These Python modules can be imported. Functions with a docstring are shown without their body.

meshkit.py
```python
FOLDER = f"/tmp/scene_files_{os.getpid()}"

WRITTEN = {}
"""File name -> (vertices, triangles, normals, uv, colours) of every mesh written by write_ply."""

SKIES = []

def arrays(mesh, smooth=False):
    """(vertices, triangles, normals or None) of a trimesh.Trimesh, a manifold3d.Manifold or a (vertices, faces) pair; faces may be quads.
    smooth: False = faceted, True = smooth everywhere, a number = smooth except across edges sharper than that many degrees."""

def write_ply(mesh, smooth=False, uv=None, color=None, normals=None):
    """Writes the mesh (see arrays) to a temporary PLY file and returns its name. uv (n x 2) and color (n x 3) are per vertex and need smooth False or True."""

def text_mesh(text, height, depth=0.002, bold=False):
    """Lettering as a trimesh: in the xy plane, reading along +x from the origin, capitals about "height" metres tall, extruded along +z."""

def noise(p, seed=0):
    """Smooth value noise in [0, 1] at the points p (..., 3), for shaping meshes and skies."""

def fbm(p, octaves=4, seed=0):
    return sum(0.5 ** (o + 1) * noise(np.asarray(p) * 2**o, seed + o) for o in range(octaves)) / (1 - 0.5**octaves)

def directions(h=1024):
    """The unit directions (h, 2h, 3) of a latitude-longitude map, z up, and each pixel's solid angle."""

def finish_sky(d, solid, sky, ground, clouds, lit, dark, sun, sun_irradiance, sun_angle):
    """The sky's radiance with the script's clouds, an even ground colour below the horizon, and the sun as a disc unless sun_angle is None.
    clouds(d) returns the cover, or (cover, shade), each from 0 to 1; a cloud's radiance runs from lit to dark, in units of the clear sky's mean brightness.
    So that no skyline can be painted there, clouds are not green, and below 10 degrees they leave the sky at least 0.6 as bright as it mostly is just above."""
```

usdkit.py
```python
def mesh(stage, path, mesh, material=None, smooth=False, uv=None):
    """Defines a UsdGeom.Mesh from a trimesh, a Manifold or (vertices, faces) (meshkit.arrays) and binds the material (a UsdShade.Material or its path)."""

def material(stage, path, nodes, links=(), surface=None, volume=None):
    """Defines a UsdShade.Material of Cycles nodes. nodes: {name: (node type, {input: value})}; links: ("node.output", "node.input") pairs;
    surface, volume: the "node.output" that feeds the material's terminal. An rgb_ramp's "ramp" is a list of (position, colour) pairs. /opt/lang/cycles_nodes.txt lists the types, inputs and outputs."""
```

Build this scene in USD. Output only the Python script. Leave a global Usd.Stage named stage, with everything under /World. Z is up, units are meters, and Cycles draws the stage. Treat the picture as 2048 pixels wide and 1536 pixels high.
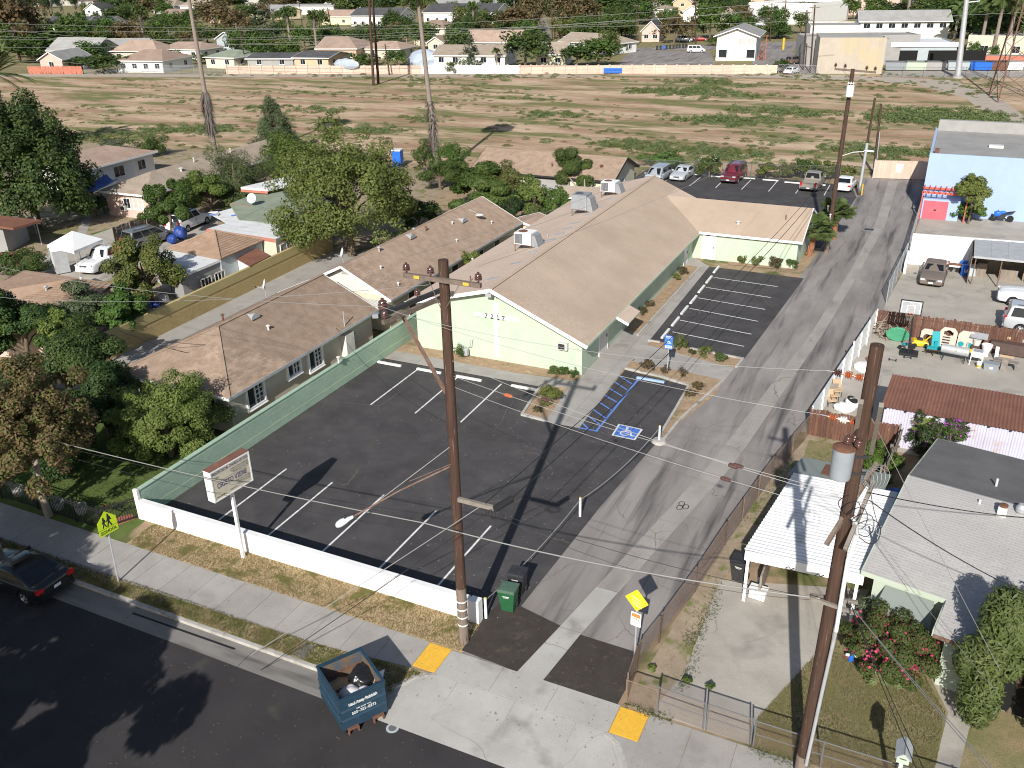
import math,random
import numpy as np,trimesh,manifold3d,usdkit,meshkit
from shapely.geometry import Polygon,box as sbox
from shapely.ops import unary_union
from pxr import Usd,UsdGeom,UsdLux,UsdShade,Gf,Sdf,Vt
random.seed(7);RN=np.random.default_rng(7)
stage=Usd.Stage.CreateInMemory()
UsdGeom.SetStageUpAxis(stage,UsdGeom.Tokens.z);UsdGeom.SetStageMetersPerUnit(stage,1.0)
world=UsdGeom.Xform.Define(stage,'/World');stage.SetDefaultPrim(world.GetPrim())
# ---------------------------------------------------------------- camera, sky, sun, exposure
FPX,PITCH,ROLL,YAW,CAM_H=1776.,*np.radians([25.4256,-1.236,-25.8286]),23.5
CAM=np.array([0,0,CAM_H])
_f=np.array([math.sin(YAW)*math.cos(PITCH),math.cos(YAW)*math.cos(PITCH),-math.sin(PITCH)])
_r=np.array([math.cos(YAW),-math.sin(YAW),0]);_u=np.cross(_r,_f)
_r,_u=math.cos(ROLL)*_r+math.sin(ROLL)*_u,-math.sin(ROLL)*_r+math.cos(ROLL)*_u
cam=UsdGeom.Camera.Define(stage,'/World/camera')
m4=np.eye(4);m4[0,:3],m4[1,:3],m4[2,:3],m4[3,:3]=_r,_u,-_f,CAM
cam.AddTransformOp().Set(Gf.Matrix4d(m4.tolist()))
cam.CreateHorizontalApertureAttr(36.0);cam.CreateVerticalApertureAttr(27.0)
cam.CreateFocalLengthAttr(36.0*FPX/2048);cam.CreateClippingRangeAttr(Gf.Vec2f(0.5,6000))
cam.CreateExposureAttr(0.42)
SUN_EL,SUN_AZ=math.radians(32.0),math.radians(168.8)
usdkit.material(stage,'/World/Looks/sky',{
's':('sky_texture',dict(sky_type='single_scattering',sun_disc=False,sun_elevation=SUN_EL,sun_rotation=SUN_AZ,altitude=60.,air_density=1.0,aerosol_density=1.2,ozone_density=1.0)),
'b':('background_shader',dict(strength=0.075))},[('s.color','b.color')],surface='b.background')
dome=UsdLux.DomeLight.Define(stage,'/World/sky')
UsdShade.MaterialBindingAPI.Apply(dome.GetPrim()).Bind(UsdShade.Material.Get(stage,'/World/Looks/sky'))
sun=UsdLux.DistantLight.Define(stage,'/World/sun')
sun.CreateIntensityAttr(1.15);sun.CreateNormalizeAttr(True);sun.CreateAngleAttr(0.53);sun.CreateColorAttr(Gf.Vec3f(1.0,0.965,0.90))
sun.AddRotateXYZOp().Set(Gf.Vec3f(90-math.degrees(SUN_EL),0,-math.degrees(SUN_AZ)+180))
# survey helpers: the camera's ray through a pixel of the 2048 x 1536 photograph met with a real plane
def ray(x,y):return(x-1024)/FPX*_r-(y-768)/FPX*_u+_f
def G(x,y,z=0.):d=ray(x,y);return CAM+d*((z-CAM_H)/d[2])
def G2(x,y,z=0.):return tuple(G(x,y,z)[:2])
def onX(x,y,X):d=ray(x,y);return CAM+d*(X/d[0])
def onY(x,y,Y):d=ray(x,y);return CAM+d*(Y/d[1])
def mpp(p):return float((np.asarray(p)-CAM)@_f)/FPX
# ---------------------------------------------------------------- prims
_names={}
def numbered(parent,name):
 k=_names.get((parent,name),0);_names[(parent,name)]=k+1
 return f'{parent}/{name}' if k==0 else f'{parent}/{name}_{k:03d}'
def path_of(o):return '/World' if o is None else(o if isinstance(o,str)else str(o.GetPath()))
def tag(o,label=None,cat=None,group=None,kind=None):
 p=o if isinstance(o,Usd.Prim)else o.GetPrim()
 for k,v in(('label',label),('category',cat),('group',group),('kind',kind)):
  if v:p.SetCustomDataByKey(k,v)
 return p
def thing(name,label=None,cat=None,loc=(0,0,0),rz=0.,group=None,kind=None,tilt=None):
 x=UsdGeom.Xform.Define(stage,numbered('/World',name))
 x.AddTranslateOp().Set(Gf.Vec3d(*map(float,(*loc,0.)[:3])))
 if rz:x.AddRotateZOp().Set(math.degrees(rz))
 if tilt:x.AddRotateXYZOp().Set(Gf.Vec3f(*tilt))
 return tag(x,label,cat,group,kind)
def part(parent,name,mesh,mat,smooth=False,label=None,kind=None):
 if isinstance(mesh,MB):
  if not mesh.v:return None
  mesh=mesh.arrays()
 o=usdkit.mesh(stage,numbered(path_of(parent),name),mesh,MATS[mat],smooth=smooth)
 return tag(o,label,kind=kind)
def solo(name,mesh,mat,label=None,cat=None,group=None,kind=None,smooth=False):
 return tag(part(None,name,mesh,mat,smooth),label,cat,group,kind)
def struct(name,mesh,mat):return solo(name,mesh,mat,kind='structure')
def copy_of(proto,name,loc,rz=0.,sc=1.,label=None,cat=None,group=None,tilt=None):
 x=UsdGeom.Xform.Define(stage,numbered('/World',name))
 x.AddTranslateOp().Set(Gf.Vec3d(*map(float,loc)));x.AddRotateZOp().Set(math.degrees(rz))
 if tilt:x.AddRotateXYZOp().Set(Gf.Vec3f(*tilt))
 s=(sc,sc,sc)if np.ndim(sc)==0 else sc
 if tuple(s)!=(1,1,1):x.AddScaleOp().Set(Gf.Vec3f(*map(float,s)))
 x.GetPrim().GetReferences().AddInternalReference(proto if isinstance(proto,(str,Sdf.Path))else proto.GetPath())
 x.GetPrim().SetInstanceable(True)
 return tag(x,label,cat,group)
def klass(name):# a class prim holding a prototype's parts
 p=stage.CreateClassPrim(f'/protos_{name}')if False else stage.CreateClassPrim(f'/World/kind_{name}')
 return str(p.GetPath())
class MB:
 """collects simple solids into one mesh"""
 def __init__(s):s.v,s.f,s.n=[],[],0
 def add(s,v,f):
  v=np.asarray(v,float);f=np.asarray(f,int)
  if f.shape[1]==4:f=np.vstack([f[:,[0,1,2]],f[:,[0,2,3]]])
  s.v.append(v);s.f.append(f+s.n);s.n+=len(v);return s
 def arrays(s):return np.vstack(s.v),np.vstack(s.f)
 def tm(s,t):return s.add(t.vertices,t.faces)
 def box(s,x0,x1,y0,y1,z0,z1):
  v=[(x,y,z)for z in(z0,z1)for y in(y0,y1)for x in(x0,x1)]
  return s.add(v,BOXF)
 def obox(s,c,ax,ay,az):
  c,ax,ay,az=map(lambda q:np.asarray(q,float),(c,ax,ay,az))
  return s.add([c+i*ax+j*ay+k*az for k in(-1,1)for j in(-1,1)for i in(-1,1)],BOXF)
 def beam(s,p0,p1,w,h,up=(0,0,1)):
  p0,p1=np.asarray(p0,float),np.asarray(p1,float);d=p1-p0;L=np.linalg.norm(d);d=d/L
  a=np.cross(d,up);a=a/np.linalg.norm(a)if np.linalg.norm(a)>1e-6 else np.array([1.,0,0]);b=np.cross(a,d)
  return s.obox((p0+p1)/2,d*L/2,a*w/2,b*h/2)
 def tube(s,pts,r,n=6,cap=True):
  pts=np.asarray(pts,float);m=len(pts);r=np.broadcast_to(np.asarray(r,float),(m,))
  t=np.gradient(pts,axis=0);t/=np.maximum(np.linalg.norm(t,axis=1,keepdims=True),1e-9)
  ref=np.array([0,0,1.])if abs(t[0,2])<.9 else np.array([1.,0,0])
  a=np.cross(t,ref);a/=np.maximum(np.linalg.norm(a,axis=1,keepdims=True),1e-9);b=np.cross(t,a)
  th=np.arange(n)/n*2*np.pi
  v=(pts[:,None]+r[:,None,None]*(np.cos(th)[None,:,None]*a[:,None]+np.sin(th)[None,:,None]*b[:,None])).reshape(-1,3)
  i=np.arange(m-1)[:,None]*n;j=np.arange(n)[None]
  f=np.stack([i+j,i+(j+1)%n,i+n+(j+1)%n,i+n+j],-1).reshape(-1,4)[:,::-1]
  s.add(v,f)
  if cap:
   for k,fl in((0,1),(m-1,0)):
    ring=v[k*n:(k+1)*n];ff=np.array([[0,q,q+1]for q in range(1,n-1)])
    s.add(ring,ff[:,::-1]if not fl else ff)
  return s
 def lathe(s,prof,n=16,c=(0,0,0)):
  prof=np.asarray(prof,float);th=np.arange(n)/n*2*np.pi;m=len(prof)
  v=np.stack([prof[:,None,0]*np.cos(th),prof[:,None,0]*np.sin(th),np.repeat(prof[:,1:2],n,1)],-1).reshape(-1,3)+np.asarray(c,float)
  i=np.arange(m-1)[:,None]*n;j=np.arange(n)[None]
  return s.add(v,np.stack([i+j,i+(j+1)%n,i+n+(j+1)%n,i+n+j],-1).reshape(-1,4))
 def poly(s,pts,z0,z1=None):
  """flat polygon (list of xy or a shapely polygon) at z0, or a prism z0..z1"""
  P=pts if hasattr(pts,'geom_type')else Polygon(pts)
  if not P.is_valid:P=P.buffer(0)
  for g in getattr(P,'geoms',[P]):
   v,f=trimesh.creation.triangulate_polygon(g,engine='earcut')
   if z1 is None:
    a=v[f];cr=(a[:,1,0]-a[:,0,0])*(a[:,2,1]-a[:,0,1])-(a[:,1,1]-a[:,0,1])*(a[:,2,0]-a[:,0,0])
    f=np.where(cr[:,None]<0,f[:,::-1],f)
    s.add(np.c_[v,np.full(len(v),z0)],f)
   else:
    e=trimesh.creation.extrude_polygon(g,z1-z0,engine='earcut');s.add(e.vertices+[0,0,z0],e.faces)
  return s
 def tri(s,*p):return s.add(p,[[0,1,2]])
 def quad(s,*p):return s.add(p,[[0,1,2,3]])
 def slab(s,pts,t,n=None):
  """planar polygon in space thickened by t against its normal"""
  p=np.asarray(pts,float);k=len(p)
  if n is None:n=np.cross(p[1]-p[0],p[2]-p[0]);n=n/np.linalg.norm(n)
  v=np.vstack([p,p-np.asarray(n)*t]);f=[[0,q,q+1]for q in range(1,k-1)]+[[k,k+q+1,k+q]for q in range(1,k-1)]
  for q in range(k):a,b=q,(q+1)%k;f+=[[a,a+k,b+k],[a,b+k,b]]
  return s.add(v,f)
BOXF=np.array([[0,2,3,1],[4,5,7,6],[0,1,5,4],[2,6,7,3],[0,4,6,2],[1,3,7,5]])
def strip(pts,w,closed=False):
 """polygon band of width w along a polyline (left side = 0..w)"""
 from shapely.geometry import LineString
 return LineString(pts).buffer(w/2,cap_style=2,join_style=1)
def sag(p0,p1,s,n=14):
 t=np.linspace(0,1,n)[:,None];p=np.asarray(p0,float)*(1-t)+np.asarray(p1,float)*t
 p[:,2]-=4*s*(t*(1-t))[:,0];return p
# ---------------------------------------------------------------- materials
MATS={}
def M(name,c,c2=None,sc=1.5,rough=.8,spec=.25,metal=0.,bump=0.,bsc=None,det=4.,isl=0.,rnd=0.,stretch=(1,1,1),lo=.35,hi=.65,
c3=None,s3=8.,l3=.6,h3=.7,st3=(1,1,1),crack=None,coat=0.,trans=0.,leaf=0.,emit=None,alpha=None,fine=0.,fsc=60.,hue=0.,ton=None):
 """c and c2 mixed by noise; c3 spots by a second noise; isl / rnd vary brightness by piece / by object; fine grain"""
 N={'g':('geometry',{}),'map':('mapping',dict(scale=stretch)),'p':('principled_bsdf',dict(roughness=rough,specular_ior_level=spec,metallic=metal,coat_weight=coat))}
 L=[('g.position','map.vector')]
 col=None
 if c2 is not None:
  N['n']=('noise_texture',dict(scale=sc,detail=det,roughness=.6));N['r']=('rgb_ramp',dict(ramp=[(lo,c),(hi,c2)]))
  L+=[('map.vector','n.vector'),('n.fac','r.fac')];col='r.color'
 else:
  N['c']=('color',dict(value=c));col='c.color'
 k=0
 def mix(fac,colour,kind='mix',fixed=None):
  nonlocal col,k
  k+=1;N[f'x{k}']=('mix',dict(mix_type=kind,**({'color2':colour}if not isinstance(colour,str)else{}),**({'fac':fixed}if fixed is not None else{})))
  L.append((col,f'x{k}.color1'))
  if fac:L.append((fac,f'x{k}.fac'))
  if isinstance(colour,str):L.append((colour,f'x{k}.color2'))
  col=f'x{k}.color'
 if c3 is not None:
  N['m3']=('mapping',dict(scale=st3,location=(7.3,3.1,1.7)));N['n3']=('noise_texture',dict(scale=s3,detail=3.,roughness=.65));N['r3']=('rgb_ramp',dict(ramp=[(l3,(0,0,0)),(h3,(1,1,1))]))
  L+=[('g.position','m3.vector'),('m3.vector','n3.vector'),('n3.fac','r3.fac')];mix('r3.color',c3)
 if ton is not None:
  N['nt']=('noise_texture',dict(scale=ton[0],detail=3.,roughness=.6));N['rt']=('rgb_ramp',dict(ramp=[(.25,(1-ton[1],)*3),(.75,(1+ton[1],)*3)]))
  L+=[('map.vector','nt.vector'),('nt.fac','rt.fac')];mix(None,'rt.color','multiply',1.0)
 if crack is not None:
  N['cn']=('noise_texture',dict(scale=crack[0]*1.7,detail=4.));N['cv']=('vector_math',dict(math_type='multiply_add',vector2=(1.6,1.6,1.6)))
  N['vo']=('voronoi_texture',dict(feature='distance_to_edge',scale=crack[0]));N['cr']=('rgb_ramp',dict(ramp=[(0,(1,1,1)),(crack[1],(0,0,0))]))
  N['cg']=('noise_texture',dict(scale=crack[0]*.8,detail=2.));N['cs']=('rgb_ramp',dict(ramp=[(.48,(0,0,0)),(.58,(1,1,1))]))
  N['cm']=('mix',dict(mix_type='multiply',fac=1.0))
  L+=[('g.position','cn.vector'),('cn.color','cv.vector1'),('g.position','cv.vector3'),('cv.vector','vo.vector'),('vo.distance','cr.fac'),('g.position','cg.vector'),('cg.fac','cs.fac'),('cr.color','cm.color1'),('cs.color','cm.color2')]
  mix('cm.color',crack[2])
 if fine:
  N['nf']=('noise_texture',dict(scale=fsc,detail=2.,roughness=.7));N['rf']=('rgb_ramp',dict(ramp=[(.3,(1-fine,)*3),(.7,(1+fine,)*3)]))
  L+=[('g.position','nf.vector'),('nf.fac','rf.fac')];mix(None,'rf.color','multiply',1.0)
 for src,amt,nm in(('g.random_per_island',isl,'i'),('o.random',rnd,'o')):
  if amt:
   if nm=='o':N['o']=('object_info',{})
   N['mr'+nm]=('map_range',dict(from_min=0.,from_max=1.,to_min=1-amt,to_max=1+amt));N['h'+nm]=('hsv',{})
   L+=[(src,f'mr{nm}.value'),(f'mr{nm}.result',f'h{nm}.value'),(col,f'h{nm}.color')];col=f'h{nm}.color'
   if hue:
    N['mh'+nm]=('map_range',dict(from_min=0.,from_max=1.,to_min=.5-hue,to_max=.5+hue));N['ww'+nm]=('math',dict(math_type='fraction'));N['wm'+nm]=('math',dict(math_type='multiply',value2=7.13))
    L+=[(src,f'wm{nm}.value1'),(f'wm{nm}.value',f'ww{nm}.value1'),(f'ww{nm}.value',f'mh{nm}.value'),(f'mh{nm}.result',f'h{nm}.hue')]
 L.append((col,'p.base_color'))
 if bump:
  N['bn']=('noise_texture',dict(scale=bsc or sc*6,detail=4.,roughness=.65));N['b']=('bump',dict(strength=min(bump*10,1.),distance=.02 if bump<.1 else.06))
  L+=[('g.position','bn.vector'),('bn.fac','b.height'),('b.normal','p.normal')]
 surf='p.BSDF'
 if leaf:
  N['t']=('translucent_bsdf',{});N['mc']=('mix_closure',dict(fac=leaf));L+=[(col,'t.color'),('p.BSDF','mc.closure1'),('t.BSDF','mc.closure2')];surf='mc.closure'
 MATS[name]=usdkit.material(stage,f'/World/Looks/{name}',N,L,surface=surf)
def glass(name,tint=(.02,.025,.03),see=.0,rough=.03):
 N={'p':('principled_bsdf',dict(base_color=tint,roughness=rough,specular_ior_level=.6))}
 if see:
  N={'t':('transparent_bsdf',dict(color=(.55,.6,.6))),'gl':('glossy_bsdf',dict(color=(.9,.9,.9),roughness=.02)),'f':('fresnel',dict(IOR=1.6)),'m':('mix_closure',{})}
  MATS[name]=usdkit.material(stage,f'/World/Looks/{name}',N,[('f.fac','m.fac'),('t.BSDF','m.closure1'),('gl.BSDF','m.closure2')],surface='m.closure');return
 MATS[name]=usdkit.material(stage,f'/World/Looks/{name}',N,[],surface='p.BSDF')
M('dirt',(.28,.20,.13),(.36,.27,.18),1.2,.95,.1,bump=.05,c3=(.12,.13,.05),s3=.35,l3=.5,h3=.62,fine=.2,fsc=25)
M('yard_dirt',(.27,.21,.15),(.35,.28,.2),1.5,.95,.1,bump=.05,c3=(.16,.17,.06),s3=.9,l3=.53,h3=.63,fine=.25,fsc=30)
M('field',(.49,.365,.255),(.33,.215,.145),.10,.98,.05,bump=.05,bsc=3,stretch=(.45,1.5,1),lo=.4,hi=.62,c3=(.175,.17,.075),s3=.13,l3=.47,h3=.6,st3=(.4,1.5,1),fine=.35,fsc=6,ton=(1.2,.25))
M('field_path',(.36,.31,.26),(.42,.36,.3),.5,.95,.1,fine=.15,fsc=20)
M('street_asphalt',(.034,.031,.032),(.043,.039,.040),.6,.85,.3,bump=.03,bsc=60,fine=.3,fsc=45,c3=(.075,.065,.055),s3=.5,l3=.62,h3=.8)
M('lot_asphalt',(.052,.048,.050),(.072,.067,.067),.8,.82,.3,bump=.03,bsc=60,fine=.25,fsc=40,c3=(.075,.066,.06),s3=.6,l3=.6,h3=.78,crack=(.16,.004,(.17,.135,.105)),ton=(.3,.2))
M('patch_asphalt',(.048,.040,.036),(.062,.052,.046),1.5,.9,.2,bump=.05,bsc=50,fine=.35,fsc=50,c3=(.09,.075,.06),s3=2,l3=.6,h3=.75)
M('alley_asphalt',(.215,.195,.183),(.275,.252,.237),.5,.9,.2,bump=.04,bsc=40,stretch=(1.6,.35,1),fine=.22,fsc=30,c3=(.10,.093,.092),s3=.6,l3=.53,h3=.70,st3=(1.8,.13,1),crack=(.32,.005,(.10,.092,.088)),ton=(.35,.22))
M('alley_concrete',(.29,.268,.245),(.345,.32,.295),.9,.9,.2,bump=.03,bsc=30,stretch=(1,.5,1),fine=.15,fsc=30,c3=(.22,.205,.19),s3=.7,l3=.55,h3=.75,st3=(1,.3,1),crack=(.25,.005,(.1,.09,.085)))
M('concrete',(.325,.303,.28),(.38,.357,.33),.8,.9,.2,bump=.02,bsc=30,fine=.1,fsc=30,c3=(.25,.23,.205),s3=.45,l3=.58,h3=.75,isl=.05,rnd=.05)
M('yard_concrete',(.34,.31,.27),(.41,.375,.33),.5,.92,.2,bump=.02,bsc=30,fine=.12,fsc=25,c3=(.21,.19,.17),s3=.35,l3=.56,h3=.75,crack=(.22,.004,(.16,.145,.13)))
M('apron_concrete',(.37,.355,.33),(.43,.415,.39),.6,.9,.2,bump=.02,bsc=30,fine=.1,fsc=30,c3=(.24,.225,.21),s3=.55,l3=.57,h3=.75,crack=(.2,.004,(.16,.15,.14)))
M('gutter_concrete',(.18,.168,.155),(.225,.21,.195),.7,.85,.3,fine=.12,fsc=30,c3=(.10,.092,.085),s3=.6,l3=.52,h3=.68,stretch=(.4,2,1),st3=(.3,2,1))
M('kerb',(.36,.34,.31),(.44,.42,.39),1.5,.9,.2,bump=.03,bsc=25,fine=.15,fsc=30,c3=(.22,.2,.17),s3=1.5,l3=.55,h3=.7)
M('dry_grass',(.47,.36,.215),(.40,.30,.17),1.2,.95,.1,bump=.08,bsc=25,c3=(.16,.165,.05),s3=1.0,l3=.50,h3=.62,fine=.3,fsc=30)
M('half_grass',(.36,.30,.165),(.14,.155,.048),1.05,.95,.1,bump=.08,bsc=25,lo=.40,hi=.58,c3=(.43,.34,.2),s3=1.6,l3=.56,h3=.68,fine=.3,fsc=30)
M('lawn',(.085,.125,.032),(.12,.155,.045),1.2,.9,.15,bump=.08,bsc=25,fine=.35,fsc=30)
M('worn_lawn',(.27,.215,.125),(.175,.17,.075),.8,.95,.1,bump=.08,bsc=25,lo=.38,hi=.6,c3=(.27,.2,.12),s3=.9,l3=.55,h3=.7,fine=.35,fsc=30)
M('bed_soil',(.38,.27,.18),(.30,.21,.14),3,.95,.1,bump=.08,bsc=30,fine=.25,fsc=40,c3=(.46,.36,.2),s3=2,l3=.55,h3=.7)
M('white_line',(.72,.71,.69),(.6,.59,.57),4,.7,.3,c3=(.2,.19,.19),s3=10,l3=.57,h3=.70)
M('blue_line',(.10,.20,.55),(.13,.24,.6),4,.7,.3,c3=(.08,.1,.18),s3=9,l3=.64,h3=.75)
M('blue_paint',(.06,.16,.52),(.08,.19,.56),4,.6,.3)
M('yellow_tactile',(.75,.44,.05),(.68,.38,.04),5,.7,.3,c3=(.35,.22,.06),s3=14,l3=.62,h3=.7)
M('dark_paint',(.03,.03,.03),None,rough=.6)
M('stop_white',(.74,.74,.72),(.66,.65,.62),3,.7,.3,c3=(.4,.38,.35),s3=6,l3=.63,h3=.75)
M('stop_blue',(.33,.45,.68),(.28,.39,.6),3,.7,.3)
M('tar_black',(.02,.02,.022),None,rough=.5)
M('stain',(.10,.085,.075),(.16,.14,.12),4,.8)
M('mint_stucco',(.445,.525,.405),(.47,.55,.425),1.0,.9,.2,ton=(.7,.05),bump=.03,bsc=45,c3=(.40,.475,.365),s3=.5,l3=.55,h3=.75)
M('green_block',(.35,.475,.365),(.39,.51,.40),1.3,.9,.2,bump=.04,bsc=35,isl=.06,c3=(.45,.56,.45),s3=2.2,l3=.6,h3=.72,rnd=.05)
M('green_band',(.62,.70,.45),None,rough=.85)
M('white_plaster',(.80,.79,.78),(.72,.71,.70),.8,.85,.25,bump=.03,bsc=30,c3=(.58,.54,.49),s3=1.1,l3=.58,h3=.8)
M('white_paint',(.80,.80,.79),(.74,.74,.73),2,.6,.4)
M('trim_white',(.78,.78,.77),None,rough=.6)
M('shingle_tan',(.50,.39,.30),(.56,.44,.345),.35,.95,.1,isl=.16,ton=(.25,.07),bump=.04,bsc=60,fine=.12,fsc=50,rnd=.05)
M('shingle_lt',(.53,.415,.335),(.58,.46,.375),.35,.95,.1,isl=.05,bump=.03,bsc=60,fine=.1,fsc=50)
M('shingle_brown',(.42,.305,.225),(.54,.40,.305),1.6,.95,.1,isl=.32,ton=(.3,.08),bump=.04,bsc=60,fine=.12,fsc=50,rnd=.14)
M('shingle_grey',(.41,.395,.385),(.45,.435,.42),.5,.95,.1,isl=.05,bump=.03,bsc=60,fine=.1,fsc=60,rnd=.04)
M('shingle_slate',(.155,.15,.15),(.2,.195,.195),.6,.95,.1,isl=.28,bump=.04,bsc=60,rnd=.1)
M('shingle_dark',(.09,.088,.09),(.12,.117,.115),.5,.95,.1,isl=.2)
M('roof_grey',(.27,.265,.255),(.33,.32,.31),.4,.95,.1,fine=.12,fsc=10,rnd=.12)
M('roof_brown',(.30,.215,.17),(.36,.265,.21),.4,.95,.1,fine=.12,fsc=10,rnd=.18,ton=(2,.12))
M('roof_tan',(.30,.245,.19),(.37,.305,.245),.9,.95,.1,fine=.12,fsc=10,rnd=.12)
M('roof_green',(.22,.25,.19),(.27,.30,.23),.5,.95,.1,fine=.12,fsc=10,ton=(1.5,.1))
M('roof_charcoal',(.07,.07,.075),(.1,.098,.1),.5,.95,.1,fine=.15,fsc=10,rnd=.15)
M('roof_tile',(.37,.25,.175),(.43,.30,.215),1.2,.9,.15,isl=.12,rnd=.08)
M('roof_white',(.66,.66,.67),(.58,.58,.58),.6,.85,.2,c3=(.42,.4,.38),s3=1.0,l3=.58,h3=.75)
M('cream_stucco',(.58,.53,.41),(.62,.57,.45),1,.9,.2,bump=.03,bsc=40,rnd=.06)
M('beige_stucco',(.50,.46,.37),(.54,.50,.41),1,.9,.2,bump=.03,bsc=40,rnd=.06)
M('pink_stucco',(.58,.42,.36),(.62,.46,.39),1,.9,.2,rnd=.08)
M('peach_stucco',(.56,.38,.25),(.6,.42,.29),1,.9,.2,rnd=.08)
M('yellow_stucco',(.68,.60,.38),(.7,.62,.42),1,.9,.2,rnd=.06)
M('white_stucco',(.76,.75,.72),(.7,.69,.66),1,.9,.2,rnd=.05)
M('offwhite_siding',(.66,.64,.58),(.6,.58,.53),1,.85,.2)
M('grey_stucco',(.30,.29,.28),(.34,.33,.32),1,.9,.2,rnd=.1)
M('pale_mint',(.42,.47,.385),(.44,.495,.405),1,.9,.2,bump=.02,bsc=40)
M('blue_stucco',(.33,.43,.64),(.355,.455,.66),.8,.85,.2,bump=.02,bsc=40)
M('grey_blue',(.36,.40,.42),(.39,.43,.45),1,.9,.2)
M('lavender_metal',(.56,.55,.66),(.5,.48,.57),1.2,.5,.4,c3=(.5,.38,.3),s3=1.1,l3=.6,h3=.72)
M('ochre_block',(.45,.345,.16),(.49,.38,.18),1,.9,.2,bump=.04,bsc=35,isl=.07,rnd=.05)
M('khaki_cap',(.42,.345,.165),(.46,.375,.18),.7,.9,.2,bump=.03,bsc=35)
M('pink_wall',(.56,.42,.335),(.6,.455,.37),1,.9,.2,rnd=.06,c3=(.48,.36,.3),s3=.6,l3=.58,h3=.72)
M('red_door',(.50,.105,.135),(.54,.13,.16),2,.6,.3)
M('red_timber',(.50,.105,.075),(.56,.13,.09),3,.7,.3)
M('red_fascia',(.42,.15,.1),(.46,.18,.125),3,.8)
M('rust_roof',(.165,.075,.052),(.205,.095,.066),.9,.65,.3,c3=(.26,.125,.08),s3=2,l3=.6,h3=.75,rnd=.05)
M('rust',(.19,.09,.058),(.13,.065,.045),4,.85,.2,bump=.03)
M('brown_fence',(.15,.075,.052),(.11,.055,.04),3,.85,.2,stretch=(1,1,.25),rnd=.22,c3=(.3,.2,.15),s3=6,l3=.6,h3=.72,st3=(1,1,.15))
M('old_wood',(.20,.165,.135),(.28,.235,.195),4,.9,.15,stretch=(1,1,.15),rnd=.15,bump=.04)
M('pole_wood',(.052,.030,.022),(.085,.048,.034),5,.8,.25,stretch=(4,4,.18),c3=(.24,.19,.16),s3=9,l3=.62,h3=.74,st3=(2,2,.12),bump=.08,bsc=18)
M('pole_grey',(.17,.13,.105),(.22,.175,.145),5,.9,.2,stretch=(3,3,.25),c3=(.08,.06,.05),s3=9,l3=.6,h3=.7,st3=(2,2,.15),bump=.06,bsc=18)
M('arm_wood',(.13,.10,.082),(.19,.15,.125),4,.9,.2,c3=(.36,.33,.3),s3=14,l3=.63,h3=.7,bump=.06,bsc=22)
M('arm_light',(.19,.165,.142),(.25,.22,.19),4,.9,.2,bump=.05,bsc=22)
M('steel',(.45,.46,.48),(.38,.39,.41),3,.45,.5,metal=.6)
M('galv',(.50,.51,.53),(.42,.43,.45),3,.5,.4,metal=.35)
M('grey_metal',(.38,.39,.40),(.45,.46,.47),2,.55,.4,metal=.2,c3=(.3,.22,.16),s3=3,l3=.66,h3=.78)
M('pale_metal',(.62,.62,.60),(.55,.55,.53),2,.55,.4,c3=(.45,.4,.33),s3=3,l3=.64,h3=.78)
M('rust_pipe',(.13,.075,.055),(.2,.135,.105),6,.8,.3)
M('dark_metal',(.035,.035,.037),None,rough=.5,spec=.4)
M('black_iron',(.02,.02,.022),None,rough=.5,spec=.4)
M('wire_black',(.025,.025,.027),None,rough=.6)
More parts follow.
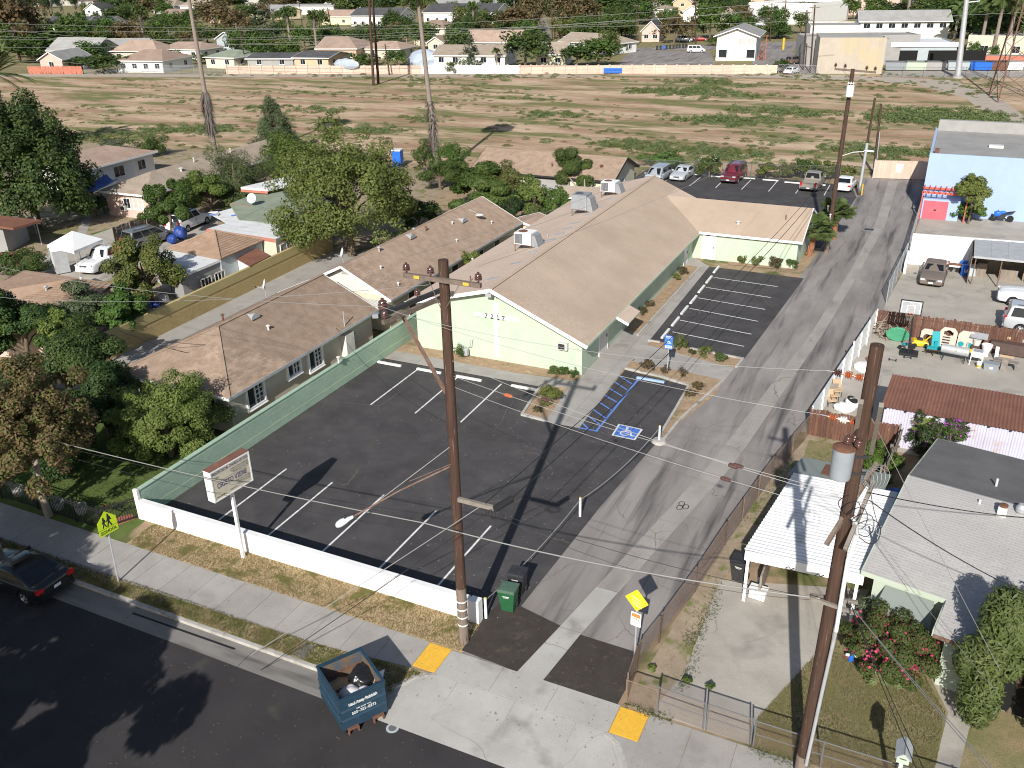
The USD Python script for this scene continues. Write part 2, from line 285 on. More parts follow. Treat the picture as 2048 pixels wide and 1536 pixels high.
M('wire_grey',(.30,.29,.28),None,rough=.5,metal=.3)
M('wire_pale',(.33,.33,.325),None,rough=.5,metal=.3)
M('porcelain',(.075,.035,.03),(.1,.05,.042),9,.2,.6)
M('porcelain_red',(.42,.12,.05),None,rough=.2,spec=.6)
M('porcelain_white',(.75,.72,.68),None,rough=.25,spec=.6)
M('fence_rust',(.17,.115,.085),(.23,.165,.125),6,.85,.2)
M('fence_grey',(.13,.13,.135),None,rough=.7)
M('ac_grey',(.25,.255,.265),(.29,.295,.305),3,.6,.4,metal=.1)
M('awning_grey',(.20,.225,.21),None)
M('transformer',(.26,.285,.315),(.30,.325,.35),3,.5,.4,c3=(.3,.28,.27),s3=4,l3=.66,h3=.8)
M('conduit_white',(.76,.77,.79),(.7,.71,.73),4,.5,.4)
M('lamp_shell',(.62,.68,.73),(.68,.72,.76),4,.45,.4)
M('sign_yellow',(.50,.68,.015),None,rough=.5,spec=.4)
M('sign_diamond',(.78,.66,.03),(.72,.60,.02),12,.5,.4)
M('sign_pale',(.80,.76,.28),None,rough=.5)
M('sign_white',(.78,.78,.76),None,rough=.5)
M('sign_blue',(.05,.17,.47),None,rough=.5)
M('sign_orange',(.70,.22,.06),None,rough=.5)
M('sign_board',(.56,.52,.41),(.52,.48,.38),3,.6)
M('sign_ink',(.02,.02,.03),None,rough=.7)
M('sign_ink_blue',(.035,.025,.13),None,rough=.7)
M('number_black',(.02,.02,.02),None,rough=.6)
M('tag_yellow',(.70,.48,.05),(.4,.28,.05),30,.7)
M('dumpster_blue',(.016,.040,.066),(.02,.048,.078),2,.55,.35,c3=(.035,.08,.12),s3=5,l3=.58,h3=.75,bump=.03,bsc=12)
M('dumpster_inner',(.085,.095,.11),(.17,.11,.065),2.2,.75,.25,lo=.42,hi=.6)
M('bag_black',(.012,.012,.013),None,rough=.22,spec=.6)
M('bag_white',(.55,.54,.58),(.62,.6,.62),6,.45,.4)
M('card_box',(.42,.30,.19),(.48,.35,.23),4,.9)
M('paper_white',(.72,.71,.7),None,rough=.8)
M('bin_green',(.018,.095,.038),(.024,.11,.046),5,.5,.35)
M('bin_green_lid',(.065,.12,.085),(.085,.14,.1),5,.6,.3)
M('bin_black',(.028,.028,.03),(.04,.04,.043),5,.5,.35)
M('plastic_teal',(.02,.30,.33),None,rough=.4)
M('plastic_green',(.09,.42,.24),(.12,.46,.27),3,.5)
M('plastic_yellow',(.72,.46,.02),None,rough=.4)
M('plastic_tan',(.55,.46,.38),None,rough=.5)
M('plastic_blue',(.02,.12,.52),(.03,.15,.56),3,.4)
M('plastic_grey',(.25,.27,.29),None,rough=.5)
M('purple_plastic',(.10,.05,.22),None,rough=.5)
M('tarp_blue',(.022,.05,.22),(.03,.07,.28),3,.5,.4,bump=.06,bsc=5)
M('tarp_silver',(.33,.38,.45),(.42,.47,.54),2,.45,.4,bump=.08,bsc=3)
M('tarp_brown',(.075,.05,.042),(.095,.064,.054),3,.8,bump=.06,bsc=6)
M('canopy_white',(.80,.80,.79),(.74,.74,.74),2,.7)
M('rubber',(.018,.018,.019),(.028,.027,.026),8,.85,.2)
M('chrome',(.62,.63,.65),None,rough=.2,metal=.9)
M('alloy',(.58,.59,.61),None,rough=.35,metal=.7)
M('lamp_red',(.48,.02,.02),None,rough=.2,spec=.6)
M('lamp_clear',(.62,.64,.66),None,rough=.15,spec=.7)
M('lamp_amber',(.6,.22,.05),None,rough=.2)
M('plate_white',(.7,.71,.74),None,rough=.5)
M('bumper_grey',(.08,.085,.1),None,rough=.5)
for n_,c_ in dict(black=(.008,.008,.01),silver=(.36,.385,.42),silver_lt=(.50,.52,.54),maroon=(.13,.013,.022),tan_grey=(.26,.235,.205),white=(.76,.77,.78),brown_grey=(.165,.135,.115),grey=(.15,.15,.155),blue=(.045,.1,.22),red=(.3,.03,.025),navy=(.02,.035,.08)).items():
 M('car_'+n_,c_,None,rough=.32 if n_!='brown_grey' else.6,spec=.5,metal=.15 if 'silver' in n_ or 'grey' in n_ else 0.,coat=.0 if n_=='brown_grey' else.8)
glass('car_glass',(.012,.015,.018));glass('window_glass',(.02,.025,.03),rough=.06)
glass('clear_pane',see=1)
M('curtain',(.55,.52,.47),(.42,.4,.37),3,.9)
M('dark_inside',(.012,.012,.012),None,rough=.9)
M('bark',(.12,.09,.065),(.18,.14,.105),4,.95,.1,stretch=(3,3,.5),bump=.08)
M('bark_pale',(.26,.22,.18),(.34,.29,.24),4,.95,.1,stretch=(3,3,.4),bump=.08)
M('palm_trunk',(.20,.165,.14),(.30,.25,.215),6,.95,.1,stretch=(1,1,2.2),bump=.1,bsc=12)
M('palm_dead',(.17,.145,.13),(.25,.215,.195),5,.95,.1,isl=.25)
M('palm_boot',(.42,.20,.115),(.33,.15,.085),6,.9,.1,isl=.25)
GAIN=dict(leaf_dark=2.1,leaf_olive=2.1,leaf_citrus=2.15,leaf_dry=1.,grass_blade=1.,grass_green=1.,leaf_weed=1.7,leaf_cypress=1.5,leaf_brown=1.7,leaf_rust=1.7)
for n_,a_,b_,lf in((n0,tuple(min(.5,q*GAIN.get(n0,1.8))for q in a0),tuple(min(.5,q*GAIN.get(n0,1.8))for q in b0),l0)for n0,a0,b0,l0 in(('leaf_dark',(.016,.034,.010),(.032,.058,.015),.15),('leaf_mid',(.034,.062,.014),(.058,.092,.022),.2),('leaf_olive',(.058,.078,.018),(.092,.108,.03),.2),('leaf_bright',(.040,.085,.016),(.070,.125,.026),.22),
('leaf_lime',(.085,.13,.025),(.125,.165,.045),.25),('leaf_grey',(.058,.08,.045),(.085,.105,.06),.15),('leaf_brown',(.092,.07,.03),(.135,.098,.042),.15),('leaf_rust',(.088,.062,.03),(.055,.06,.022),.15),
('leaf_citrus',(.065,.092,.02),(.105,.13,.035),.2),('leaf_loquat',(.045,.068,.017),(.085,.105,.038),.12),('leaf_palm',(.045,.075,.022),(.08,.115,.038),.12),('leaf_cypress',(.010,.022,.010),(.018,.034,.014),.05),('leaf_weed',(.085,.125,.045),(.125,.165,.065),.15),
('leaf_conifer',(.018,.035,.016),(.032,.052,.026),.08),('leaf_dry',(.34,.25,.13),(.26,.2,.09),.1),('grass_blade',(.10,.13,.035),(.30,.235,.11),.15),('grass_green',(.06,.105,.025),(.095,.14,.04),.15))):
 M(n_,a_,b_,.8,.6,.25,isl=.3,rnd=.06,leaf=lf,hue=.012)
M('flower_pink',(.62,.05,.14),(.68,.09,.2),5,.7,isl=.2,leaf=.2)
M('flower_purple',(.36,.08,.38),(.45,.12,.46),5,.7,isl=.2,leaf=.2)
M('flower_white',(.75,.72,.68),None,rough=.7)
# ================================================================ ground, road, alley, lots
L=lambda k:.004*k
def px(pts,z=0.):return[G2(x,y,z)for x,y in pts]
STREET_Z=-.13
APRON=[(-14.7,19.42),(-14.55,20.2),(-14.2,20.75),(-13.56,21.05),(-6.9,21.05),(-6.3,20.6),(-5.95,20.0),(-5.85,19.42)]
land=sbox(-1600,-300,1600,2500).difference(sbox(-900,5.2,900,19.55)).difference(Polygon(APRON).buffer(.01))
struct('ground',MB().poly(land,0),'dirt')
struct('road',MB().poly(sbox(-900,5.2,900,18.5),STREET_Z),'street_asphalt')
g=thing('gutter',kind='structure')
for i in range(14):
 x0=-14.6-6*(i+1);part(g,'slab',MB().poly(sbox(x0+.012,18.44,x0+5.988,19.46),STREET_Z-.05,STREET_Z+.006+.0005*(i%2)),'gutter_concrete')
for i in range(5):
 x0=-5.8+6*i;part(g,'slab',MB().poly(sbox(x0+.012,18.44,x0+5.988,19.46),STREET_Z-.05,STREET_Z+.006),'gutter_concrete')
k=thing('kerb',kind='structure')
def kerb_path(parent,pts,w=.15,z0=-.2,z1=.02,name='kerb_stone',seg=3.0,mat='kerb'):
 from shapely.geometry import LineString
 ls=LineString(pts);n=max(1,int(ls.length/seg));
 from shapely.ops import substring
 for i in range(n):
  s=substring(ls,i/n*ls.length+.006,(i+1)/n*ls.length-.006).buffer(w/2,cap_style=2,join_style=1)
  part(parent,name,MB().poly(s,z0,z1),mat)
arcL=[(-14.7+.0,19.53)]
kerb_path(k,[(-75,19.53),(-15.3,19.53)])
kerb_path(k,[(-15.29,19.53),(-14.95,19.6),(-14.62,19.85),(-14.42,20.2),(-14.2,20.6),(-13.85,20.9),(-13.5,21.02)],z1=.018,seg=1.2)
kerb_path(k,[(-6.95,21.0),(-6.45,20.75),(-6.1,20.3),(-5.8,19.85),(-5.35,19.58),(-4.9,19.53)],z1=.018,seg=1.2)
kerb_path(k,[(-4.89,19.53),(30,19.53)])
struct('corner_slab',MB().poly([(-6.9,21.05),(-6.4,20.72),(-6.05,20.27),(-5.75,19.82),(-5.3,19.62),(-4.36,19.62),(-4.36,21.05)],-.1,L(3)-.002),'concrete')
a=thing('driveway_apron',kind='structure')
xs=[-14.75,-12.6,-10.3,-8.0,-5.7]
for x0,x1 in zip(xs[:-1],xs[1:]):
 xa0=max(x0,-13.6)if x0<-13 else x0;xa1=min(x1,-6.85)if x1>-6 else x1
 part(a,'slab',MB().slab([(x0+.012,19.3,-.085),(x1-.012,19.3,-.085),(xa1-.012,21.04,.012),(xa0+.012,21.04,.012)],.12),'apron_concrete')
 part(a,'slab',MB().slab([(x0+.012,18.42,-.122),(x1-.012,18.42,-.122),(x1-.012,19.285,-.086),(x0+.012,19.285,-.086)],.12),'apron_concrete')
part(a,'fill',MB().slab([(-15.2,18.42,-.126),(-4.5,18.42,-.126),(-5.3,21.3,-.004),(-14.4,21.3,-.004)],.1),'apron_concrete')
sw=thing('pavement',kind='structure')
def walk_low(x):return np.interp(x,[-80,-28.3,-18.4,-14.6,-13.5,30],[20.25,20.31,20.56,20.94,21.06,21.06])
x=-14.56
while x>-62:
 part(sw,'slab',MB().poly([(x-1.49,walk_low(x-1.5)),(x-.008,walk_low(x)),(x-.008,22.41),(x-1.49,22.41)],-.06,L(4)+.001*RN.integers(0,3)),'concrete');x-=1.5
for x0,x1 in((-13.6,-11.4),(-11.4,-9.2),(-9.2,-6.88)):
 part(sw,'slab',MB().poly([(x0+.008,21.06),(x1-.008,21.06),(x1-.008,22.36),(x0+.008,22.36)],-.06,L(4)),'apron_concrete')
x=-5.83
while x<25:
 part(sw,'slab',MB().poly([(x+.008,21.06),(x+1.49,21.06),(x+1.49,22.36),(x+.008,22.36)],-.06,L(4)+.001*RN.integers(0,3)),'concrete')
 part(sw,'slab',MB().poly([(x+.008,19.62),(x+1.49,19.62),(x+1.49,21.05),(x+.008,21.05)],-.06,L(3)+.001*RN.integers(0,3)),'concrete');x+=1.5
for q in([(-14.55,21.07),(-13.61,21.07),(-13.61,22.38),(-14.55,22.38)],[(-6.86,21.07),(-5.85,21.07),(-5.85,22.3),(-6.86,22.3)]):
 t_=solo('tactile_paving',MB().poly(q,-.05,L(5)),'yellow_tactile')
 tag(t_,'yellow tactile paving at the %s side of the alley mouth'%(('pole','wire fence')[q[0][0]>-10]),'tactile paving')
 d=MB();px_,py_=np.meshgrid(np.arange(q[0][0]+.05,q[1][0]-.03,.06),np.arange(21.12,22.28,.06))
 for cx_,cy_ in zip(px_.ravel(),py_.ravel()):
  r_=.017;d.add([(cx_-r_,cy_-r_,L(5)),(cx_+r_,cy_-r_,L(5)),(cx_+r_,cy_+r_,L(5)),(cx_-r_,cy_+r_,L(5)),(cx_,cy_,L(5)+.007)],[[0,1,4],[1,2,4],[2,3,4],[3,0,4]])
 part(t_,'domes',d,'yellow_tactile',kind='stuff')
xg=np.linspace(-62,-14.6,30)
struct('parkway_grass',MB().poly([(x_,19.6)for x_ in xg]+[(-14.3,20.5),(-13.75,20.98)]+[(x_,walk_low(x_)+.02)for x_ in xg[::-1]],L(2)),'half_grass')
struct('dry_verge',MB().poly([(-30.45,22.4),(-13.2,22.4),(-12.75,23.2),(-13.2,24.3),(-30.6,24.3)],L(2)+.001),'dry_grass')
struct('front_lawn',MB().poly([(-75,22.4),(-31.0,22.4),(-31.4,34),(-75,34)],L(1)),'lawn')
struct('meter_cover',MB().poly(px([(585,1310),(610,1286),(632,1293),(607,1319)]),L(3),L(5)),'gutter_concrete')
LOT=[(-31.2,24.35),(-12.7,24.35)]+px([(1042,1213),(1203,1011),(1275,929),(1314,885),(1330,848),(1375,772),(1250,740),(1158,856),(1090,843),(1042,831),(1080,773)])+[(-31.1,44.75)]
struct('parking_lot',MB().poly(LOT,L(3)),'lot_asphalt')
SLOT=px([(1418,533),(1608,557),(1488,719),(1300,679)])
struct('side_parking_lot',MB().poly(SLOT,L(3)),'lot_asphalt')
BLOT=[(-33,80.5),(-8.3,80.5)]+px([(1660,470),(1713,395),(1703,372),(1560,357),(1400,347),(1296,338)])
struct('rear_parking_lot',MB().poly(BLOT,L(3)),'lot_asphalt')
aL=px([(1042,1213),(1203,1011),(1310,892),(1340,868),(1488,719),(1608,557),(1650,500),(1700,400),(1745,347)])
aR=px([(1850,349),(1846,380),(1842,440),(1832,450),(1780,603),(1757,632),(1622,830),(1545,950),(1390,1182),(1262,1330),(1235,1409)])
struct('alley',MB().poly([(-13.2,22.38),(-13.2,25.7)]+[(p[0]-.4,p[1])for p in aL]+aR,L(1)),'alley_asphalt')
struct('alley_patch',MB().poly(px([(923,1301),(970,1233),(1000,1206),(1042,1213),(1121,1252),(1034,1344)]),L(3)+.0015),'patch_asphalt')
struct('alley_patch',MB().poly(px([(1159,1269),(1268,1303),(1262,1360),(1235,1409),(1085,1360)]),L(2)),'patch_asphalt')
cs=thing('alley_strip',kind='structure')
SLf,SRt=px([(1034,1344),(1121,1252),(1423,925),(1624,664),(1697,548),(1751,449),(1777,363)]),px([(1085,1362),(1160,1270),(1470,926),(1648,665),(1716,549),(1771,449),(1796,363)])
def along(P_,t):P_=np.array(P_);s=np.r_[0,np.cumsum(np.hypot(*np.diff(P_,axis=0).T))];return np.array([np.interp(t*s[-1],s,P_[:,0]),np.interp(t*s[-1],s,P_[:,1])])
NS=30
for i in range(NS):
 j=RN.integers(0,3)
 part(cs,'slab',MB().poly([along(SLf,i/NS+.0002),along(SRt,i/NS+.0002),along(SRt,(i+1)/NS-.0002),along(SLf,(i+1)/NS-.0002)],L(2),L(3)+.001*j),'apron_concrete' if i<2 else 'alley_concrete')
WALK=px([(1090,843),(1158,856),(1246,739),(1268,717)])+[(-14.2,50.7),(-14.35,52.4)]+px([(1300,679),(1418,533),(1385,514)])+[(-18.05,73.6),(-18.0,47.6),(-18.0,46.3)]+px([(1130,777)])
WALK=Polygon(WALK).buffer(.02)
for kx in([(-31.0,46.15),(-31.0,44.8),(-20.3,44.85),(-18.0,45.4),(-18.0,46.4),(-22,46.05)],):
 WALK=unary_union([WALK,Polygon(kx)])
wk=thing('church_walkway',kind='structure')
from shapely.affinity import rotate as _rot
def slabs(parent,poly,dx,dy,z,mat,x0=None,y0=None,gap=.012,zlo=-.05):
 bx0,by0,bx1,by1=poly.bounds
 xx=np.arange(bx0 if x0 is None else x0,bx1,dx);yy=np.arange(by0 if y0 is None else y0,by1,dy)
 for X_ in xx:
  for Y_ in yy:
   c=poly.intersection(sbox(X_+gap/2,Y_+gap/2,X_+dx-gap/2,Y_+dy-gap/2))
   for gm in getattr(c,'geoms',[c]):
    if gm.geom_type=='Polygon' and gm.area>.03:part(parent,'slab',MB().poly(gm,zlo,z+.001*RN.integers(0,3)),mat)
WALK=unary_union([WALK,Polygon(px([(1262,728),(1300,690),(1470,735),(1448,762),(1415,760)]))])
slabs(wk,WALK,2.4,2.4,L(5),'concrete')
struct('planter_soil',MB().poly(px([(1080,773),(1042,831),(1090,843),(1136,777)]),L(6)+.01),'bed_soil')
kerb_path(thing('planter_kerb',kind='structure'),px([(1082,772),(1044,831),(1091,843)]),.16,0,.12,seg=1.6)
struct('church_bed',MB().poly([(-30.9,47.3),(-31.0,46.1),(-22,46.05),(-18.3,46.45),(-18.1,47.5)],L(6)),'bed_soil')
struct('side_bed',MB().poly([(-18.0,55.5),(-17.0,55.3),(-16.9,71.3),(-18.0,71.5)],L(7)),'bed_soil')
struct('wing_bed',MB().poly(px([(1450,521),(1460,530),(1592,541),(1605,520),(1595,515)]),L(7)),'bed_soil')
isl1=px([(1252,735),(1262,722),(1330,737),(1380,746),(1420,755),(1447,762),(1430,790),(1318,878),(1330,848),(1375,772)])
struct('island_soil',MB().poly(isl1,L(6)),'bed_soil')
struct('island_soil',MB().poly(px([(1294,690),(1304,682),(1488,720),(1474,737),(1440,730)]),L(7)),'bed_soil')
kk=thing('island_kerb',kind='structure')
kerb_path(kk,px([(1250,738),(1320,754),(1378,772)]),.15,0,.12,seg=2);kerb_path(kk,px([(1377,774),(1352,818),(1322,868)]),.15,0,.12,seg=2)
kerb_path(kk,px([(1446,763),(1405,800),(1360,840),(1325,884)]),.15,0,.12,seg=2);kerb_path(kk,px([(1296,682),(1320,686)]),.15,0,.12,seg=2)
kerb_path(kk,px([(1380,698),(1486,719),(1472,736)]),.15,0,.12,seg=2);kerb_path(kk,[(-16.85,54.9),(-16.75,71)],.13,0,.1,seg=3)
part(kk,'footing',MB().lathe([(.0,.16),(.32,.15),(.42,.0)],14,tuple(G(1318,884))),'kerb')
mk=thing('lot_markings',kind='structure')
def line(parent,p0,p1,w=.1,z=L(4),mat='white_line',name='line'):
 p0,p1=np.array(p0),np.array(p1);d=p1-p0;n=np.array([-d[1],d[0]])/np.hypot(*d)*w/2
 return part(parent,name,MB().quad(*[(*q,z)for q in(p0-n,p1-n,p1+n,p0+n)]),mat)
for p0,p1 in(((834,740),(741,810)),((916,754),(830,827)),((1003,768),(921,845)),((573,938),(438,1040)),((665,965),(532,1075)),((768,990),(640,1108)),((872,1022),(750,1146)),((982,1052),(872,1176)),
((1427,555),(1555.5,573.6)),((1412,575),(1542,595.5)),((1396.5,596),(1530,619)),((1379,617),(1516,643)),((1360,640.6),(1502.5,668.7)),((1345,664),(1488,693)),
((1403,353),(1379,372)),((1349,346),(1322,370)),((1444,363),(1431,376)),((1502,360),(1483,379)),((1554,363),(1537,383)),((1604,370),(1591,387)),((1660,370),(1648,391))):
 line(mk,G2(*p0),G2(*p1))
line(mk,G2(1279,756),G2(1193,862),.13,mat='blue_line',name='bay_line')
line(mk,G2(1196,863),G2(1158,856),.13,L(4)+.001,'blue_line','bay_line')
for(x0,y0),(x1,y1)in(((1238,752),(1264,768)),((1229,764),(1254,780)),((1219,777),(1245,793)),((1208,790),(1236,806)),((1197,804),(1225,822)),((1186,819),(1213,838)),((1176,832),(1202,851)),((1164,845),(1178,860))):
 line(mk,G2(x0,y0),G2(x1,y1),.1,L(4),'blue_line','hatch_line')
Q=np.array([G2(1223,871),G2(1270,881),G2(1286,859),G2(1237,848)])
def bil(u,v):return(1-u)*(1-v)*Q[0]+u*(1-v)*Q[1]+u*v*Q[2]+(1-u)*v*Q[3]
part(mk,'symbol_border',MB().quad(*[(*bil(u,v),L(4))for u,v in((0,0),(1,0),(1,1),(0,1))]),'white_line')
part(mk,'symbol_field',MB().quad(*[(*bil(u,v),L(5))for u,v in((.07,.07),(.93,.07),(.93,.93),(.07,.93))]),'blue_paint')
def wheelchair():
 from shapely.geometry import Point,LineString
 w=Point(.45,.36).buffer(.2).difference(Point(.45,.36).buffer(.145)).difference(Polygon([(.45,.36),(.46,.7),(.8,.62),(.72,.42)]))
 return unary_union([w,Point(.42,.82).buffer(.06),LineString([(.42,.74),(.44,.5),(.66,.5),(.74,.26),(.84,.3)]).buffer(.032),LineString([(.43,.64),(.62,.64)]).buffer(.026)])
WC=wheelchair()
part(mk,'symbol_figure',(lambda m:(np.array([(*bil(a,b),L(6))for a,b,_ in m.arrays()[0]]),m.arrays()[1]))(MB().poly(WC,0)),'white_line')
ORD=('first','second','third','fourth','fifth','sixth','seventh')
ws_mesh=MB().add([(x_,y_,z_)for x_ in(-.88,.88)for y_,z_ in((-.09,0),(.09,0),(.075,.11),(-.075,.11))],[[0,3,2,1],[4,5,6,7],[0,1,5,4],[1,2,6,5],[2,3,7,6],[3,0,4,7]])
WS=klass('wheel_stop');part(WS,'stop_bar',ws_mesh,'stop_white')
for i,p in enumerate([(779,729),(858,743),(938,758),(1049,777)]):
 copy_of(WS,'wheel_stop',G(*p,L(3)),0,label=ORD[i]+' white wheel stop from the left at the bays facing the gable wall',cat='wheel stop',group='wheel stops before the gable wall')
for i,X_ in enumerate((-29.15,-26.2,-23.2,-20.3,-17.3,-14.4)):
 copy_of(WS,'wheel_stop',(X_,24.75,L(3)),0,label=ORD[i]+' wheel stop from the left in the shade behind the low white wall',cat='wheel stop',group='wheel stops behind the low white wall')
for i,p in enumerate(((1432.5,540),(1418,560),(1403,579),(1387,600),(1369,621),(1351,644),(1331,668))):
 copy_of(WS,'wheel_stop',G(*p,L(3)),math.pi/2,label=ORD[i]+' white wheel stop from the wing along the walkway of the side bays',cat='wheel stop',group='wheel stops of the side bays')
for i,p in enumerate(((1396,350),(1437,354),(1495,357),(1541,361),(1585,366),(1635,370))):
 copy_of(WS,'wheel_stop',G(*p,L(3)),0,label=ORD[i]+' wheel stop from the left along the rear lot below the bushes',cat='wheel stop',group='wheel stops of the rear lot')
tag(part(None,'wheel_stop',(ws_mesh.arrays()[0]+G(1301,761,L(3)),ws_mesh.arrays()[1]),'stop_blue'),'pale blue wheel stop at the head of the disabled bay','wheel stop')
FIELD_NEAR=[(-340,92),(-130,96),(-60,100),(-31,104),(-8,111),(3,113),(60,122)]
FIELD_FAR=[(75,236),(-34,211.5),(-130,186),(-219,161.5),(-340,128)]
struct('field',MB().poly(FIELD_NEAR+FIELD_FAR,L(2)),'field')
struct('field_path',MB().poly(px([(1205,151),(1560,156),(1700,161),(1830,168),(1930,196),(2060,296),(2090,262),(1990,190),(1900,160),(1700,150.5),(1560,148.5)]),L(3)),'field_path')
struct('field_path',MB().poly(px([(-60,153),(300,154.2),(700,154),(1205,154),(1205,150.5),(700,149),(300,148.5),(-60,147.5)]),L(3)),'field_path')
struct('far_ground',MB().poly([(75,236),(-34,211.5),(-130,186),(-340,128),(-1300,100),(-1300,1800),(500,1800)],L(1)),'worn_lawn')
struct('left_driveway',MB().poly([(-49.6,33),(-40.9,32.6),(-40.6,66),(-49.6,63)],L(2)),'concrete')
struct('back_garden',MB().poly([(-150,34),(-50.2,34),(-50,97),(-150,97)],L(1)),'yard_dirt')
struct('garden_lawn',MB().poly(px([(178,468),(283,441),(270,476),(240,470),(225,482)]),L(2)),'lawn')
struct('garden_lawn',MB().poly(px([(60,470),(160,446),(150,470),(30,492)]),L(2)),'worn_lawn')
struct('garden_path',MB().poly(px([(154,470),(163,440),(178,427),(186,430),(172,470)]),L(3)),'concrete')
struct('left_yard',MB().poly(px([(60,545),(190,570),(430,470),(440,430),(300,430),(100,500)]),L(3)),'yard_concrete')
struct('wire_fence_strip',MB().poly(px([(1252,1405),(1300,1425),(1368,1350),(1410,1235),(1440,1170),(1492,1100),(1580,960),(1640,950),(1700,880),(1617,872),(1545,952),(1390,1184)]),L(2)),'yard_dirt')
struct('right_driveway',MB().poly(px([(1300,1425),(1368,1348),(1412,1232),(1440,1160),(1740,1180),(1700,1240),(1640,1300),(1515,1436),(1500,1490)]),L(3)),'yard_concrete')
struct('right_lawn',MB().poly(px([(1640,1298),(1515,1434),(1500,1492),(1560,1512),(2200,1700),(2200,1290),(1700,1230)]),L(2)),'worn_lawn')
struct('house_path',MB().poly(px([(1985,1240),(1890,1325),(1858,1350),(1896,1425),(1868,1540),(1913,1560),(1940,1450),(1965,1430),(2100,1380)]),L(3)),'yard_concrete')
struct('back_yard',MB().poly([(-4.4,45.2),(-2.1,64.6),(-1.0,78.6),(20,82),(20,46),(2,44.8)],L(2)),'yard_concrete')
struct('shed_yard',MB().poly([(-1.3,78.9),(-.7,96.5),(20,98),(20,82)],L(2)),'yard_concrete')
struct('grass_patch',MB().poly(px([(1600,935),(1618,880),(1700,893),(1800,920),(1780,985),(1690,975)]),L(3)),'worn_lawn')
mh=thing('manhole_cover','small round bluish manhole cover in the asphalt beside the dumpster','manhole cover',tuple(G(785,1456,STREET_Z)))
part(mh,'ring',MB().lathe([(.14,.006),(.22,.006),(.225,.0)],24),'grey_blue');part(mh,'lid',MB().lathe([(.0,.004),(.138,.004),(.138,.0)],24),'fence_grey')
mh=thing('manhole_cover','square dark iron cover in the alley between the two palms and the gate','manhole cover',tuple(G(1738,459,L(4))))
part(mh,'lid',MB().box(-.42,.42,-.35,.35,0,.012),'dark_metal');part(mh,'rim',MB().box(-.47,.47,-.4,.4,-.002,.006),'grey_metal')
t_=thing('paint_scribble',kind='structure');c_=G(1365,1012,L(4)+.003)
for a_ in(0,2.2,4.1):
 p_=[c_+[.16*math.cos(a_)+.13*math.cos(b_),.22*math.sin(a_)+.2*math.sin(b_),.002]for b_ in np.linspace(0,6.28,14)]
 part(t_,'loop',MB().poly(strip([q[:2]for q in p_],.04),float(c_[2])),'dark_paint')
M_st=thing('gutter_stain',kind='structure')
for p in(((930,1462),(962,1478)),((1035,1498),(1090,1518))):line(M_st,G2(*p[0],-.12),G2(*p[1],-.12),.12,-.103,'stain','streak')
line(M_st,G2(265,1226,-.12),G2(470,1298,-.12),.1,-.1215,'tar_black','wet_streak')
# ================================================================ buildings
def wall_open(parent,org,u,n,a,z0,w,h,kind='win',frame='trim_white',pane='window_glass',mun=(1,0),fw=.07,dep=.05,doormat='trim_white'):
 """window / door on a wall: org origin of the wall's foot, u along it, n outwards, a = start along u"""
 org,u,n=map(lambda q:np.asarray(q,float),(org,u,n));z=np.array([0,0,1.])
 def bx(a0,a1,b0,b1,d0,d1,mb):
  c=org+u*(a0+a1)/2+z*(b0+b1)/2+n*(d0+d1)/2;return mb.obox(c,u*(a1-a0)/2,z*(b1-b0)/2,n*(d1-d0)/2)
 if kind=='win':
  f=MB();bx(a-fw,a,z0-fw,z0+h+fw,-.02,dep,f);bx(a+w,a+w+fw,z0-fw,z0+h+fw,-.02,dep,f);bx(a,a+w,z0+h,z0+h+fw,-.02,dep,f);bx(a,a+w,z0-fw,z0,-.02,dep,f)
  o=part(parent,'window',f,frame)
  part(o,'pane',bx(a,a+w,z0,z0+h,.002,.014,MB()),pane)
  for k in range(1,mun[0]+1):part(o,'mullion',bx(a+w*k/(mun[0]+1)-.02,a+w*k/(mun[0]+1)+.02,z0,z0+h,.012,dep*.7,MB()),frame)
  if mun[1]:
   g=MB()
   for k in range(1,mun[1]+1):bx(a+w/2,a+w,z0+h*k/(mun[1]+1)-.012,z0+h*k/(mun[1]+1)+.012,.012,dep*.6,g)
   bx(a+w*.75-.012,a+w*.75+.012,z0,z0+h,.013,dep*.61,g);part(o,'glazing_bar',g,frame)
  part(o,'sill',bx(a-fw-.03,a+w+fw+.03,z0-fw-.05,z0-fw-.003,0,dep+.06,MB()),frame)
  return o
 if kind=='door':
  o=part(parent,'door',bx(a,a+w,z0+.005,z0+h,-.02,.03,MB()),doormat)
  f=MB();bx(a-.08,a-.002,z0,z0+h+.08,-.02,.05,f);bx(a+w+.002,a+w+.08,z0,z0+h+.08,-.02,.05,f);bx(a-.002,a+w+.002,z0+h+.004,z0+h+.08,-.02,.05,f)
  part(o,'frame',f,frame);part(o,'handle',bx(a+w*.86,a+w*.91,z0+.95,z0+1.15,.03,.08,MB()),'dark_metal');return o
 if kind=='dark':
  return part(parent,'opening',bx(a,a+w,z0,z0+h,-.02,.012,MB()),'dark_inside')
 if kind=='vent':
  o=part(parent,'vent',bx(a,a+w,z0,z0+h,-.02,.02,MB()),'dark_metal');g=MB()
  for q in np.linspace(z0+.03,z0+h-.03,5):bx(a-.02,a+w+.02,q-.015,q+.015,.022,.04,g)
  part(o,'louvre',g,frame);return o
 if kind=='ac':
  o=part(parent,'air_conditioner',bx(a,a+w,z0,z0+h,-.05,.32,MB()),'pale_metal');part(o,'grille',bx(a+.04,a+w*.75,z0+.05,z0+h-.05,.322,.335,MB()),'dark_metal');return o
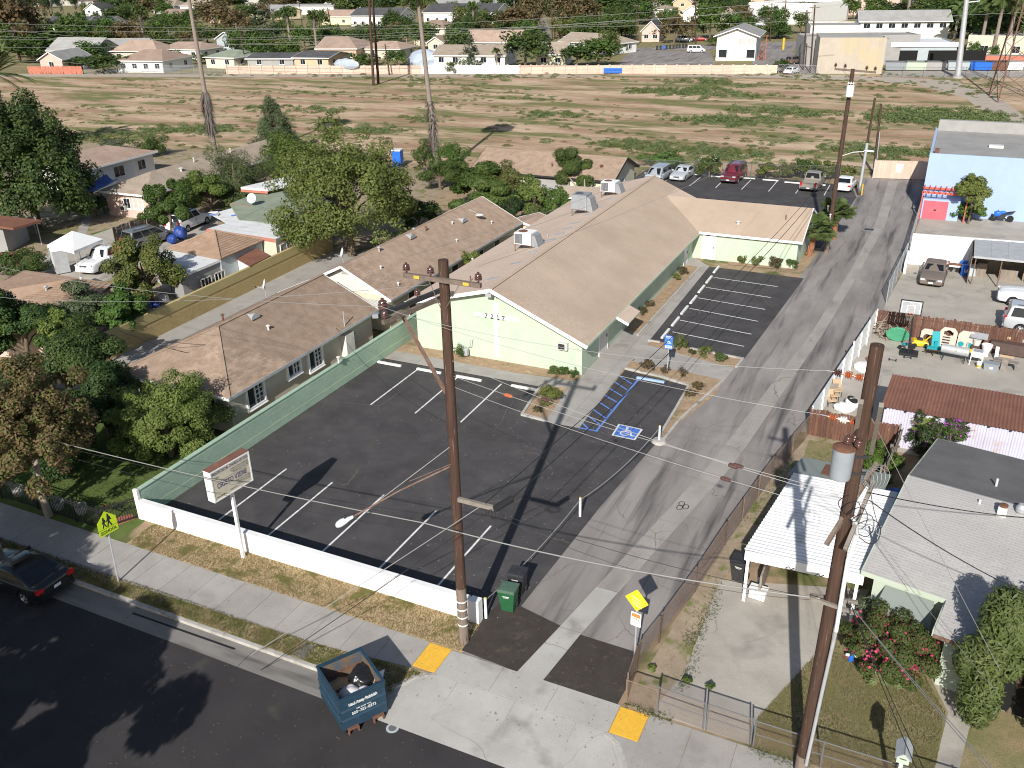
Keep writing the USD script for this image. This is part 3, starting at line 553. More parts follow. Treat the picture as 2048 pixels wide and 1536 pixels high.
def shingle_tabs(slopes,tw,th,rng,thick=.012,jit=.0):
 """slopes: list of (3-d polygon with its first edge on the eave)"""
 out=[]
 for P_ in slopes:
  P_=np.asarray(P_,float);u=P_[1]-P_[0];u/=np.linalg.norm(u);n=np.cross(P_[1]-P_[0],P_[2]-P_[0]);n/=np.linalg.norm(n)
  if n[2]<0:n=-n
  v=np.cross(n,u);v=v if v[2]>0 else-v
  q=np.c_[(P_-P_[0])@u,(P_-P_[0])@v];pg=Polygon(q);vmax=q[:,1].max()
  for r_ in range(int(vmax/th)):
   v0=r_*th;ln=pg.intersection(sbox(-500,v0+th*.45,500,v0+th*.55))
   for gm in getattr(ln,'geoms',[ln]):
    if gm.is_empty:continue
    a,_,b,_=gm.bounds;off=-rng.random()*tw if jit else-(r_%2)*tw/2
    e=np.arange(a+off,b,tw);e0,e1=np.clip(e,a,b),np.clip(e+tw*.975,a,b);k=e1-e0>.03;e0,e1=e0[k],e1[k]
    if not len(e0):continue
    t=thick*(1+.5*rng.random(len(e0)));v1=min(v0+th*1.08,vmax)
    w=lambda U,V,T:P_[0]+U[:,None]*u+V*v+np.asarray(T)[:,None]*n
    z_=np.zeros(len(e0))
    out.append(np.stack([w(e0,v0,t),w(e1,v0,t),w(e1,v1,t*.25),w(e0,v1,t*.25),w(e0,v0,z_),w(e1,v0,z_)],1))
 return np.concatenate(out)
TABF=np.array([[0,1,2],[0,2,3],[4,5,1],[4,1,0],[4,0,3],[5,2,1]])
def shingled(roof,slopes,tw,th,mat,n_parts=0,seed=1,thick=.012,jit=.0,name='shingle'):
 T=shingle_tabs(slopes,tw,th,np.random.default_rng(seed),thick,jit)
 nn=np.cross(T[0][1]-T[0][0],T[0][2]-T[0][0]);F=TABF if nn[2]>0 else TABF[:,::-1]
 if n_parts:
  d=np.linalg.norm(T.mean(1)-CAM,axis=1)
  pp=np.stack([1024+FPX*((T.mean(1)-CAM)@_r)/((T.mean(1)-CAM)@_f),768-FPX*((T.mean(1)-CAM)@_u)/((T.mean(1)-CAM)@_f)],1)
  d=d+1e4*((pp<0).any(1)|(pp[:,0]>2048)|(pp[:,1]>1536));o=np.argsort(d);near,T=T[o[:n_parts]],T[o[n_parts:]]
  for t in near:part(roof,name,(t,F),mat)
 if len(T):
  f=(F[None]+6*np.arange(len(T))[:,None,None]).reshape(-1,3)
  part(roof,name+'s',(T.reshape(-1,3),f),mat,kind='stuff')
def roof_slab(parent,slopes,mat,t=.14,name='roof'):
 m=MB()
 for P_ in slopes:
  P_=np.asarray(P_,float);n=np.cross(P_[1]-P_[0],P_[2]-P_[0]);n/=np.linalg.norm(n)
  if n[2]<0:P_,n=P_[::-1],-n
  m.slab(P_,t,n)
 return part(parent,name,m,mat)
def fascia(parent,pts,h=.18,w=.04,mat='trim_white',name='fascia'):
 m=MB()
 for p0,p1 in zip(pts[:-1],pts[1:]):
  p0,p1=np.array(p0,float),np.array(p1,float);m.beam(p0-[0,0,h/2-.02],p1-[0,0,h/2-.02],w,h)
 return part(parent,name,m,mat)
def vent_pipe(parent,p,h=.4,r=.05,mat='galv',cap=True,name='vent_pipe'):
 m=MB().lathe([(0,h),(r,h),(r,-.1)],8,p)
 if cap:m.lathe([(0,h+.09),(r*2.1,h+.02),(r*2.1,h-.02),(0,h-.02)],10,p)
 return part(parent,name,m,mat)
def dormer_vent(parent,p,s=.35,face=(1,0),mat='grey_metal'):
 p=np.asarray(p,float);fx=np.array([face[0],face[1],0.]);sx=np.array([-face[1],face[0],0.]);th=np.linspace(0,np.pi,9)
 ring=np.array([p+sx*s*math.cos(t)+np.array([0,0,s*.9*math.sin(t)])+fx*s*.7 for t in th]);tip=p-fx*s*1.1+[0,0,s*.55]
 m=MB();v=np.vstack([ring,[tip],[p+fx*s*.7]]);m.add(v,[[i,i+1,9]for i in range(8)]+[[i+1,i,10]for i in range(8)]);return part(parent,'roof_vent',m,mat)
def gable_house(name,label,cat,o,rz,w,d,eave,ridge,axis='x',wall='white_stucco',roof='roof_grey',oh=.5,hip=(0,0),opens=(),group=None,tr='trim_white',chim=None,rt=.14,shing=None,base=0.):
 """o: front left foot of the walls, x along the front, y into the depth"""
 t=thing(name,label,cat,(o[0],o[1],base),rz,group)
 if axis=='x':W_,D_,f=w,d,(lambda a,b,z:(a,b,z))
 else:W_,D_,f=d,w,(lambda a,b,z:(b,a,z))
 sl=(ridge-eave)/(D_/2);ez=eave-sl*oh;h0,h1=hip
 body=[(0,0,0),(0,0,eave),(0,D_/2,eave if h0 else ridge-.02),(0,D_,eave),(0,D_,0)]
 m=MB();A=np.array([f(0,b,z)for _,b,z in body]);B=np.array([f(W_,b,eave if(h1 and i==2)else(ridge-.02 if i==2 else z))for i,(_,b,z)in enumerate(body)])
 v=np.vstack([A,B]);m.add(v,[[0,1,4],[1,3,4],[1,2,3],[5,9,6],[6,9,8],[6,8,7]]+[q for i in range(5)for q in([i,i+5,(i+1)%5],[(i+1)%5,i+5,(i+1)%5+5])])
 wl=part(t,'wall',m,wall)
 a0,a1=-oh,W_+oh
 R0,R1=(h0-0 if h0 else a0),(W_-h1 if h1 else a1)
 S=[[f(a0,-oh,ez),f(a1,-oh,ez),f(R1,D_/2,ridge),f(R0,D_/2,ridge)],[f(a1,D_+oh,ez),f(a0,D_+oh,ez),f(R0,D_/2,ridge),f(R1,D_/2,ridge)]]
 if h0:S.append([f(a0,D_+oh,ez),f(a0,-oh,ez),f(R0,D_/2,ridge)])
 if h1:S.append([f(a1,-oh,ez),f(a1,D_+oh,ez),f(R1,D_/2,ridge)])
 S=[[np.array(p)+[0,0,rt]for p in s]for s in S]
 r=roof_slab(t,S,roof,rt)
 up=np.array([0,0,rt-.01])
 for bb in(-oh,D_+oh):fascia(t,[np.array(f(a0,bb,ez))+up,np.array(f(a1,bb,ez))+up],.2,.05,tr)
 for aa,hh in((a0,h0),(a1,h1)):
  if not hh:fascia(t,[np.array(f(aa,-oh,ez))+up,np.array(f(aa,D_/2,ridge))+up,np.array(f(aa,D_+oh,ez))+up],.2,.05,tr)
  else:fascia(t,[np.array(f(aa,-oh,ez))+up,np.array(f(aa,D_+oh,ez))+up],.2,.05,tr)
 side={'f':((0,0,0),(1,0,0),(0,-1,0)),'r':((w,0,0),(0,1,0),(1,0,0)),'b':((w,d,0),(-1,0,0),(0,1,0)),'l':((0,d,0),(0,-1,0),(-1,0,0))}
 for op in opens:wall_open(t,*side[op[0]],*op[1:5],op[5]if len(op)>5 else 'win',**(op[6]if len(op)>6 else{}))
 if chim:part(r,'chimney',MB().box(chim[0]-.3,chim[0]+.3,chim[1]-.3,chim[1]+.3,eave,ridge+.7),chim[2]if len(chim)>2 else 'grey_stucco')
 t.SetCustomDataByKey('roof_path',str(r.GetPath()))if False else None
 return t,r,S
# ---------------------------------------------------------------- the church
ch=thing('church','long mint green stucco church with white cross and number on its gable','church')
XL,XR,YF,YB,XRG,ZRG=-29.9,-18.05,47.35,80.7,-24.0,5.1
sR,sL=.43,.268
zr,zl=ZRG-sR*(XR-XRG),ZRG-sL*(XRG-XL)
prof=[(XL,0),(XR,0),(XR,zr-.13),(XRG,ZRG-.13),(XL,zl-.13)]
m=MB();A=np.array([(x_,YF,z_)for x_,z_ in prof]);B=A+[0,YB-YF,0]
m.add(np.vstack([A,B]),[[0,1,2],[0,2,3],[0,3,4],[5,7,6],[5,8,7],[5,9,8]]+[q for i in range(5)for q in([i,i+5,(i+1)%5],[(i+1)%5,i+5,(i+1)%5+5])])
wl=part(ch,'wall',m,'mint_stucco')
part(ch,'wing_wall',MB().poly(sbox(-18.04,73.72,-9.35,82.0),0,2.5).add([(-9.36,73.72,2.5),(-9.36,82,2.5),(-9.36,77.9,4.0),(-9.40,73.72,2.5),(-9.40,82,2.5),(-9.40,77.9,4.0)],[[0,1,2],[3,5,4]]),'mint_stucco')
y0,y1=46.75,81.3;eR,eL=(-17.5,ZRG-sR*6.5),(-30.35,ZRG-sL*6.35)
wz=2.42;RG=(-21.8,77.95,4.15)
mainR=[(eR[0],y0,eR[1]),(eR[0],73.45,eR[1]),RG,(-21.8,77.95,4.155),(-21.8,y1,ZRG-sR*2.2),(XRG,y1,ZRG),(XRG,y0,ZRG)]
mainR=[(eR[0],y0,eR[1]),(eR[0],73.6,eR[1]),(-21.75,77.9,ZRG-sR*2.25),(-17.5,81.3,eR[1]),(XRG,y1,ZRG),(XRG,y0,ZRG)]
rf=roof_slab(ch,[[(eR[0],y0,eR[1]),(eR[0],y1,eR[1]),(XRG,y1,ZRG),(XRG,y0,ZRG)],[(eL[0],y1,eL[1]),(eL[0],y0,eL[1]),(XRG,y0,ZRG),(XRG,y1,ZRG)],
[(-9.0,73.45,wz),(-9.0,77.95,4.15),(-21.8,77.95,4.15),(-17.6,73.45,wz)],[(-9.0,82.4,wz),(-17.4,82.4,wz),(-21.8,77.95,4.15),(-9.0,77.95,4.15)],
[(-16.65,52.1,eR[1]-sR*.85),(-16.65,54.6,eR[1]-sR*.85),(-17.52,54.6,eR[1]+.006),(-17.52,52.1,eR[1]+.006)]],'shingle_lt')
shingled(rf,[[(eR[0],y0,eR[1]),(eR[0],73.3,eR[1]),(-21.7,77.7,ZRG-sR*2.3),(-21.8,y1,ZRG-sR*2.2),(XRG,y1,ZRG),(XRG,y0,ZRG)]],.31,.145,'shingle_tan',300,3,jit=1)
shingled(rf,[[(-17.6,73.45,wz),(-9.0,73.45,wz),(-9.0,77.95,4.15),(-21.8,77.95,4.15)]],.31,.145,'shingle_tan',0,4,jit=1)
shingled(rf,[[(eL[0],y1,eL[1]),(eL[0],y0,eL[1]),(XRG,y0,ZRG),(XRG,y1,ZRG)]],.6,.25,'shingle_lt',0,5,thick=.006,jit=1)
part(rf,'ridge_cap',MB().beam((XRG,y0,ZRG+.015),(XRG,y1,ZRG+.015),.26,.03),'shingle_tan')
fascia(ch,[(eL[0],y0-.02,eL[1]),(XRG,y0-.02,ZRG),(eR[0],y0-.02,eR[1])],.24,.05,name='rake_board')
fascia(ch,[(eR[0]+.02,y0,eR[1]),(eR[0]+.02,73.4,eR[1])],.16,.04,'mint_stucco');fascia(ch,[(-17.5,73.42,wz),(-9.0,73.42,wz)],.2,.05);fascia(ch,[(-8.98,73.4,wz),(-8.98,77.95,4.15),(-8.98,82.4,wz)],.2,.05,name='rake_board')
fascia(ch,[(-17.5,52.08,eR[1]+.02),(-16.63,52.08,eR[1]-sR*.85)],.18,.04,name='canopy_board')
def FY(x,y):return onY(x,y,YF)
cr=part(ch,'cross',MB().box(-24.06,-23.8,YF-.07,YF-.003,.25,4.05).box(-25.55,-24.063,YF-.068,YF-.004,2.95,3.17).box(-23.797,-22.35,YF-.068,YF-.004,2.95,3.17),'white_paint')
for ch_,dx in zip('7217',(-.72,-.3,.12,.5)):
 t_=meshkit.text_mesh(ch_,.28,.02,True);v_=t_.vertices;w_=np.c_[v_[:,0]+XRG+dx-.03,YF-.072-v_[:,2],v_[:,1]+2.92];part(cr,'number',(w_,t_.faces),'number_black')
wall_open(ch,(XL,YF,0),(1,0,0),(0,-1,0),6.0,4.28,.5,.36,'vent',frame='mint_stucco')
part(ch,'gable_lamp',MB().box(-24.35,-23.95,YF-.62,YF-.05,4.55,4.8),'grey_metal')
p_=FY(1128,690);wall_open(ch,(XL,YF,0),(1,0,0),(0,-1,0),p_[0]-XL-.3,p_[2]-.22,.62,.45,'ac')
gm_=thing('gas_meter','grey gas meter with pipes at the foot of the church gable','gas meter',(FY(937,708)[0],YF-.35,0))
part(gm_,'meter_body',MB().box(-.16,.16,-.12,.12,.18,.6).lathe([(0,.66),(.13,.6),(.13,.56)],10),'galv',30);part(gm_,'pipe',MB().tube([(-.28,0,0),(-.28,0,.75),(-.1,0,.8),(-.1,0,.55)],.025).tube([(.1,0,.5),(.1,0,.78),(.35,0,.85),(.4,0,1.2),(.45,.1,1.4)],.025),'grey_metal')
wall_open(ch,(XR,YF,0),(0,1,0),(1,0,0),50.45-YF,.02,1.5,2.05,'door',doormat='offwhite_siding')
wall_open(ch,(XR,YF,0),(0,1,0),(1,0,0),70.9-YF,.02,.95,2.05,'door',doormat='galv')
p0_,p1_=onY(1405,513,73.72)[0],onY(1428,516,73.72)[0];wall_open(ch,(-18.04,73.72,0),(1,0,0),(0,-1,0),p0_+18.04,.02,1.0,2.05,'door')
part(ch,'door_lamp',MB().box(-16.9,-16.6,73.6,73.71,2.12,2.28),'dark_metal')
def zL(x_):return ZRG-sL*(XRG-x_)
for(x_,y_),X_ in(((953,578),-26.4),((980,565),-25.9),((1005,530),-27)):pass
for px_,X_,h_,mt in((((941,560)),-27.0,.35,'rust'),((920,578),-27.5,.3,'galv'),((1095,470),-26,.25,'galv')):
 p=onX(px_[0],px_[1],X_);vent_pipe(rf,(X_,p[1],zL(X_)),h_,.05,mt,False)
for px_ in((985,557),(1030,527),(1065,497),(1100,482),(1118,470),(1133,459),(1150,445),(1175,428),(1195,412),(1222,396)):
 p=onX(px_[0],px_[1],-25.2);q=np.array([-25.2,p[1],zL(-25.2)+.01]);part(rf,'flashing',MB().slab([q+(-.45,-.2,-.12),q+(.4,-.2,.11),q+(.4,.35,.11),q+(-.45,.25,-.12)],.02),'grey_metal')
for px_ in((1258,455),(1310,428),(1656,419),(1660,436)):
 p=G(px_[0],px_[1],3.3);zz=wz+(p[1]-73.45)*.384
 if px_[0]>1300:vent_pipe(rf,(p[0],p[1],3.3),.3,.05,'pale_metal')
vent_pipe(rf,(-14.6,75,2.95),.25,.12,'pale_metal');vent_pipe(rf,(-10.9,76.1,3.4),.45,.05,'rust',False);vent_pipe(rf,(-10.6,75.3,3.1),.2,.05,'galv',False)
def rooftop_ac(label,px_,X_,body,grille,fan,sz=(1.35,1.2,.85),dirx=1):
 p=onX(px_[0],px_[1],X_);t=thing('rooftop_air_conditioner',label,'air conditioner',(X_,p[1],zL(X_)))
 a,b,c=sz;z0=.42
 bd=part(t,'housing',MB().box(-a/2,a/2,-b/2,b/2,z0,z0+c),body)
 part(bd,'front_grille',MB().box(-a/2+.04,.0,-b/2-.02,-b/2-.002,z0+.06,z0+c-.06),grille)
 g=MB()
 for q in np.linspace(-a/2+.07,-.03,9):g.box(q-.008,q+.008,-b/2-.035,-b/2-.021,z0+.06,z0+c-.06)
 part(bd,'grille_bar',g,'grey_metal')
 part(bd,'fan_cover',MB().lathe([(0,z0+c+.025),(.34,z0+c+.02),(.36,z0+c-.01)],20,(-a*.15,0,0)),fan)
 part(bd,'corner_trim',MB().box(a/2-.03,a/2+.012,-b/2-.012,-b/2+.03,z0,z0+c),'galv')
 for lx,ly in((-a/2+.05,-b/2+.05),(a/2-.05,-b/2+.05),(-a/2+.05,b/2-.05),(a/2-.05,b/2-.05)):
  part(t,'leg',MB().beam((lx,ly,lx*sL),(lx,ly,z0),.05,.05,(0,1,0)),'rust_pipe')
 part(t,'duct',MB().add([(a/2+.01,-b*.42,z0+c*.9),(a/2+.01,b*.42,z0+c*.9),(a/2+.28,b*.42,z0+c*.78),(a/2+.28,-b*.42,z0+c*.78),(a/2+.01,-b*.46,z0-.05),(a/2+.01,b*.46,z0-.05),(a/2+.62,b*.46,.2),(a/2+.62,-b*.46,.2)],[[0,3,2,1],[3,7,6,2],[0,4,7,3],[1,2,6,5],[4,5,6,7]]),'ac_grey')
 part(t,'frame_rail',MB().beam((-a/2,-b/2+.04,z0-.03),(a/2,-b/2+.04,z0-.03),.05,.05).beam((-a/2,b/2-.04,z0-.03),(a/2,b/2-.04,z0-.03),.05,.05),'rust_pipe')
rooftop_ac('white rooftop air conditioner with rusty fan cover nearest the utility pole',(1052,505),-26.5,'white_paint','bumper_grey','rust')
rooftop_ac('grey rooftop air conditioner with a wide grille in the middle of the row',(1163,428),-26.3,'ac_grey','plastic_grey','bumper_grey',(1.3,1.4,1.2))
rooftop_ac('white rooftop air conditioner farthest along the church ridge',(1220,392),-26.1,'white_paint','bumper_grey','rust')
# ---------------------------------------------------------------- tan roofed flats left of the church
AX0,AX1,AY0,AY1=-40.7,-33.05,32.6,46.6
fl=thing('apartment_building','low beige flats with tan hipped roof behind the green block wall','apartment building')
part(fl,'wall',MB().box(AX0,AX1,AY0,AY1,0,2.55).add([(AX0,AY1,2.55),(AX1,AY1,2.55),(-36.85,AY1,4.25)],[[0,1,2]]),'beige_stucco')
ez,rz_=2.5,4.45;E0,E1,F0,F1=AX0-.45,AX1+.5,AY0-.5,AY1+.25;HR=36.4
S1=[[(E1,F0,ez),(E1,F1,ez),(-36.85,F1,rz_),(-36.85,HR,rz_)],[(E0,F1,ez),(E0,F0,ez),(-36.85,HR,rz_),(-36.85,F1,rz_)],[(E0,F0,ez),(E1,F0,ez),(-36.85,HR,rz_)]]
r1=roof_slab(fl,S1,'shingle_brown',.12)
shingled(r1,S1,.42,.15,'shingle_brown',300,11,jit=1)
part(r1,'hip_cap',MB().beam((E1,F0,ez+.02),(-36.85,HR,rz_+.02),.24,.03).beam((E0,F0,ez+.02),(-36.85,HR,rz_+.02),.24,.03).beam((-36.85,HR,rz_+.02),(-36.85,F1,rz_+.02),.24,.03),'shingle_brown')
fascia(fl,[(E0,F0-.01,ez),(E1,F0-.01,ez)],.17);fascia(fl,[(E1+.01,F0,ez),(E1+.01,F1,ez)],.17,.04,'galv');fascia(fl,[(E0,F1,ez),(-36.85,F1,rz_),(E1,F1,ez)],.17)
for(a0,b0),(a1,b1),mu in(((492,792),(532,828),(1,3)),((573,738),(600,752),(1,1)),((615,713),(645,745),(1,3))):
 q0,q1=onX(a0,b0,AX1),onX(a1,b1,AX1);y_0,y_1=sorted((q0[1],q1[1]));wall_open(fl,(AX1,0,0),(0,1,0),(1,0,0),y_0,.95 if mu[1]>1 else 1.35,max(y_1-y_0,.9),1.15 if mu[1]>1 else.7,'win',mun=mu,fw=.13,dep=.16)
for x_,w_ in((-39.8,1.6),(-36.8,1.2),(-35,.9)):wall_open(fl,(0,AY0,0),(1,0,0),(0,-1,0),x_,.9,w_,1.1,'win',mun=(1,0))
part(fl,'meter_cabinet',MB().box(AX1,AX1+.45,43.0,43.9,.5,2.0),'offwhite_siding');part(fl,'service_mast',MB().tube([(AX1+.3,43.2,2.0),(AX1+.3,43.2,3.6)],.035),'galv');part(fl,'meter',MB().lathe([(0,.1),(.1,.08),(.1,0)],12,(AX1+.1,44.6,1.3)).box(AX1,AX1+.2,44.3,44.55,1.0,1.6),'galv')
def sl1(x_):return ez+(E1-x_)/(E1+36.85)*(rz_-ez)
for a_,b_,k_ in((450,657,'p'),(536,652,'p'),(446,638,'c'),(670,658,'p')):
 p=G(a_,b_,3.9);vent_pipe(r1,(p[0],p[1],sl1(p[0])if p[0]>-36.85 else 3.9),.28,.06,'pale_metal' if k_=='p' else 'rust')
p=G(507,648,3.8);dormer_vent(r1,(p[0],p[1],sl1(p[0])),.38)
for label,a_,b_,zz in(('small white satellite dish at the driveway edge of the near tan roof',531,585,3.0),('white satellite dish on the tan roof edge under the big tree',686,520,3.0)):
 p=G(a_,b_,zz);t_=thing('satellite_dish',label,'satellite dish',p)
 part(t_,'mast',MB().tube([(0,0,-.6),(0,0,.35),(.05,0,.5)],.025).tube([(0,0,.35),(-.5,-.3,.45)],.018),'grey_metal');part(t_,'dish',MB().lathe([(0,.0),(.2,.02),(.36,.09),(.37,.08),(.2,.0),(0,-.02)],18).v and(lambda mm:((trimesh.transformations.rotation_matrix(1.25,(.7,-.7,0))[:3,:3]@mm.arrays()[0].T).T+[.05,0,.6],mm.arrays()[1]))(MB().lathe([(0,.0),(.2,.02),(.36,.09),(.37,.08),(.2,-.0),(0,-.02)],18)),'pale_metal');part(t_,'receiver',MB().box(-.56,-.46,-.36,-.28,.4,.5),'dark_metal')
f2=thing('apartment_building','cream board clad flats with wide tan gable roof beside the church','apartment building')
BX0,BX1,BY0,BY1=-40.1,-33.1,48.9,69.6;GZ=4.6;ez2=2.62;gx=-36.5
part(f2,'wall',MB().box(BX0,BX1,BY0,BY1,0,2.8).add([(BX0,BY0,2.8),(BX1,BY0,2.8),(gx,BY0,4.45),(BX0,BY1,2.8),(BX1,BY1,2.8),(gx,BY1,4.45)],[[0,1,2],[3,5,4]]),'cream_stucco')
S2=[[(-32.55,48.4,ez2),(-32.55,70.1,ez2),(gx,70.1,GZ),(gx,48.4,GZ)],[(-40.6,70.1,ez2),(-40.6,48.4,ez2),(gx,48.4,GZ),(gx,70.1,GZ)]]
r2=roof_slab(f2,S2,'shingle_brown',.12);shingled(r2,S2,.4,.15,'shingle_brown',200,12,jit=1)
fascia(f2,[(-40.6,48.38,ez2),(gx,48.38,GZ),(-32.55,48.38,ez2)],.18);fascia(f2,[(-32.53,48.4,ez2),(-32.53,70.1,ez2)],.16,.04,'galv');fascia(f2,[(-32.55,70.12,ez2),(gx,70.12,GZ),(-40.6,70.12,ez2)],.18)
b_=MB()
for q in np.arange(.3,2.6,.2):b_.box(BX1+.002,BX1+.02,BY0+.1,BY1-.1,q,q+.015)
part(f2,'board_joint',b_,'old_wood')
for k_ in range(9):
 q=2.85+k_*.19;h_=max(.3,(4.42-q)/(4.45-2.8)*3.5);part(f2,'gable_board',MB().box(gx-h_*1.0,gx+h_*.93,BY0-.03,BY0-.004,q-.17,q),'offwhite_siding')
wall_open(f2,(0,BY0-.03,0),(1,0,0),(0,-1,0),gx-.3,3.85,.6,.35,'vent',frame='offwhite_siding')
for y_,kd in((51.5,'door'),(54.5,'win'),(58,'door'),(62,'win'),(65.5,'door')):
 wall_open(f2,(BX1,0,0),(0,1,0),(1,0,0),y_,.05 if kd=='door' else 1.0,.95 if kd=='door' else 1.4,2.0 if kd=='door' else 1.0,kd,doormat='dark_paint',mun=(1,0))
pc=part(f2,'patio_cover',MB().box(-36.6,-32.8,47.0,48.35,2.43,2.47),'offwhite_siding')
for q in np.arange(-36.5,-32.8,.3):part(pc,'slat',MB().box(q,q+.18,46.95,48.36,2.475,2.5),'offwhite_siding')
def sl2(x_):return ez2+(-32.55-x_)/(-32.55-gx)*(GZ-ez2)
for a_,b_,mt in((760,520,'galv'),(762,538,'pale_metal'),(795,548,'pale_metal'),(828,468,'galv'),(853,475,'rust'),(944,495,'pale_metal'),(962,402,'pale_metal'),(913,472,'pale_metal'),(983,435,'pale_metal'),(905,455,'pale_metal')):
 p=G(a_,b_,3.8);vent_pipe(r2,(p[0],p[1],max(sl2(p[0]),2.7)if p[0]>gx else 3.9),.35 if mt!='pale_metal' else.2,.07 if mt=='galv' else.05,mt)
p=G(924,445,3.9);dormer_vent(r2,(p[0],p[1],sl2(p[0])),.4)
p=G(822,500,3.4);dormer_vent(r2,(p[0],p[1],sl2(p[0])),.4)
t_=thing('roof_antenna','fallen silver aerial and dish lying on the rear flats roof','antenna',(G(952,440,3.6)[0],G(952,440,3.6)[1],sl2(G(952,440,3.6)[0])+.1))
part(t_,'boom',MB().tube([(-.9,.5,.35),(.5,-.2,.15)],.02).tube([(-.3,.5,.2),(0,-.2,.35)],.015),'pale_metal');part(t_,'dish',MB().lathe([(0,.03),(.2,.05),(.35,.12),(.36,.1),(0,0)],14,(.45,-.2,.05)),'pale_metal')
gable_house('shed','small brown roofed lean-to at the far end of the tan flats','shed',(-34.2,70.4),0,3.4,3.0,2.0,2.5,'y','cream_stucco','roof_brown',.3)
# ---------------------------------------------------------------- block walls
def block_wall(label,p0,p1,h,t,mat,bw=.4,bh=.2,n_parts=300,side=1,cap=None,band=None,seed=1,zb=0.,zt=None,cat='wall'):
 p0,p1=np.array(p0,float),np.array(p1,float);Lw=np.hypot(*(p1-p0));u=(p1-p0)/Lw;n=np.array([-u[1],u[0]])*side
 w=thing('block_wall',label,cat,(*p0,0),math.atan2(u[1],u[0]))
 part(w,'wall_core',MB().box(0,Lw,-t/2,t/2,-.1,h),mat)
 hz=zt or h;boxes=[]
 rows=int((hz-zb)/bh)
 for r_ in range(rows):
  for k_ in range(int(Lw/bw)+1):
   a0=max(k_*bw-(r_%2)*bw/2,0)+.006;a1=min(k_*bw-(r_%2)*bw/2+bw,Lw)-.006
   if a1-a0<.05:continue
   boxes.append((a0,a1,zb+r_*bh+.006,zb+(r_+1)*bh-.006))
 rg=np.random.default_rng(seed);T=[]
 for a0,a1,b0,b1 in boxes:
  d=t/2+.008+.004*rg.random();q=np.array([(x_,y_*side,z_)for z_ in(b0,b1)for y_ in(t/2-.01,d)for x_ in(a0,a1)]);T.append(q)
 T=np.array(T);d=np.hypot(p0[0]+u[0]*T[:,0,0],p0[1]+u[1]*T[:,0,0]);o=np.argsort(d);FF=np.vstack([BOXF[:,[0,1,2]],BOXF[:,[0,2,3]]]);FF=FF if side>0 else FF[:,::-1]
 for q in T[o[:n_parts]]:part(w,'block',(q,FF),mat)
 rest=T[o[n_parts:]]
 if len(rest):part(w,'blocks',(rest.reshape(-1,3),(FF[None]+8*np.arange(len(rest))[:,None,None]).reshape(-1,3)),mat,kind='stuff')
 if cap:part(w,'cap',MB().box(-.02,Lw+.02,-t/2-.03,t/2+.03,h,h+cap[0]),cap[1])
 if band:part(w,'painted_band',MB().box(0,Lw,side*(t/2+.012),side*(t/2+.02),band[0],band[0]+band[1]),band[2])
 return w,Lw
gw,_=block_wall('long pale green block wall between the church lot and the tan flats',(-31.35,24.3),(-31.15,49.4),1.52,.2,'green_block',side=-1,cap=(.05,'green_block'),band=(.42,.03,'green_band'))
part(gw,'end_post',MB().box(-.16,-.02,-.13,.13,0,1.62),'white_plaster')
block_wall('short pale green block wall left of the silver cars in the rear lot',(-32.9,86),(-32.7,102),1.7,.2,'green_block',n_parts=150,side=-1,seed=5)
ww=thing('low_wall','low white plastered wall along the dry verge by the street','wall')
part(ww,'wall_core',MB().box(-31.25,-13.75,24.15,24.36,-.1,1.02),'white_plaster');part(ww,'end_pier',MB().box(-13.74,-13.32,24.08,24.42,-.1,1.06),'white_plaster');part(ww,'cap',MB().box(-31.3,-13.8,24.12,24.39,1.02,1.06),'white_plaster')
ow,oL=block_wall('long ochre block wall with khaki top along the left driveway',G2(120,768),G2(665,500),1.85,.2,'ochre_block',side=-1,n_parts=200,seed=3,zt=1.2,cap=(.05,'khaki_cap'))
part(ow,'upper_band',MB().box(.02,oL-.02,-.135,-.112,1.22,1.845),'khaki_cap')
# ================================================================ right hand properties
gh,ghr,S=gable_house('house','grey shingled pale mint house behind the red flowering bush','house',(.395,30.13),-.18,14,11.4,2.63,3.61,'x','pale_mint','shingle_grey',.4,tr='pale_mint')
def loc_(t,p):# local to world for a thing placed with thing()
 return p
def tilt_back(S_):return S_
shl=[[np.array(p)for p in s]for s in S]
def to_world(p,o,rz):c,s=math.cos(rz),math.sin(rz);p=np.asarray(p,float);return np.array([o[0]+c*p[0]-s*p[1],o[1]+s*p[0]+c*p[1],p[2]])
def shingled_local(roof,slopes,o,rz,*a,**k):
 """as shingled(), for a roof whose thing is turned: the nearest tabs are chosen in world space"""
 global CAM,_r,_u,_f
 c,s=math.cos(-rz),math.sin(-rz);R=np.array([[c,-s,0],[s,c,0],[0,0,1]]);keep=(CAM,_r,_u,_f)
 CAM,_r,_u,_f=R@(CAM-[o[0],o[1],0]),R@_r,R@_u,R@_f
 shingled(roof,slopes,*a,**k);CAM,_r,_u,_f=keep
shingled_local(ghr,[shl[0]],(.395,30.13),-.18,.305,.145,'shingle_grey',300,21)
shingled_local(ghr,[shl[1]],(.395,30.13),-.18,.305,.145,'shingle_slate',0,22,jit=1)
part(gh,'porch_wall',MB().box(2.9,13.9,-1.75,-.02,0,2.2),'pale_mint')
ez_=shl[0][0][2];ps=[[(2.55,-2.15,ez_-.3),(14.4,-2.15,ez_-.3),(14.4,-.38,ez_+.012),(2.55,-.38,ez_+.012)]]
pr=roof_slab(gh,ps,'shingle_grey',.1,'porch_roof');shingled_local(pr,ps,(.395,30.13),-.18,.305,.145,'shingle_grey',100,23)
part(gh,'porch_trim',MB().box(2.5,2.545,-2.15,-.35,ez_-.42,ez_-.12),'pale_mint');fascia(gh,[(2.55,-2.17,ez_-.32),(14.4,-2.17,ez_-.32)],.14,.04,'rust_pipe')
part(gh,'porch_opening',MB().box(4.6,6.4,-1.79,-1.752,.05,1.9),'dark_inside')
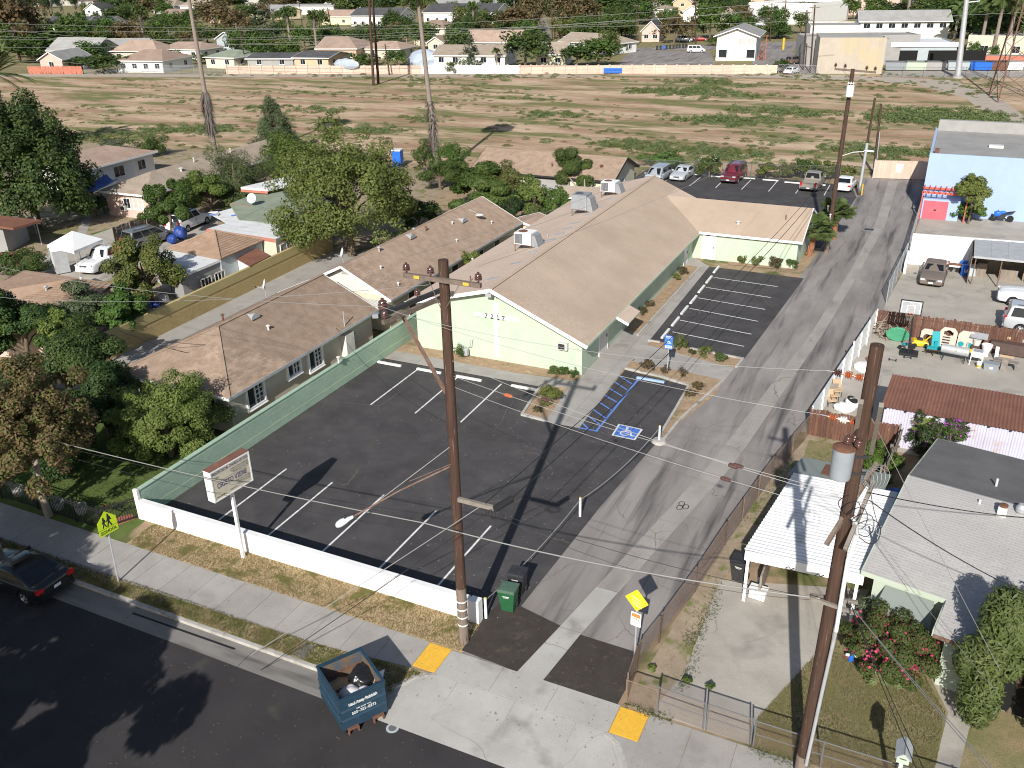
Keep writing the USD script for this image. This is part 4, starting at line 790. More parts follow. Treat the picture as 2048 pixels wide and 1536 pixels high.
wall_open(gh,(0,0,0),(1,0,0),(0,-1,0),.75,.8,1.1,1.1,'win',mun=(1,0))
aw=part(gh,'awning',MB().slab([(.45,-.02,2.15),(2.15,-.02,2.15),(2.3,-.85,1.45),(.3,-.85,1.45)],.03),'awning_grey')
g_=MB()
for q in np.linspace(0,1,9):g_.beam((.3+.15*(1-q)+q*1.7+.1*q*0,-.86,1.44),(.45+q*1.7,-.03,2.16),.03,.02)
part(aw,'awning_rib',g_,'galv')
for px_,k_ in(((2003,1030),'r'),((1993,968),'p'),((2040,1030),'t'),((1958,1010),'p')):
 p=G(px_[0],px_[1],3.6);c,s=math.cos(.18),math.sin(.18);d=p-[.395,30.13,0];q=(c*d[0]-s*d[1],s*d[0]+c*d[1],3.55)
 if k_=='r':part(ghr,'flue',MB().box(q[0]-.16,q[0]+.16,q[1]-.16,q[1]+.16,3.3,4.0),'offwhite_siding');part(ghr,'flue_cap',MB().lathe([(0,4.1),(.16,4.08),(.16,4.0)],10,(q[0],q[1],0)),'rust')
 elif k_=='p':vent_pipe(ghr,q,.3,.05,'pale_metal',False)
 else:part(ghr,'turbine_vent',MB().lathe([(0,.55),(.12,.54),(.2,.4),(.2,.25),(.13,.14),(.13,-.1)],16,q),'galv')
def corrugated(parent,name,p0,du,dv,nu,mat,waves_along='u',pitch=.2,amp=.025,t=0):
 """a wavy sheet from corner p0 spanned by du and dv; waves vary along u, in nu panels"""
 p0,du,dv=map(lambda q:np.asarray(q,float),(p0,du,dv));n=np.cross(du,dv);n/=np.linalg.norm(n);n=n if n[2]>=0 else-n;Lu=np.linalg.norm(du)
 for k in range(nu):
  a=np.linspace(k/nu,(k+1)/nu-.0004,max(4,int(Lu/nu/pitch*6)))
  w=np.sin(a*Lu/pitch*2*np.pi)*amp+(k%2)*.004
  e=RN.normal(0,.012)if nu>1 else 0
  v=np.vstack([p0+a[:,None]*du-dv*e*0+w[:,None]*n,p0+a[:,None]*du+dv*(1+e)+w[:,None]*n]);m_=len(a);i=np.arange(m_-1)
  v2=np.vstack([v,v-n*.012]);f=np.stack([i,i+1,i+1+m_,i+m_],-1);part(parent,name,MB().add(v2,np.vstack([f,(f+2*m_)[:,::-1],np.stack([i,i+2*m_,i+1+2*m_,i+1],-1)])),mat)
cp=thing('carport','white corrugated metal carport in front of the grey roofed house','carport')
corrugated(cp,'roof_sheet',(-4.4,29.8,2.42),(.79,6.66,0),(4.4,.02,.05),5,'roof_white',pitch=.235,amp=.03)
part(cp,'fascia',MB().beam((-4.35,29.72,2.2),(.05,29.9,2.22),.08,.42),'white_paint')
for x_,y_ in((-4.2,29.72),(-3.9,33.0),(-3.55,36.3),(-.15,30.05)):part(cp,'post',MB().box(x_-.06,x_+.06,y_-.06,y_+.06,0,2.4),'white_paint')
for q in((-2.6,.0),(-1.5,.0)):
 part(cp,'scroll_trim',MB().tube([(q[0]-.16,29.64,2.1),(q[0]-.05,29.64,2.2),(q[0]+.05,29.64,2.1),(q[0]+.16,29.64,2.2)],.018,5),'black_iron')
part(cp,'back_panel',MB().box(-3.7,-3.62,30.0,36.0,0,1.2),'old_wood')
fs=thing('shed','flat grey roofed lean-to behind the white carport with a rusty sheet on top','shed',(-3.5,36.5))
part(fs,'roof',MB().slab([(-.35,.02,2.32),(3.7,.02,2.32),(3.9,1.9,2.2),(0,1.95,2.2)],.06),'awning_grey');part(fs,'loose_sheet',MB().slab([(1.0,.5,2.345),(2.6,.3,2.345),(2.4,1.6,2.26),(1.1,1.6,2.26)],.02),'rust');part(fs,'wall',MB().box(0,3.6,.2,1.7,0,2.12),'old_wood')
bs=thing('shed','long shed with brown corrugated roof and pale wavy metal wall','shed')
corrugated(bs,'roof_sheet',(-.63,45.2,2.3),(16,-.6,0),(.24,3.65,.32),16,'rust_roof',pitch=.17,amp=.018)
corrugated(bs,'wall_sheet',(-.45,45.42,.02),(15.6,-.58,0),(0,0,2.2),13,'lavender_metal',pitch=.13,amp=.014)
part(bs,'wall',MB().obox((7.4,46.9,1.1),(7.7,-.28,0),(.05,1.4,0),(0,0,1.1)),'offwhite_siding')
for q in np.linspace(0,1,17):part(bs,'rafter',MB().beam((-.4+q*15.4,45.22-q*.57,2.22),(-.3+q*15.4,45.5-q*.57,2.24),.07,.1),'dark_metal')
bb=thing('building','big pale blue flat roofed building at the end of the alley','building')
part(bb,'wall',MB().box(-1.0,26,96.3,112,0,5.7),'blue_stucco');part(bb,'roof',MB().box(-.75,26,96.55,111.7,5.702,5.75),'roof_grey')
part(bb,'parapet',MB().box(-1.0,26,96.3,96.52,5.703,5.93).box(-1.0,-.78,96.53,112,5.703,5.95),'blue_stucco');part(bb,'rear_parapet',MB().box(-.77,26,110.9,111.6,5.76,6.9),'grey_stucco');part(bb,'skylight',MB().box(4.2,5.5,102,102.8,5.75,6.0),'pale_metal')
part(bb,'roof_box',MB().box(-.6,-.2,97.2,97.7,5.75,6.2),'rust')
bsh=thing('shed','small blue shed with red double door against the blue building','shed',(-.85,94.35))
part(bsh,'wall',MB().box(0,3.3,0,1.9,0,1.95),'blue_stucco')
for k_ in range(12):part(bsh,'door_board',MB().box(.12+k_*.182,.295+k_*.182,-.03,-.003,.03,1.8),'red_door')
part(bsh,'door_latch',MB().box(1.1,1.3,-.06,-.031,.85,1.0),'dark_metal')
pg=thing('pergola','red timber pergola above the blue shed with the red door','pergola',(-.95,93.9))
for y_ in(.1,2.1):part(pg,'beam',MB().box(-.1,4.1,y_-.05,y_+.05,2.55,2.75),'red_timber')
for q in np.linspace(.05,3.95,9):part(pg,'rafter',MB().box(q-.04,q+.04,-.25,2.35,2.753,2.9),'red_timber')
for x_ in(.0,3.95):part(pg,'post',MB().box(x_-.06,x_+.06,.04,.16,0,2.55),'red_timber')
wwl=thing('wall','tall white wall behind the dusty brown sedan','wall')
part(wwl,'wall_core',MB().obox((9.3,79.5,1.3),(10.3,.8,0),(-.008,.1,0),(0,0,1.3)),'white_plaster');part(wwl,'wing',MB().obox((-1.08,77.3,.55),(0.02,1.55,0),(.1,0,0),(0,0,.55)),'white_plaster')
oc=thing('carport','grey roofed open carport beside the white wall and blue barrels','carport',(3.6,75.2))
for k_ in range(7):part(oc,'roof_panel',MB().slab([(k_*1.2,-.3,2.3),(k_*1.2+1.19,-.3,2.3),(k_*1.2+1.19,3.9,2.55),(k_*1.2,3.9,2.55)],.05),'grey_metal')
part(oc,'side_panel',MB().add([(-.1,-.3,0),(-.1,3.8,0),(-.1,3.8,2.5),(-.1,-.3,2.26),(-.06,-.3,0),(-.06,3.8,0),(-.06,3.8,2.5),(-.06,-.3,2.26)],[[0,3,2,1],[4,5,6,7],[0,4,7,3]]),'old_wood');part(oc,'fascia',MB().box(0,8.4,-.36,-.31,2.15,2.32),'galv')
for x_ in(.2,2.0,4.4,6.8):part(oc,'post',MB().box(x_-.04,x_+.04,-.25,-.17,0,2.25),'rust_pipe')
part(oc,'back_wall',MB().box(0,8.4,3.6,3.7,0,2.5),'old_wood');[part(oc,'stored_box',MB().box(*q),'old_wood')for q in((.5,1.2,2,2.9,0,1.1),(2.2,3.4,1.6,2.6,0,.9),(3.8,4.6,2,3,0,1.4))]
def board_fence(label,p0,p1,h,mat='brown_fence',bw=.15,lean=0.,flip=1,zvar=.03):
 p0,p1=np.array(p0,float),np.array(p1,float);Lw=np.hypot(*(p1-p0));u=(p1-p0)/Lw;w=thing('board_fence',label,'fence',(*p0,0),math.atan2(u[1],u[0]))
 rg=np.random.default_rng(int(abs(p0[0]*100+p1[1]*10)))
 for k_ in range(int(Lw/bw)):
  hh=h+rg.normal(0,zvar);y_=rg.normal(0,.006);part(w,'board',MB().obox((k_*bw+bw/2,y_,hh/2),(bw/2-.006,0,0),(0,.009,0),(rg.normal(0,.008),lean+rg.normal(0,.01),hh/2)),mat)
 for z_ in(.35,h*.5,h-.3):part(w,'rail',MB().box(0,Lw,-.07*flip-.03,-.07*flip+.03,z_-.045,z_+.045),mat)
 for q in np.arange(0,Lw+.1,2.4):part(w,'post',MB().box(q-.05,q+.05,-.1*flip-.05,-.1*flip+.05,0,h+.05),mat)
 return w
board_fence('brown board fence behind the yard full of toys',(-2.15,61.75),(14,61.0),1.65,flip=-1)
board_fence('brown board fence with rails between the alley and the corrugated shed',(-4.0,45.0),(.6,44.75),1.6,flip=-1)
board_fence('leaning weathered grey board fence behind the carport',(.55,44.6),(-.1,38.5),1.7,'old_wood',.2,.06,zvar=.1)
wf=thing('white_fence','white slatted metal fence along the alley by the toy yard','fence')
P0,P1=np.array([-4.0,45.1]),np.array([-2.2,61.7])
for k_ in range(7):
 a,b=P0+(P1-P0)*k_/7,P0+(P1-P0)*(k_+1)/7
 for r_ in range(11):part(wf,'slat',MB().beam((*a,.12+r_*.145+.02*RN.normal()*0),(*b,.12+r_*.145),.012,.138),'white_paint')
for k_ in range(8):
 a=P0+(P1-P0)*k_/7;part(wf,'post',MB().box(a[0]+.03,a[0]+.11,a[1]-.04,a[1]+.04,0,1.72+.25*(k_ in(4,))),'white_paint')
def chainlink(label,pts,h,mat='rust_pipe',wire='grey_metal',pitch=.075,sp=2.6,top=True,mid=False,name='chain_link_fence',cat='fence',sag_=0.,r=.0022,posts=True):
 w=thing(name,label,cat);pts=[np.array([*p,0.])if len(p)==2 else np.array(p,float)for p in pts];mb=MB();wv,wf_=[],[]
 for a,b in zip(pts[:-1],pts[1:]):
  Lw=np.linalg.norm(b-a);u=(b-a)/Lw;n=np.array([-u[1],u[0],0])
  c=np.arange(-h,Lw,pitch)
  for sgn in(1,-1):
   s0,s1=c,c+h;z0,z1=(0,h)if sgn>0 else(h,0)
   t0=np.clip((0-s0)/h,0,1);t1=np.clip((Lw-s0)/h,0,1);ok=t1-t0>.02
   A=a+u*(s0+t0*h)[:,None]+np.array([0,0,1.])*(z0+(z1-z0)*t0)[:,None];B=a+u*(s0+t1*h)[:,None]+np.array([0,0,1.])*(z0+(z1-z0)*t1)[:,None];A,B=A[ok],B[ok]
   d=(B-A)/np.linalg.norm(B-A,axis=1,keepdims=True);e1=np.cross(d,n);k=len(A);off=n*sgn*r
   ring=[e1*r*1.15,n*r-e1*r*.6,-n*r-e1*r*.6]
   V=np.stack([A+off+q for q in ring]+[B+off+q for q in ring],1).reshape(-1,3);F_=np.array([[0,1,4],[0,4,3],[1,2,5],[1,5,4],[2,0,3],[2,3,5]])
   mb.add(V,(F_[None]+6*np.arange(k)[:,None,None]).reshape(-1,3))
  if top:part(w,'top_rail',MB().tube([a+[0,0,h+.01],(a+b)/2+[0,0,h+.01-sag_],b+[0,0,h+.01]],.022,6),mat)
  if mid:part(w,'mid_rail',MB().tube([a+[0,0,h*.5],b+[0,0,h*.5]],.018,6),mat)
  if posts:
   m_=max(1,round(Lw/sp))
   for k_ in range(m_+1):p=a+(b-a)*k_/m_;part(w,'post',MB().tube([p,p+[0,0,h+.06]],.03,8),mat)
 part(w,'wire_mesh',mb,wire,kind='stuff');return w
fp=[G2(1254,1402),G2(1272,1345),G2(1318,1285),G2(1390,1184),G2(1450,1090),G2(1545,955),G2(1618,868)]
chainlink('rusty chain link fence leaning along the right side of the alley',fp,1.25,'fence_rust','fence_rust',r=.003)
chainlink('low chain link fence between the alley corner and the driveway gates',[G2(1252,1404),G2(1312,1424)],1.0,'fence_rust','fence_rust',r=.003)
for i,(a,b)in enumerate((((1314,1425),(1406,1458)),((1412,1460),(1500,1490)))):
 chainlink(('left','right')[i]+' leaf of the chain link gates across the concrete driveway',[G2(*a),G2(*b)],1.15,'fence_grey','fence_rust',sp=9,name='wire_gate',cat='gate',mid=True,r=.003)
chainlink('chain link fence with rusty rail along the front of the right lawn',[G2(1506,1492),(1.9,22.5),(6,22.5)],1.1,'fence_grey','fence_rust',mid=True)
chainlink('grey chain link gate standing open along the alley beside the sedan',[(-1.85,68.0),(-1.25,78.5)],1.75,'galv','galv',r=.003)
chainlink('chain link fence between the alley and the blue shed',[(-1.2,78.7),(-1.0,94.2)],1.7,'galv','galv',r=.003)
chainlink('chain link fence between the rear lot and the dry field',[(-32.6,103.5),(-10,107.5)],1.8,'fence_grey','fence_grey',sp=3.2,pitch=.15,r=.003)
gt=thing('sheet_gate','tan sheet metal gate with a small sign closing the alley end','gate',tuple(G(1746,357)),math.atan2(*(G(1850,360)-G(1746,357))[1::-1]))
Lg=np.linalg.norm(G(1850,360)-G(1746,357))
for k_ in range(24):part(gt,'panel',MB().box(k_*Lg/24+.005,(k_+1)*Lg/24-.005,-.02-.01*(k_%2),.02,.06,2.1),'pink_wall')
part(gt,'rail',MB().box(0,Lg,.025,.08,.2,.3).box(0,Lg,.025,.08,1.85,1.95),'rust_pipe')
part(gt,'sign',MB().box(Lg*.41,Lg*.41+.75,-.06,-.035,1.25,1.75),'sign_white');part(gt,'sign_note',MB().box(Lg*.41+.02,Lg*.41+.6,-.055,-.036,.8,1.2),'sign_white');part(gt,'post',MB().box(-.1,.0,-.06,.06,0,2.2).box(Lg+.003,Lg+.1,-.06,.06,0,2.2),'galv')
# black iron fence of the left front garden
ifn=thing('iron_fence','black iron picket fence along the front garden by the school sign','fence')
ip=[(-60,22.75),(-32.35,22.75),(-31.45,24.25)]
for a,b in zip(ip[:-1],ip[1:]):
 a,b=np.array(a),np.array(b);Lw=np.hypot(*(b-a));bars=MB();near=0
 for q in np.arange(.06,Lw-.03,.115):
  p=a+(b-a)*q/Lw;m_=MB().box(p[0]-.011,p[0]+.011,p[1]-.011,p[1]+.011,.06,1.22)
  if p[0]>-43:part(ifn,'picket',m_,'black_iron')
  else:bars.add(*m_.arrays())
 part(ifn,'pickets',bars,'black_iron',kind='stuff')
 for z_ in(.15,1.0,1.12):part(ifn,'rail',MB().beam((*a,z_),(*b,z_),.035,.035),'black_iron')
 for q in np.arange(0,Lw+.1,2.6):p=a+(b-a)*min(q/Lw,1);part(ifn,'post',MB().box(p[0]-.035,p[0]+.035,p[1]-.035,p[1]+.035,0,1.32),'black_iron')
# ================================================================ left hand properties
def by_px(a,b):A,B=G(*a),G(*b);return A,float(np.hypot(*(B-A)[:2])),math.atan2(*(B-A)[1::-1])
rh,rhr,S=gable_house('house','rear house with wide brown roof behind the hedge and the bare branched tree','house',(-47.0,88.7),0,16.2,7.6,2.62,4.15,'x','cream_stucco','shingle_brown',.45,tr='dark_paint',
opens=[('f',1.0,.2,3.2,2.0,'dark'),('f',7.4,.1,4.0,2.1,'door',dict(doormat='grey_stucco',frame='dark_paint')),('r',3.2,1.2,.8,.9,'win')])
shingled_local(rhr,[S[0]],(-47.0,88.7),0,.45,.18,'shingle_brown',0,31,jit=1);vent_pipe(rhr,(9.3,2.2,3.6),.3,.15,'rust');vent_pipe(rhr,(8.9,1.2,3.3),.25,.06,'rust');vent_pipe(rhr,(14.4,1.7,3.5),.2,.1,'rust')
p=G(1113,392,2.0);gable_house('shed','small tan roofed shed between the hedge and the church roof','shed',(p[0],p[1]),.1,3.6,3.2,2.0,2.6,'x','old_wood','roof_tan',.25)
o,w_,rz_l=np.array([-72.5,84.0,0]),0,0
a_,b_=G(212,330,2.6),G(310,304,2.6);rz_l=math.atan2(b_[1]-a_[1],b_[0]-a_[0]);w_=float(np.hypot(*(b_-a_)[:2]))
gable_house('house','white house with brown roof behind the big dark tree by the field','house',(a_[0]-5.5*math.cos(rz_l),a_[1]-5.5*math.sin(rz_l)),rz_l,w_+5,8.5,2.75,3.75,'x','white_stucco','roof_brown',.5,hip=(0,3),opens=[('f',6.5,.9,1.6,1.2,'win'),('f',10.5,1.0,1.2,1.1,'win')])
a_,b_=G(195,382,2.65),G(293,392,2.65);rz2=math.atan2(b_[1]-a_[1],b_[0]-a_[0]);w2=float(np.hypot(*(b_-a_)[:2]));c,s=math.cos(rz2),math.sin(rz2)
h2,h2r,S=gable_house('house','pink house with pale tan hip roof beside the blue tarp and lawn','house',(a_[0]+.5*c-.5*s,a_[1]+.5*s+.5*c),rz2,w2-1,23,2.75,3.9,'y','pink_stucco','roof_tan',.5,hip=(4,0),opens=[('f',w2*.36,1.0,.8,1.0,'win'),('f',w2*.55,1.0,1.3,1.2,'win',dict(pane='curtain')),('f',w2*.3,.75,.7,.5,'ac')])
shingled_local(h2r,[S[0],S[1],S[2]],(a_[0],a_[1]),rz2,.45,.2,'roof_tan',0,33,jit=1,thick=.008)
for q in((w2*.62,7,3.5),(w2*.5,10,3.95),(w2*.7,12,3.4),(w2*.52,16,3.95)):vent_pipe(h2r,q,.35,.12 if q[1]==7 else.06,'pale_metal')
tq4=[G(160,380,2.3),G(190,386,2.2),G(238,360,2.3),G(214,353,2.7)];tuv=[(i/9,j/9)for i in range(10)for j in range(10)]
solo('blue_tarp',(np.array([(1-u)*(1-v)*tq4[0]+u*(1-v)*tq4[1]+u*v*tq4[2]+(1-u)*v*tq4[3]+[0,0,.35*float(meshkit.noise(np.array([u*4,v*4,.5])))-.3*math.sin(u*3.14)]for u,v in tuv]),np.array([[i*10+j,i*10+j+10,i*10+j+11,i*10+j+1]for i in range(9)for j in range(9)])),'tarp_blue','blue tarpaulin stretched beside the pink house under the big tree','tarpaulin',smooth=True)
# green roofed house and its grey flat extension
a_=G(462,408,2.9);b_=G(579,462,2.7)
gr=thing('house','sage green roofed house with red fascia beside the big leafy tree','house')
A,B,C_,D_,E5=G(460,407,2.85),G(479,440,2.85),G(618,452,2.85),G(660,360,2.85),G(598,352,2.85);cg5=(A+B+C_+D_+E5)/5
part(gr,'wall',MB().poly([(q*.95+cg5*.05)[:2]for q in(A,B,C_,D_,E5)],0,2.65),'cream_stucco')
grr=part(gr,'roof',MB().slab([A,B,C_,D_,E5],.2),'roof_green')
part(grr,'ridge_seam',MB().beam(G(527,414,2.86),G(630,399,2.86),.12,.02).beam(G(527,414,2.86),G(478,439,2.86),.1,.02),'roof_green')
fascia(gr,[A,G(500,413,2.85)],.25,.06,'red_fascia');E_=[G(482,379,3.2),G(600,352,3.3),G(640,360,3.3),G(535,383,3.2)]
part(grr,'upper_flat_roof',MB().slab(E_,.25),'roof_white');fascia(gr,[E_[0],E_[3]],.25,.06,'red_fascia')
fe=thing('house','flat grey roofed extension with red fascia between the tile roof and the tree','house')
F_=[G(413,458,2.8),G(551,479,2.8),G(592,458,2.8),G(478,438,2.8)];part(fe,'wall',MB().poly([q[:2]*.99+np.mean([z[:2]for z in F_],0)*.01 for q in F_],0,2.6),'cream_stucco');rr_=part(fe,'roof',MB().slab(F_,.2),'roof_white')
fascia(fe,[F_[0],F_[1]],.28,.06,'red_fascia');fascia(fe,[F_[1],F_[2]],.28,.06,'grey_blue')
for k_ in range(1,4):p0,p1=F_[0]+(F_[3]-F_[0])*k_/4,F_[1]+(F_[2]-F_[1])*k_/4;part(rr_,'seam',MB().beam(p0+[0,0,.004],p1+[0,0,.004],.05,.008),'grey_metal')
vd=(F_[2]-F_[1])/np.linalg.norm(F_[2]-F_[1]);wall_open(fe,F_[1]*[1,1,0],vd*[1,1,0],(vd[1],-vd[0],0),.6,.1,.9,2.0,'door',doormat='offwhite_siding');wall_open(fe,F_[1]*[1,1,0],vd*[1,1,0],(vd[1],-vd[0],0),2.2,1.2,.8,.6,'ac')
t_=thing('satellite_dish','large grey satellite dish on the sage green roof','satellite dish',tuple(G(505,404,3.2)));part(t_,'dish',(lambda mm:((trimesh.transformations.rotation_matrix(1.2,(1,.2,0))[:3,:3]@mm.arrays()[0].T).T+[0,0,.35],mm.arrays()[1]))(MB().lathe([(0,0),(.25,.03),(.48,.13),(.49,.11),(.25,.0),(0,-.03)],20)),'pale_metal');part(t_,'mast',MB().tube([(0,0,-.2),(0,0,.4)],.03),'grey_metal')
jr=thing('roof','white sheet roof strewn with scraps beside the green roofed house','roof');part(jr,'sheet',MB().slab([G(420,428,2.4),G(465,452,2.4),G(528,415,2.4),G(495,408,2.4)],.06),'roof_white')
for k_ in range(10):p=G(*(np.array([425,430])+np.array([RN.uniform(0,85),RN.uniform(-8,6)])),2.42);part(jr,'scrap',MB().obox(p+[0,0,.06],RN.normal(0,.2,3)*[1,1,.1],(.1,.12,0),(0,0,.05)),('paper_white','blue_paint','galv')[k_%3])
th_=thing('house','blue walled house with brown ribbed tile hip roof behind the ochre wall','house')
ap,l_,fr,rt_=G(425,462,3.6),G(336,497,2.6),G(441,518,2.6),G(529,480,2.6);bk=l_+rt_-fr;ap=(l_+rt_+fr+bk)/4;ap[2]=3.75
part(th_,'wall',MB().poly([(q*.94+ap*.06)[:2]for q in(l_,fr,rt_,bk)],0,2.55),'grey_blue')
tr_=roof_slab(th_,[[l_,fr,ap],[fr,rt_,ap],[rt_,bk,ap],[bk,l_,ap]],'roof_tile',.1)
shingled(tr_,[[l_,fr,ap],[fr,rt_,ap]],.9,.27,'roof_tile',120,41,thick=.035,jit=1,name='tile')
part(tr_,'hip_tile',MB().tube([fr+[0,0,.05],ap+[0,0,.06]],.07).tube([l_+[0,0,.05],ap+[0,0,.06]],.07).tube([rt_+[0,0,.05],ap+[0,0,.06]],.07),'roof_tile')
pf=thing('shed','flat white roofed porch below the tile roof behind the ochre wall','shed');Q_=[G(300,505,2.45),G(362,552,2.45),G(441,519,2.45),G(338,500,2.45)];part(pf,'roof',MB().slab(Q_,.12),'roof_white');part(pf,'wall',MB().poly([q[:2]*.97+np.mean([z[:2]for z in Q_],0)*.03 for q in Q_],0,2.3),'grey_stucco');fascia(pf,[Q_[1],Q_[2]],.2,.05,'trim_white')
for i,(a_,b_)in enumerate((((405,556),(425,580)),((431,544),(452,568)))):
 p=G((a_[0]+b_[0])/2,(a_[1]+b_[1])/2+6,.9);t_=thing('window_frame',('old window frame with a green cloth leaning behind the ochre wall','old white window frame leaning nearer the tin shed behind the ochre wall')[i],'window frame',(p[0],p[1],0),math.pi/2);m_=MB()
 for q in(-.55,-.18,.18,.55):m_.box(q-.04,q+.04,-.03,.03,0,1.7)
 for q in(.04,.85,1.66):m_.box(-.59,.59,-.031,.031,q-.04,q+.04)
 part(t_,'frame',m_,'offwhite_siding');part(t_,'pane',MB().box(-.55,.55,.0,.01,0,1.65),'window_glass')
 if not i:part(t_,'cloth',MB().box(-.2,.35,-.05,-.035,.2,.9),'plastic_green')
ts=thing('tin_shed','small shed with rusty ribbed roof and white walls by the ochre wall','shed');Q_=[G(473,517,2.0),G(500,532,2.0),G(541,511,2.0),G(514,496,2.2)]
part(ts,'wall',MB().poly([q[:2]*.95+np.mean([z[:2]for z in Q_],0)*.05 for q in Q_],0,1.95),'white_stucco');part(ts,'roof',MB().slab(Q_,.08),'rust_roof')
for k_ in range(1,9):p0,p1=Q_[0]+(Q_[3]-Q_[0])*k_/9,Q_[1]+(Q_[2]-Q_[1])*k_/9;part(ts,'roof_rib',MB().beam(p0+[0,0,.01],p1+[0,0,.01],.04,.03),'rust_roof')
h5=thing('house','long low house with ribbed brown roof at the left edge above the dark trees','house')
Q_=[G(-60,640,2.6),G(110,660,2.6),G(225,567,2.6),G(50,541,2.7)];r0,r1_=G(-40,588,3.6),G(140,558,3.5);part(h5,'wall',MB().poly([q[:2]*.95+np.mean([z[:2]for z in Q_],0)*.05 for q in Q_],0,2.5),'pink_stucco')
SS=[[Q_[0],Q_[1],r1_,r0],[Q_[2],Q_[3],r0,r1_],[Q_[1],Q_[2],r1_]];hr=roof_slab(h5,SS,'roof_tile',.12);shingled(hr,SS,.9,.3,'roof_tile',150,42,thick=.03,jit=1,name='tile');vent_pipe(hr,G(92,577,3.4)-[0,0,.2],.35,.08,'grey_metal');vent_pipe(hr,G(163,560,3.2)-[0,0,.2],.35,.06,'pale_metal')
part(h5,'annex_roof',MB().slab([G(140,580,2.5),G(185,598,2.5),G(228,570,2.5),G(190,556,2.55)],.1),'roof_charcoal')
h6=thing('house','flat house with brown fascia roof at the far left below the big dark tree','house');Q_=[G(-90,440,2.8),G(26,456,2.8),G(83,440,2.8),G(-60,424,2.9)];part(h6,'roof',MB().slab(Q_,.2),'rust_roof');cw=(Q_[0]+Q_[1])/2
part(h6,'wall',MB().poly([G2(-90,500),G2(18,506),G2(60,480),G2(-60,462)],0,2.6),'grey_stucco')
for q in((84,490),(74,470)):p=G(*q);part(h6,'post',MB().tube([p,p+[0,0,2.7]],.05),'grey_metal')
pc=thing('canopy_tent','white peaked pop-up canopy in the left yard','canopy');cs_=[G(94,490,2.3),G(148,502,2.3),G(206,478,2.3),G(150,468,2.3)];ap=np.mean(cs_,0)+[0,0,1.0]
for k_ in range(4):
 a,b=cs_[k_],cs_[(k_+1)%4];part(pc,'roof_panel',MB().slab([a,b,ap],.02),'canopy_white');part(pc,'valance',MB().add([a,b,b-[0,0,.25],a-[0,0,.25]],[[0,1,2,3]]),'canopy_white');part(pc,'pole',MB().tube([[*a[:2],0],a],.025),'grey_metal')
p=G(126,545);pt=thing('portable_toilet','pale grey portable toilet beside the white pickup on the left','portable toilet',p,-.5)
part(pt,'cabin',MB().box(-.55,.55,-.55,.55,.1,2.05),'galv');part(pt,'roof',MB().add([(-.58,-.58,2.05),(.58,-.58,2.05),(.58,.58,2.05),(-.58,.58,2.05),(-.3,-.3,2.32),(.3,-.3,2.32),(.3,.3,2.32),(-.3,.3,2.32)],BOXF[:,::1][[1]].tolist()and[[4,5,6,7],[0,1,5,4],[1,2,6,5],[2,3,7,6],[3,0,4,7]]),'canopy_white')
part(pt,'door',MB().box(-.4,.4,-.58,-.552,.15,1.9),'pale_metal');part(pt,'vent_pipe',MB().tube([(.45,.45,2),(.45,.45,2.5)],.04),'pale_metal');part(pt,'skid',MB().box(-.55,.55,-.5,-.4,0,.1).box(-.55,.55,.4,.5,0,.1),'bumper_grey')
cwall=board_fence('tall grey board fence beside the garden lawn and the parked van',G2(230,492),G2(320,455),1.7,'old_wood',.2)
# ================================================================ vehicles
def loft(rings,cap=True):
 R=np.array(rings);m,n,_=R.shape;i=np.arange(m-1)[:,None]*n;j=np.arange(n)[None]
 f=np.stack([i+j,i+(j+1)%n,i+n+(j+1)%n,i+n+j],-1).reshape(-1,4);f=np.vstack([f[:,[0,1,2]],f[:,[0,2,3]]])
 if cap:f=np.vstack([f,[[0,q+1,q]for q in range(1,n-1)],[[(m-1)*n,(m-1)*n+q,(m-1)*n+q+1]for q in range(1,n-1)]])
 return R.reshape(-1,3),f
CARS={# L, W, H, belt, hood front h, hood rear h, tail h, ws base, ws top, rear top, rear base, kind, n side panes
'sedan':dict(L=4.85,W=1.84,H=1.44,belt=.93,hf=.72,hr=.95,tl=.98,wb=.95,wt=.2,rt=-1.0,rb=-1.75,kind='sedan'),
'coupe':dict(L=4.7,W=1.86,H=1.38,belt=.93,hf=.72,hr=.95,tl=1.0,wb=.85,wt=.1,rt=-.95,rb=-1.95,kind='sedan'),
'suv':dict(L=5.15,W=1.98,H=1.92,belt=1.14,hf=.98,hr=1.15,tl=1.12,wb=1.15,wt=.55,rt=-2.25,rb=-2.48,kind='box'),
'minivan':dict(L=4.9,W=1.94,H=1.76,belt=1.02,hf=.82,hr=1.06,tl=1.0,wb=1.55,wt=.6,rt=-2.1,rb=-2.36,kind='box'),
'van':dict(L=4.9,W=1.9,H=1.95,belt=1.12,hf=.95,hr=1.15,tl=1.0,wb=1.75,wt=1.0,rt=-2.2,rb=-2.36,kind='box'),
'pickup':dict(L=5.6,W=1.98,H=1.86,belt=1.12,hf=1.0,hr=1.13,tl=1.08,wb=1.05,wt=.5,rt=-.55,rb=-.72,kind='pickup')}
def section(w,z0,h,crown,n=3):
 pts=[(w*.80,z0),(w*.96,z0+.06),(w*1.0,z0+(h-z0)*.38),(w*.985,z0+(h-z0)*.68),(w*.955,h-.07),(w*.89,h-.012),(w*.5,h+crown*.75),(0,h+crown)]
 return pts+[(-a,b)for a,b in pts[-2::-1]]
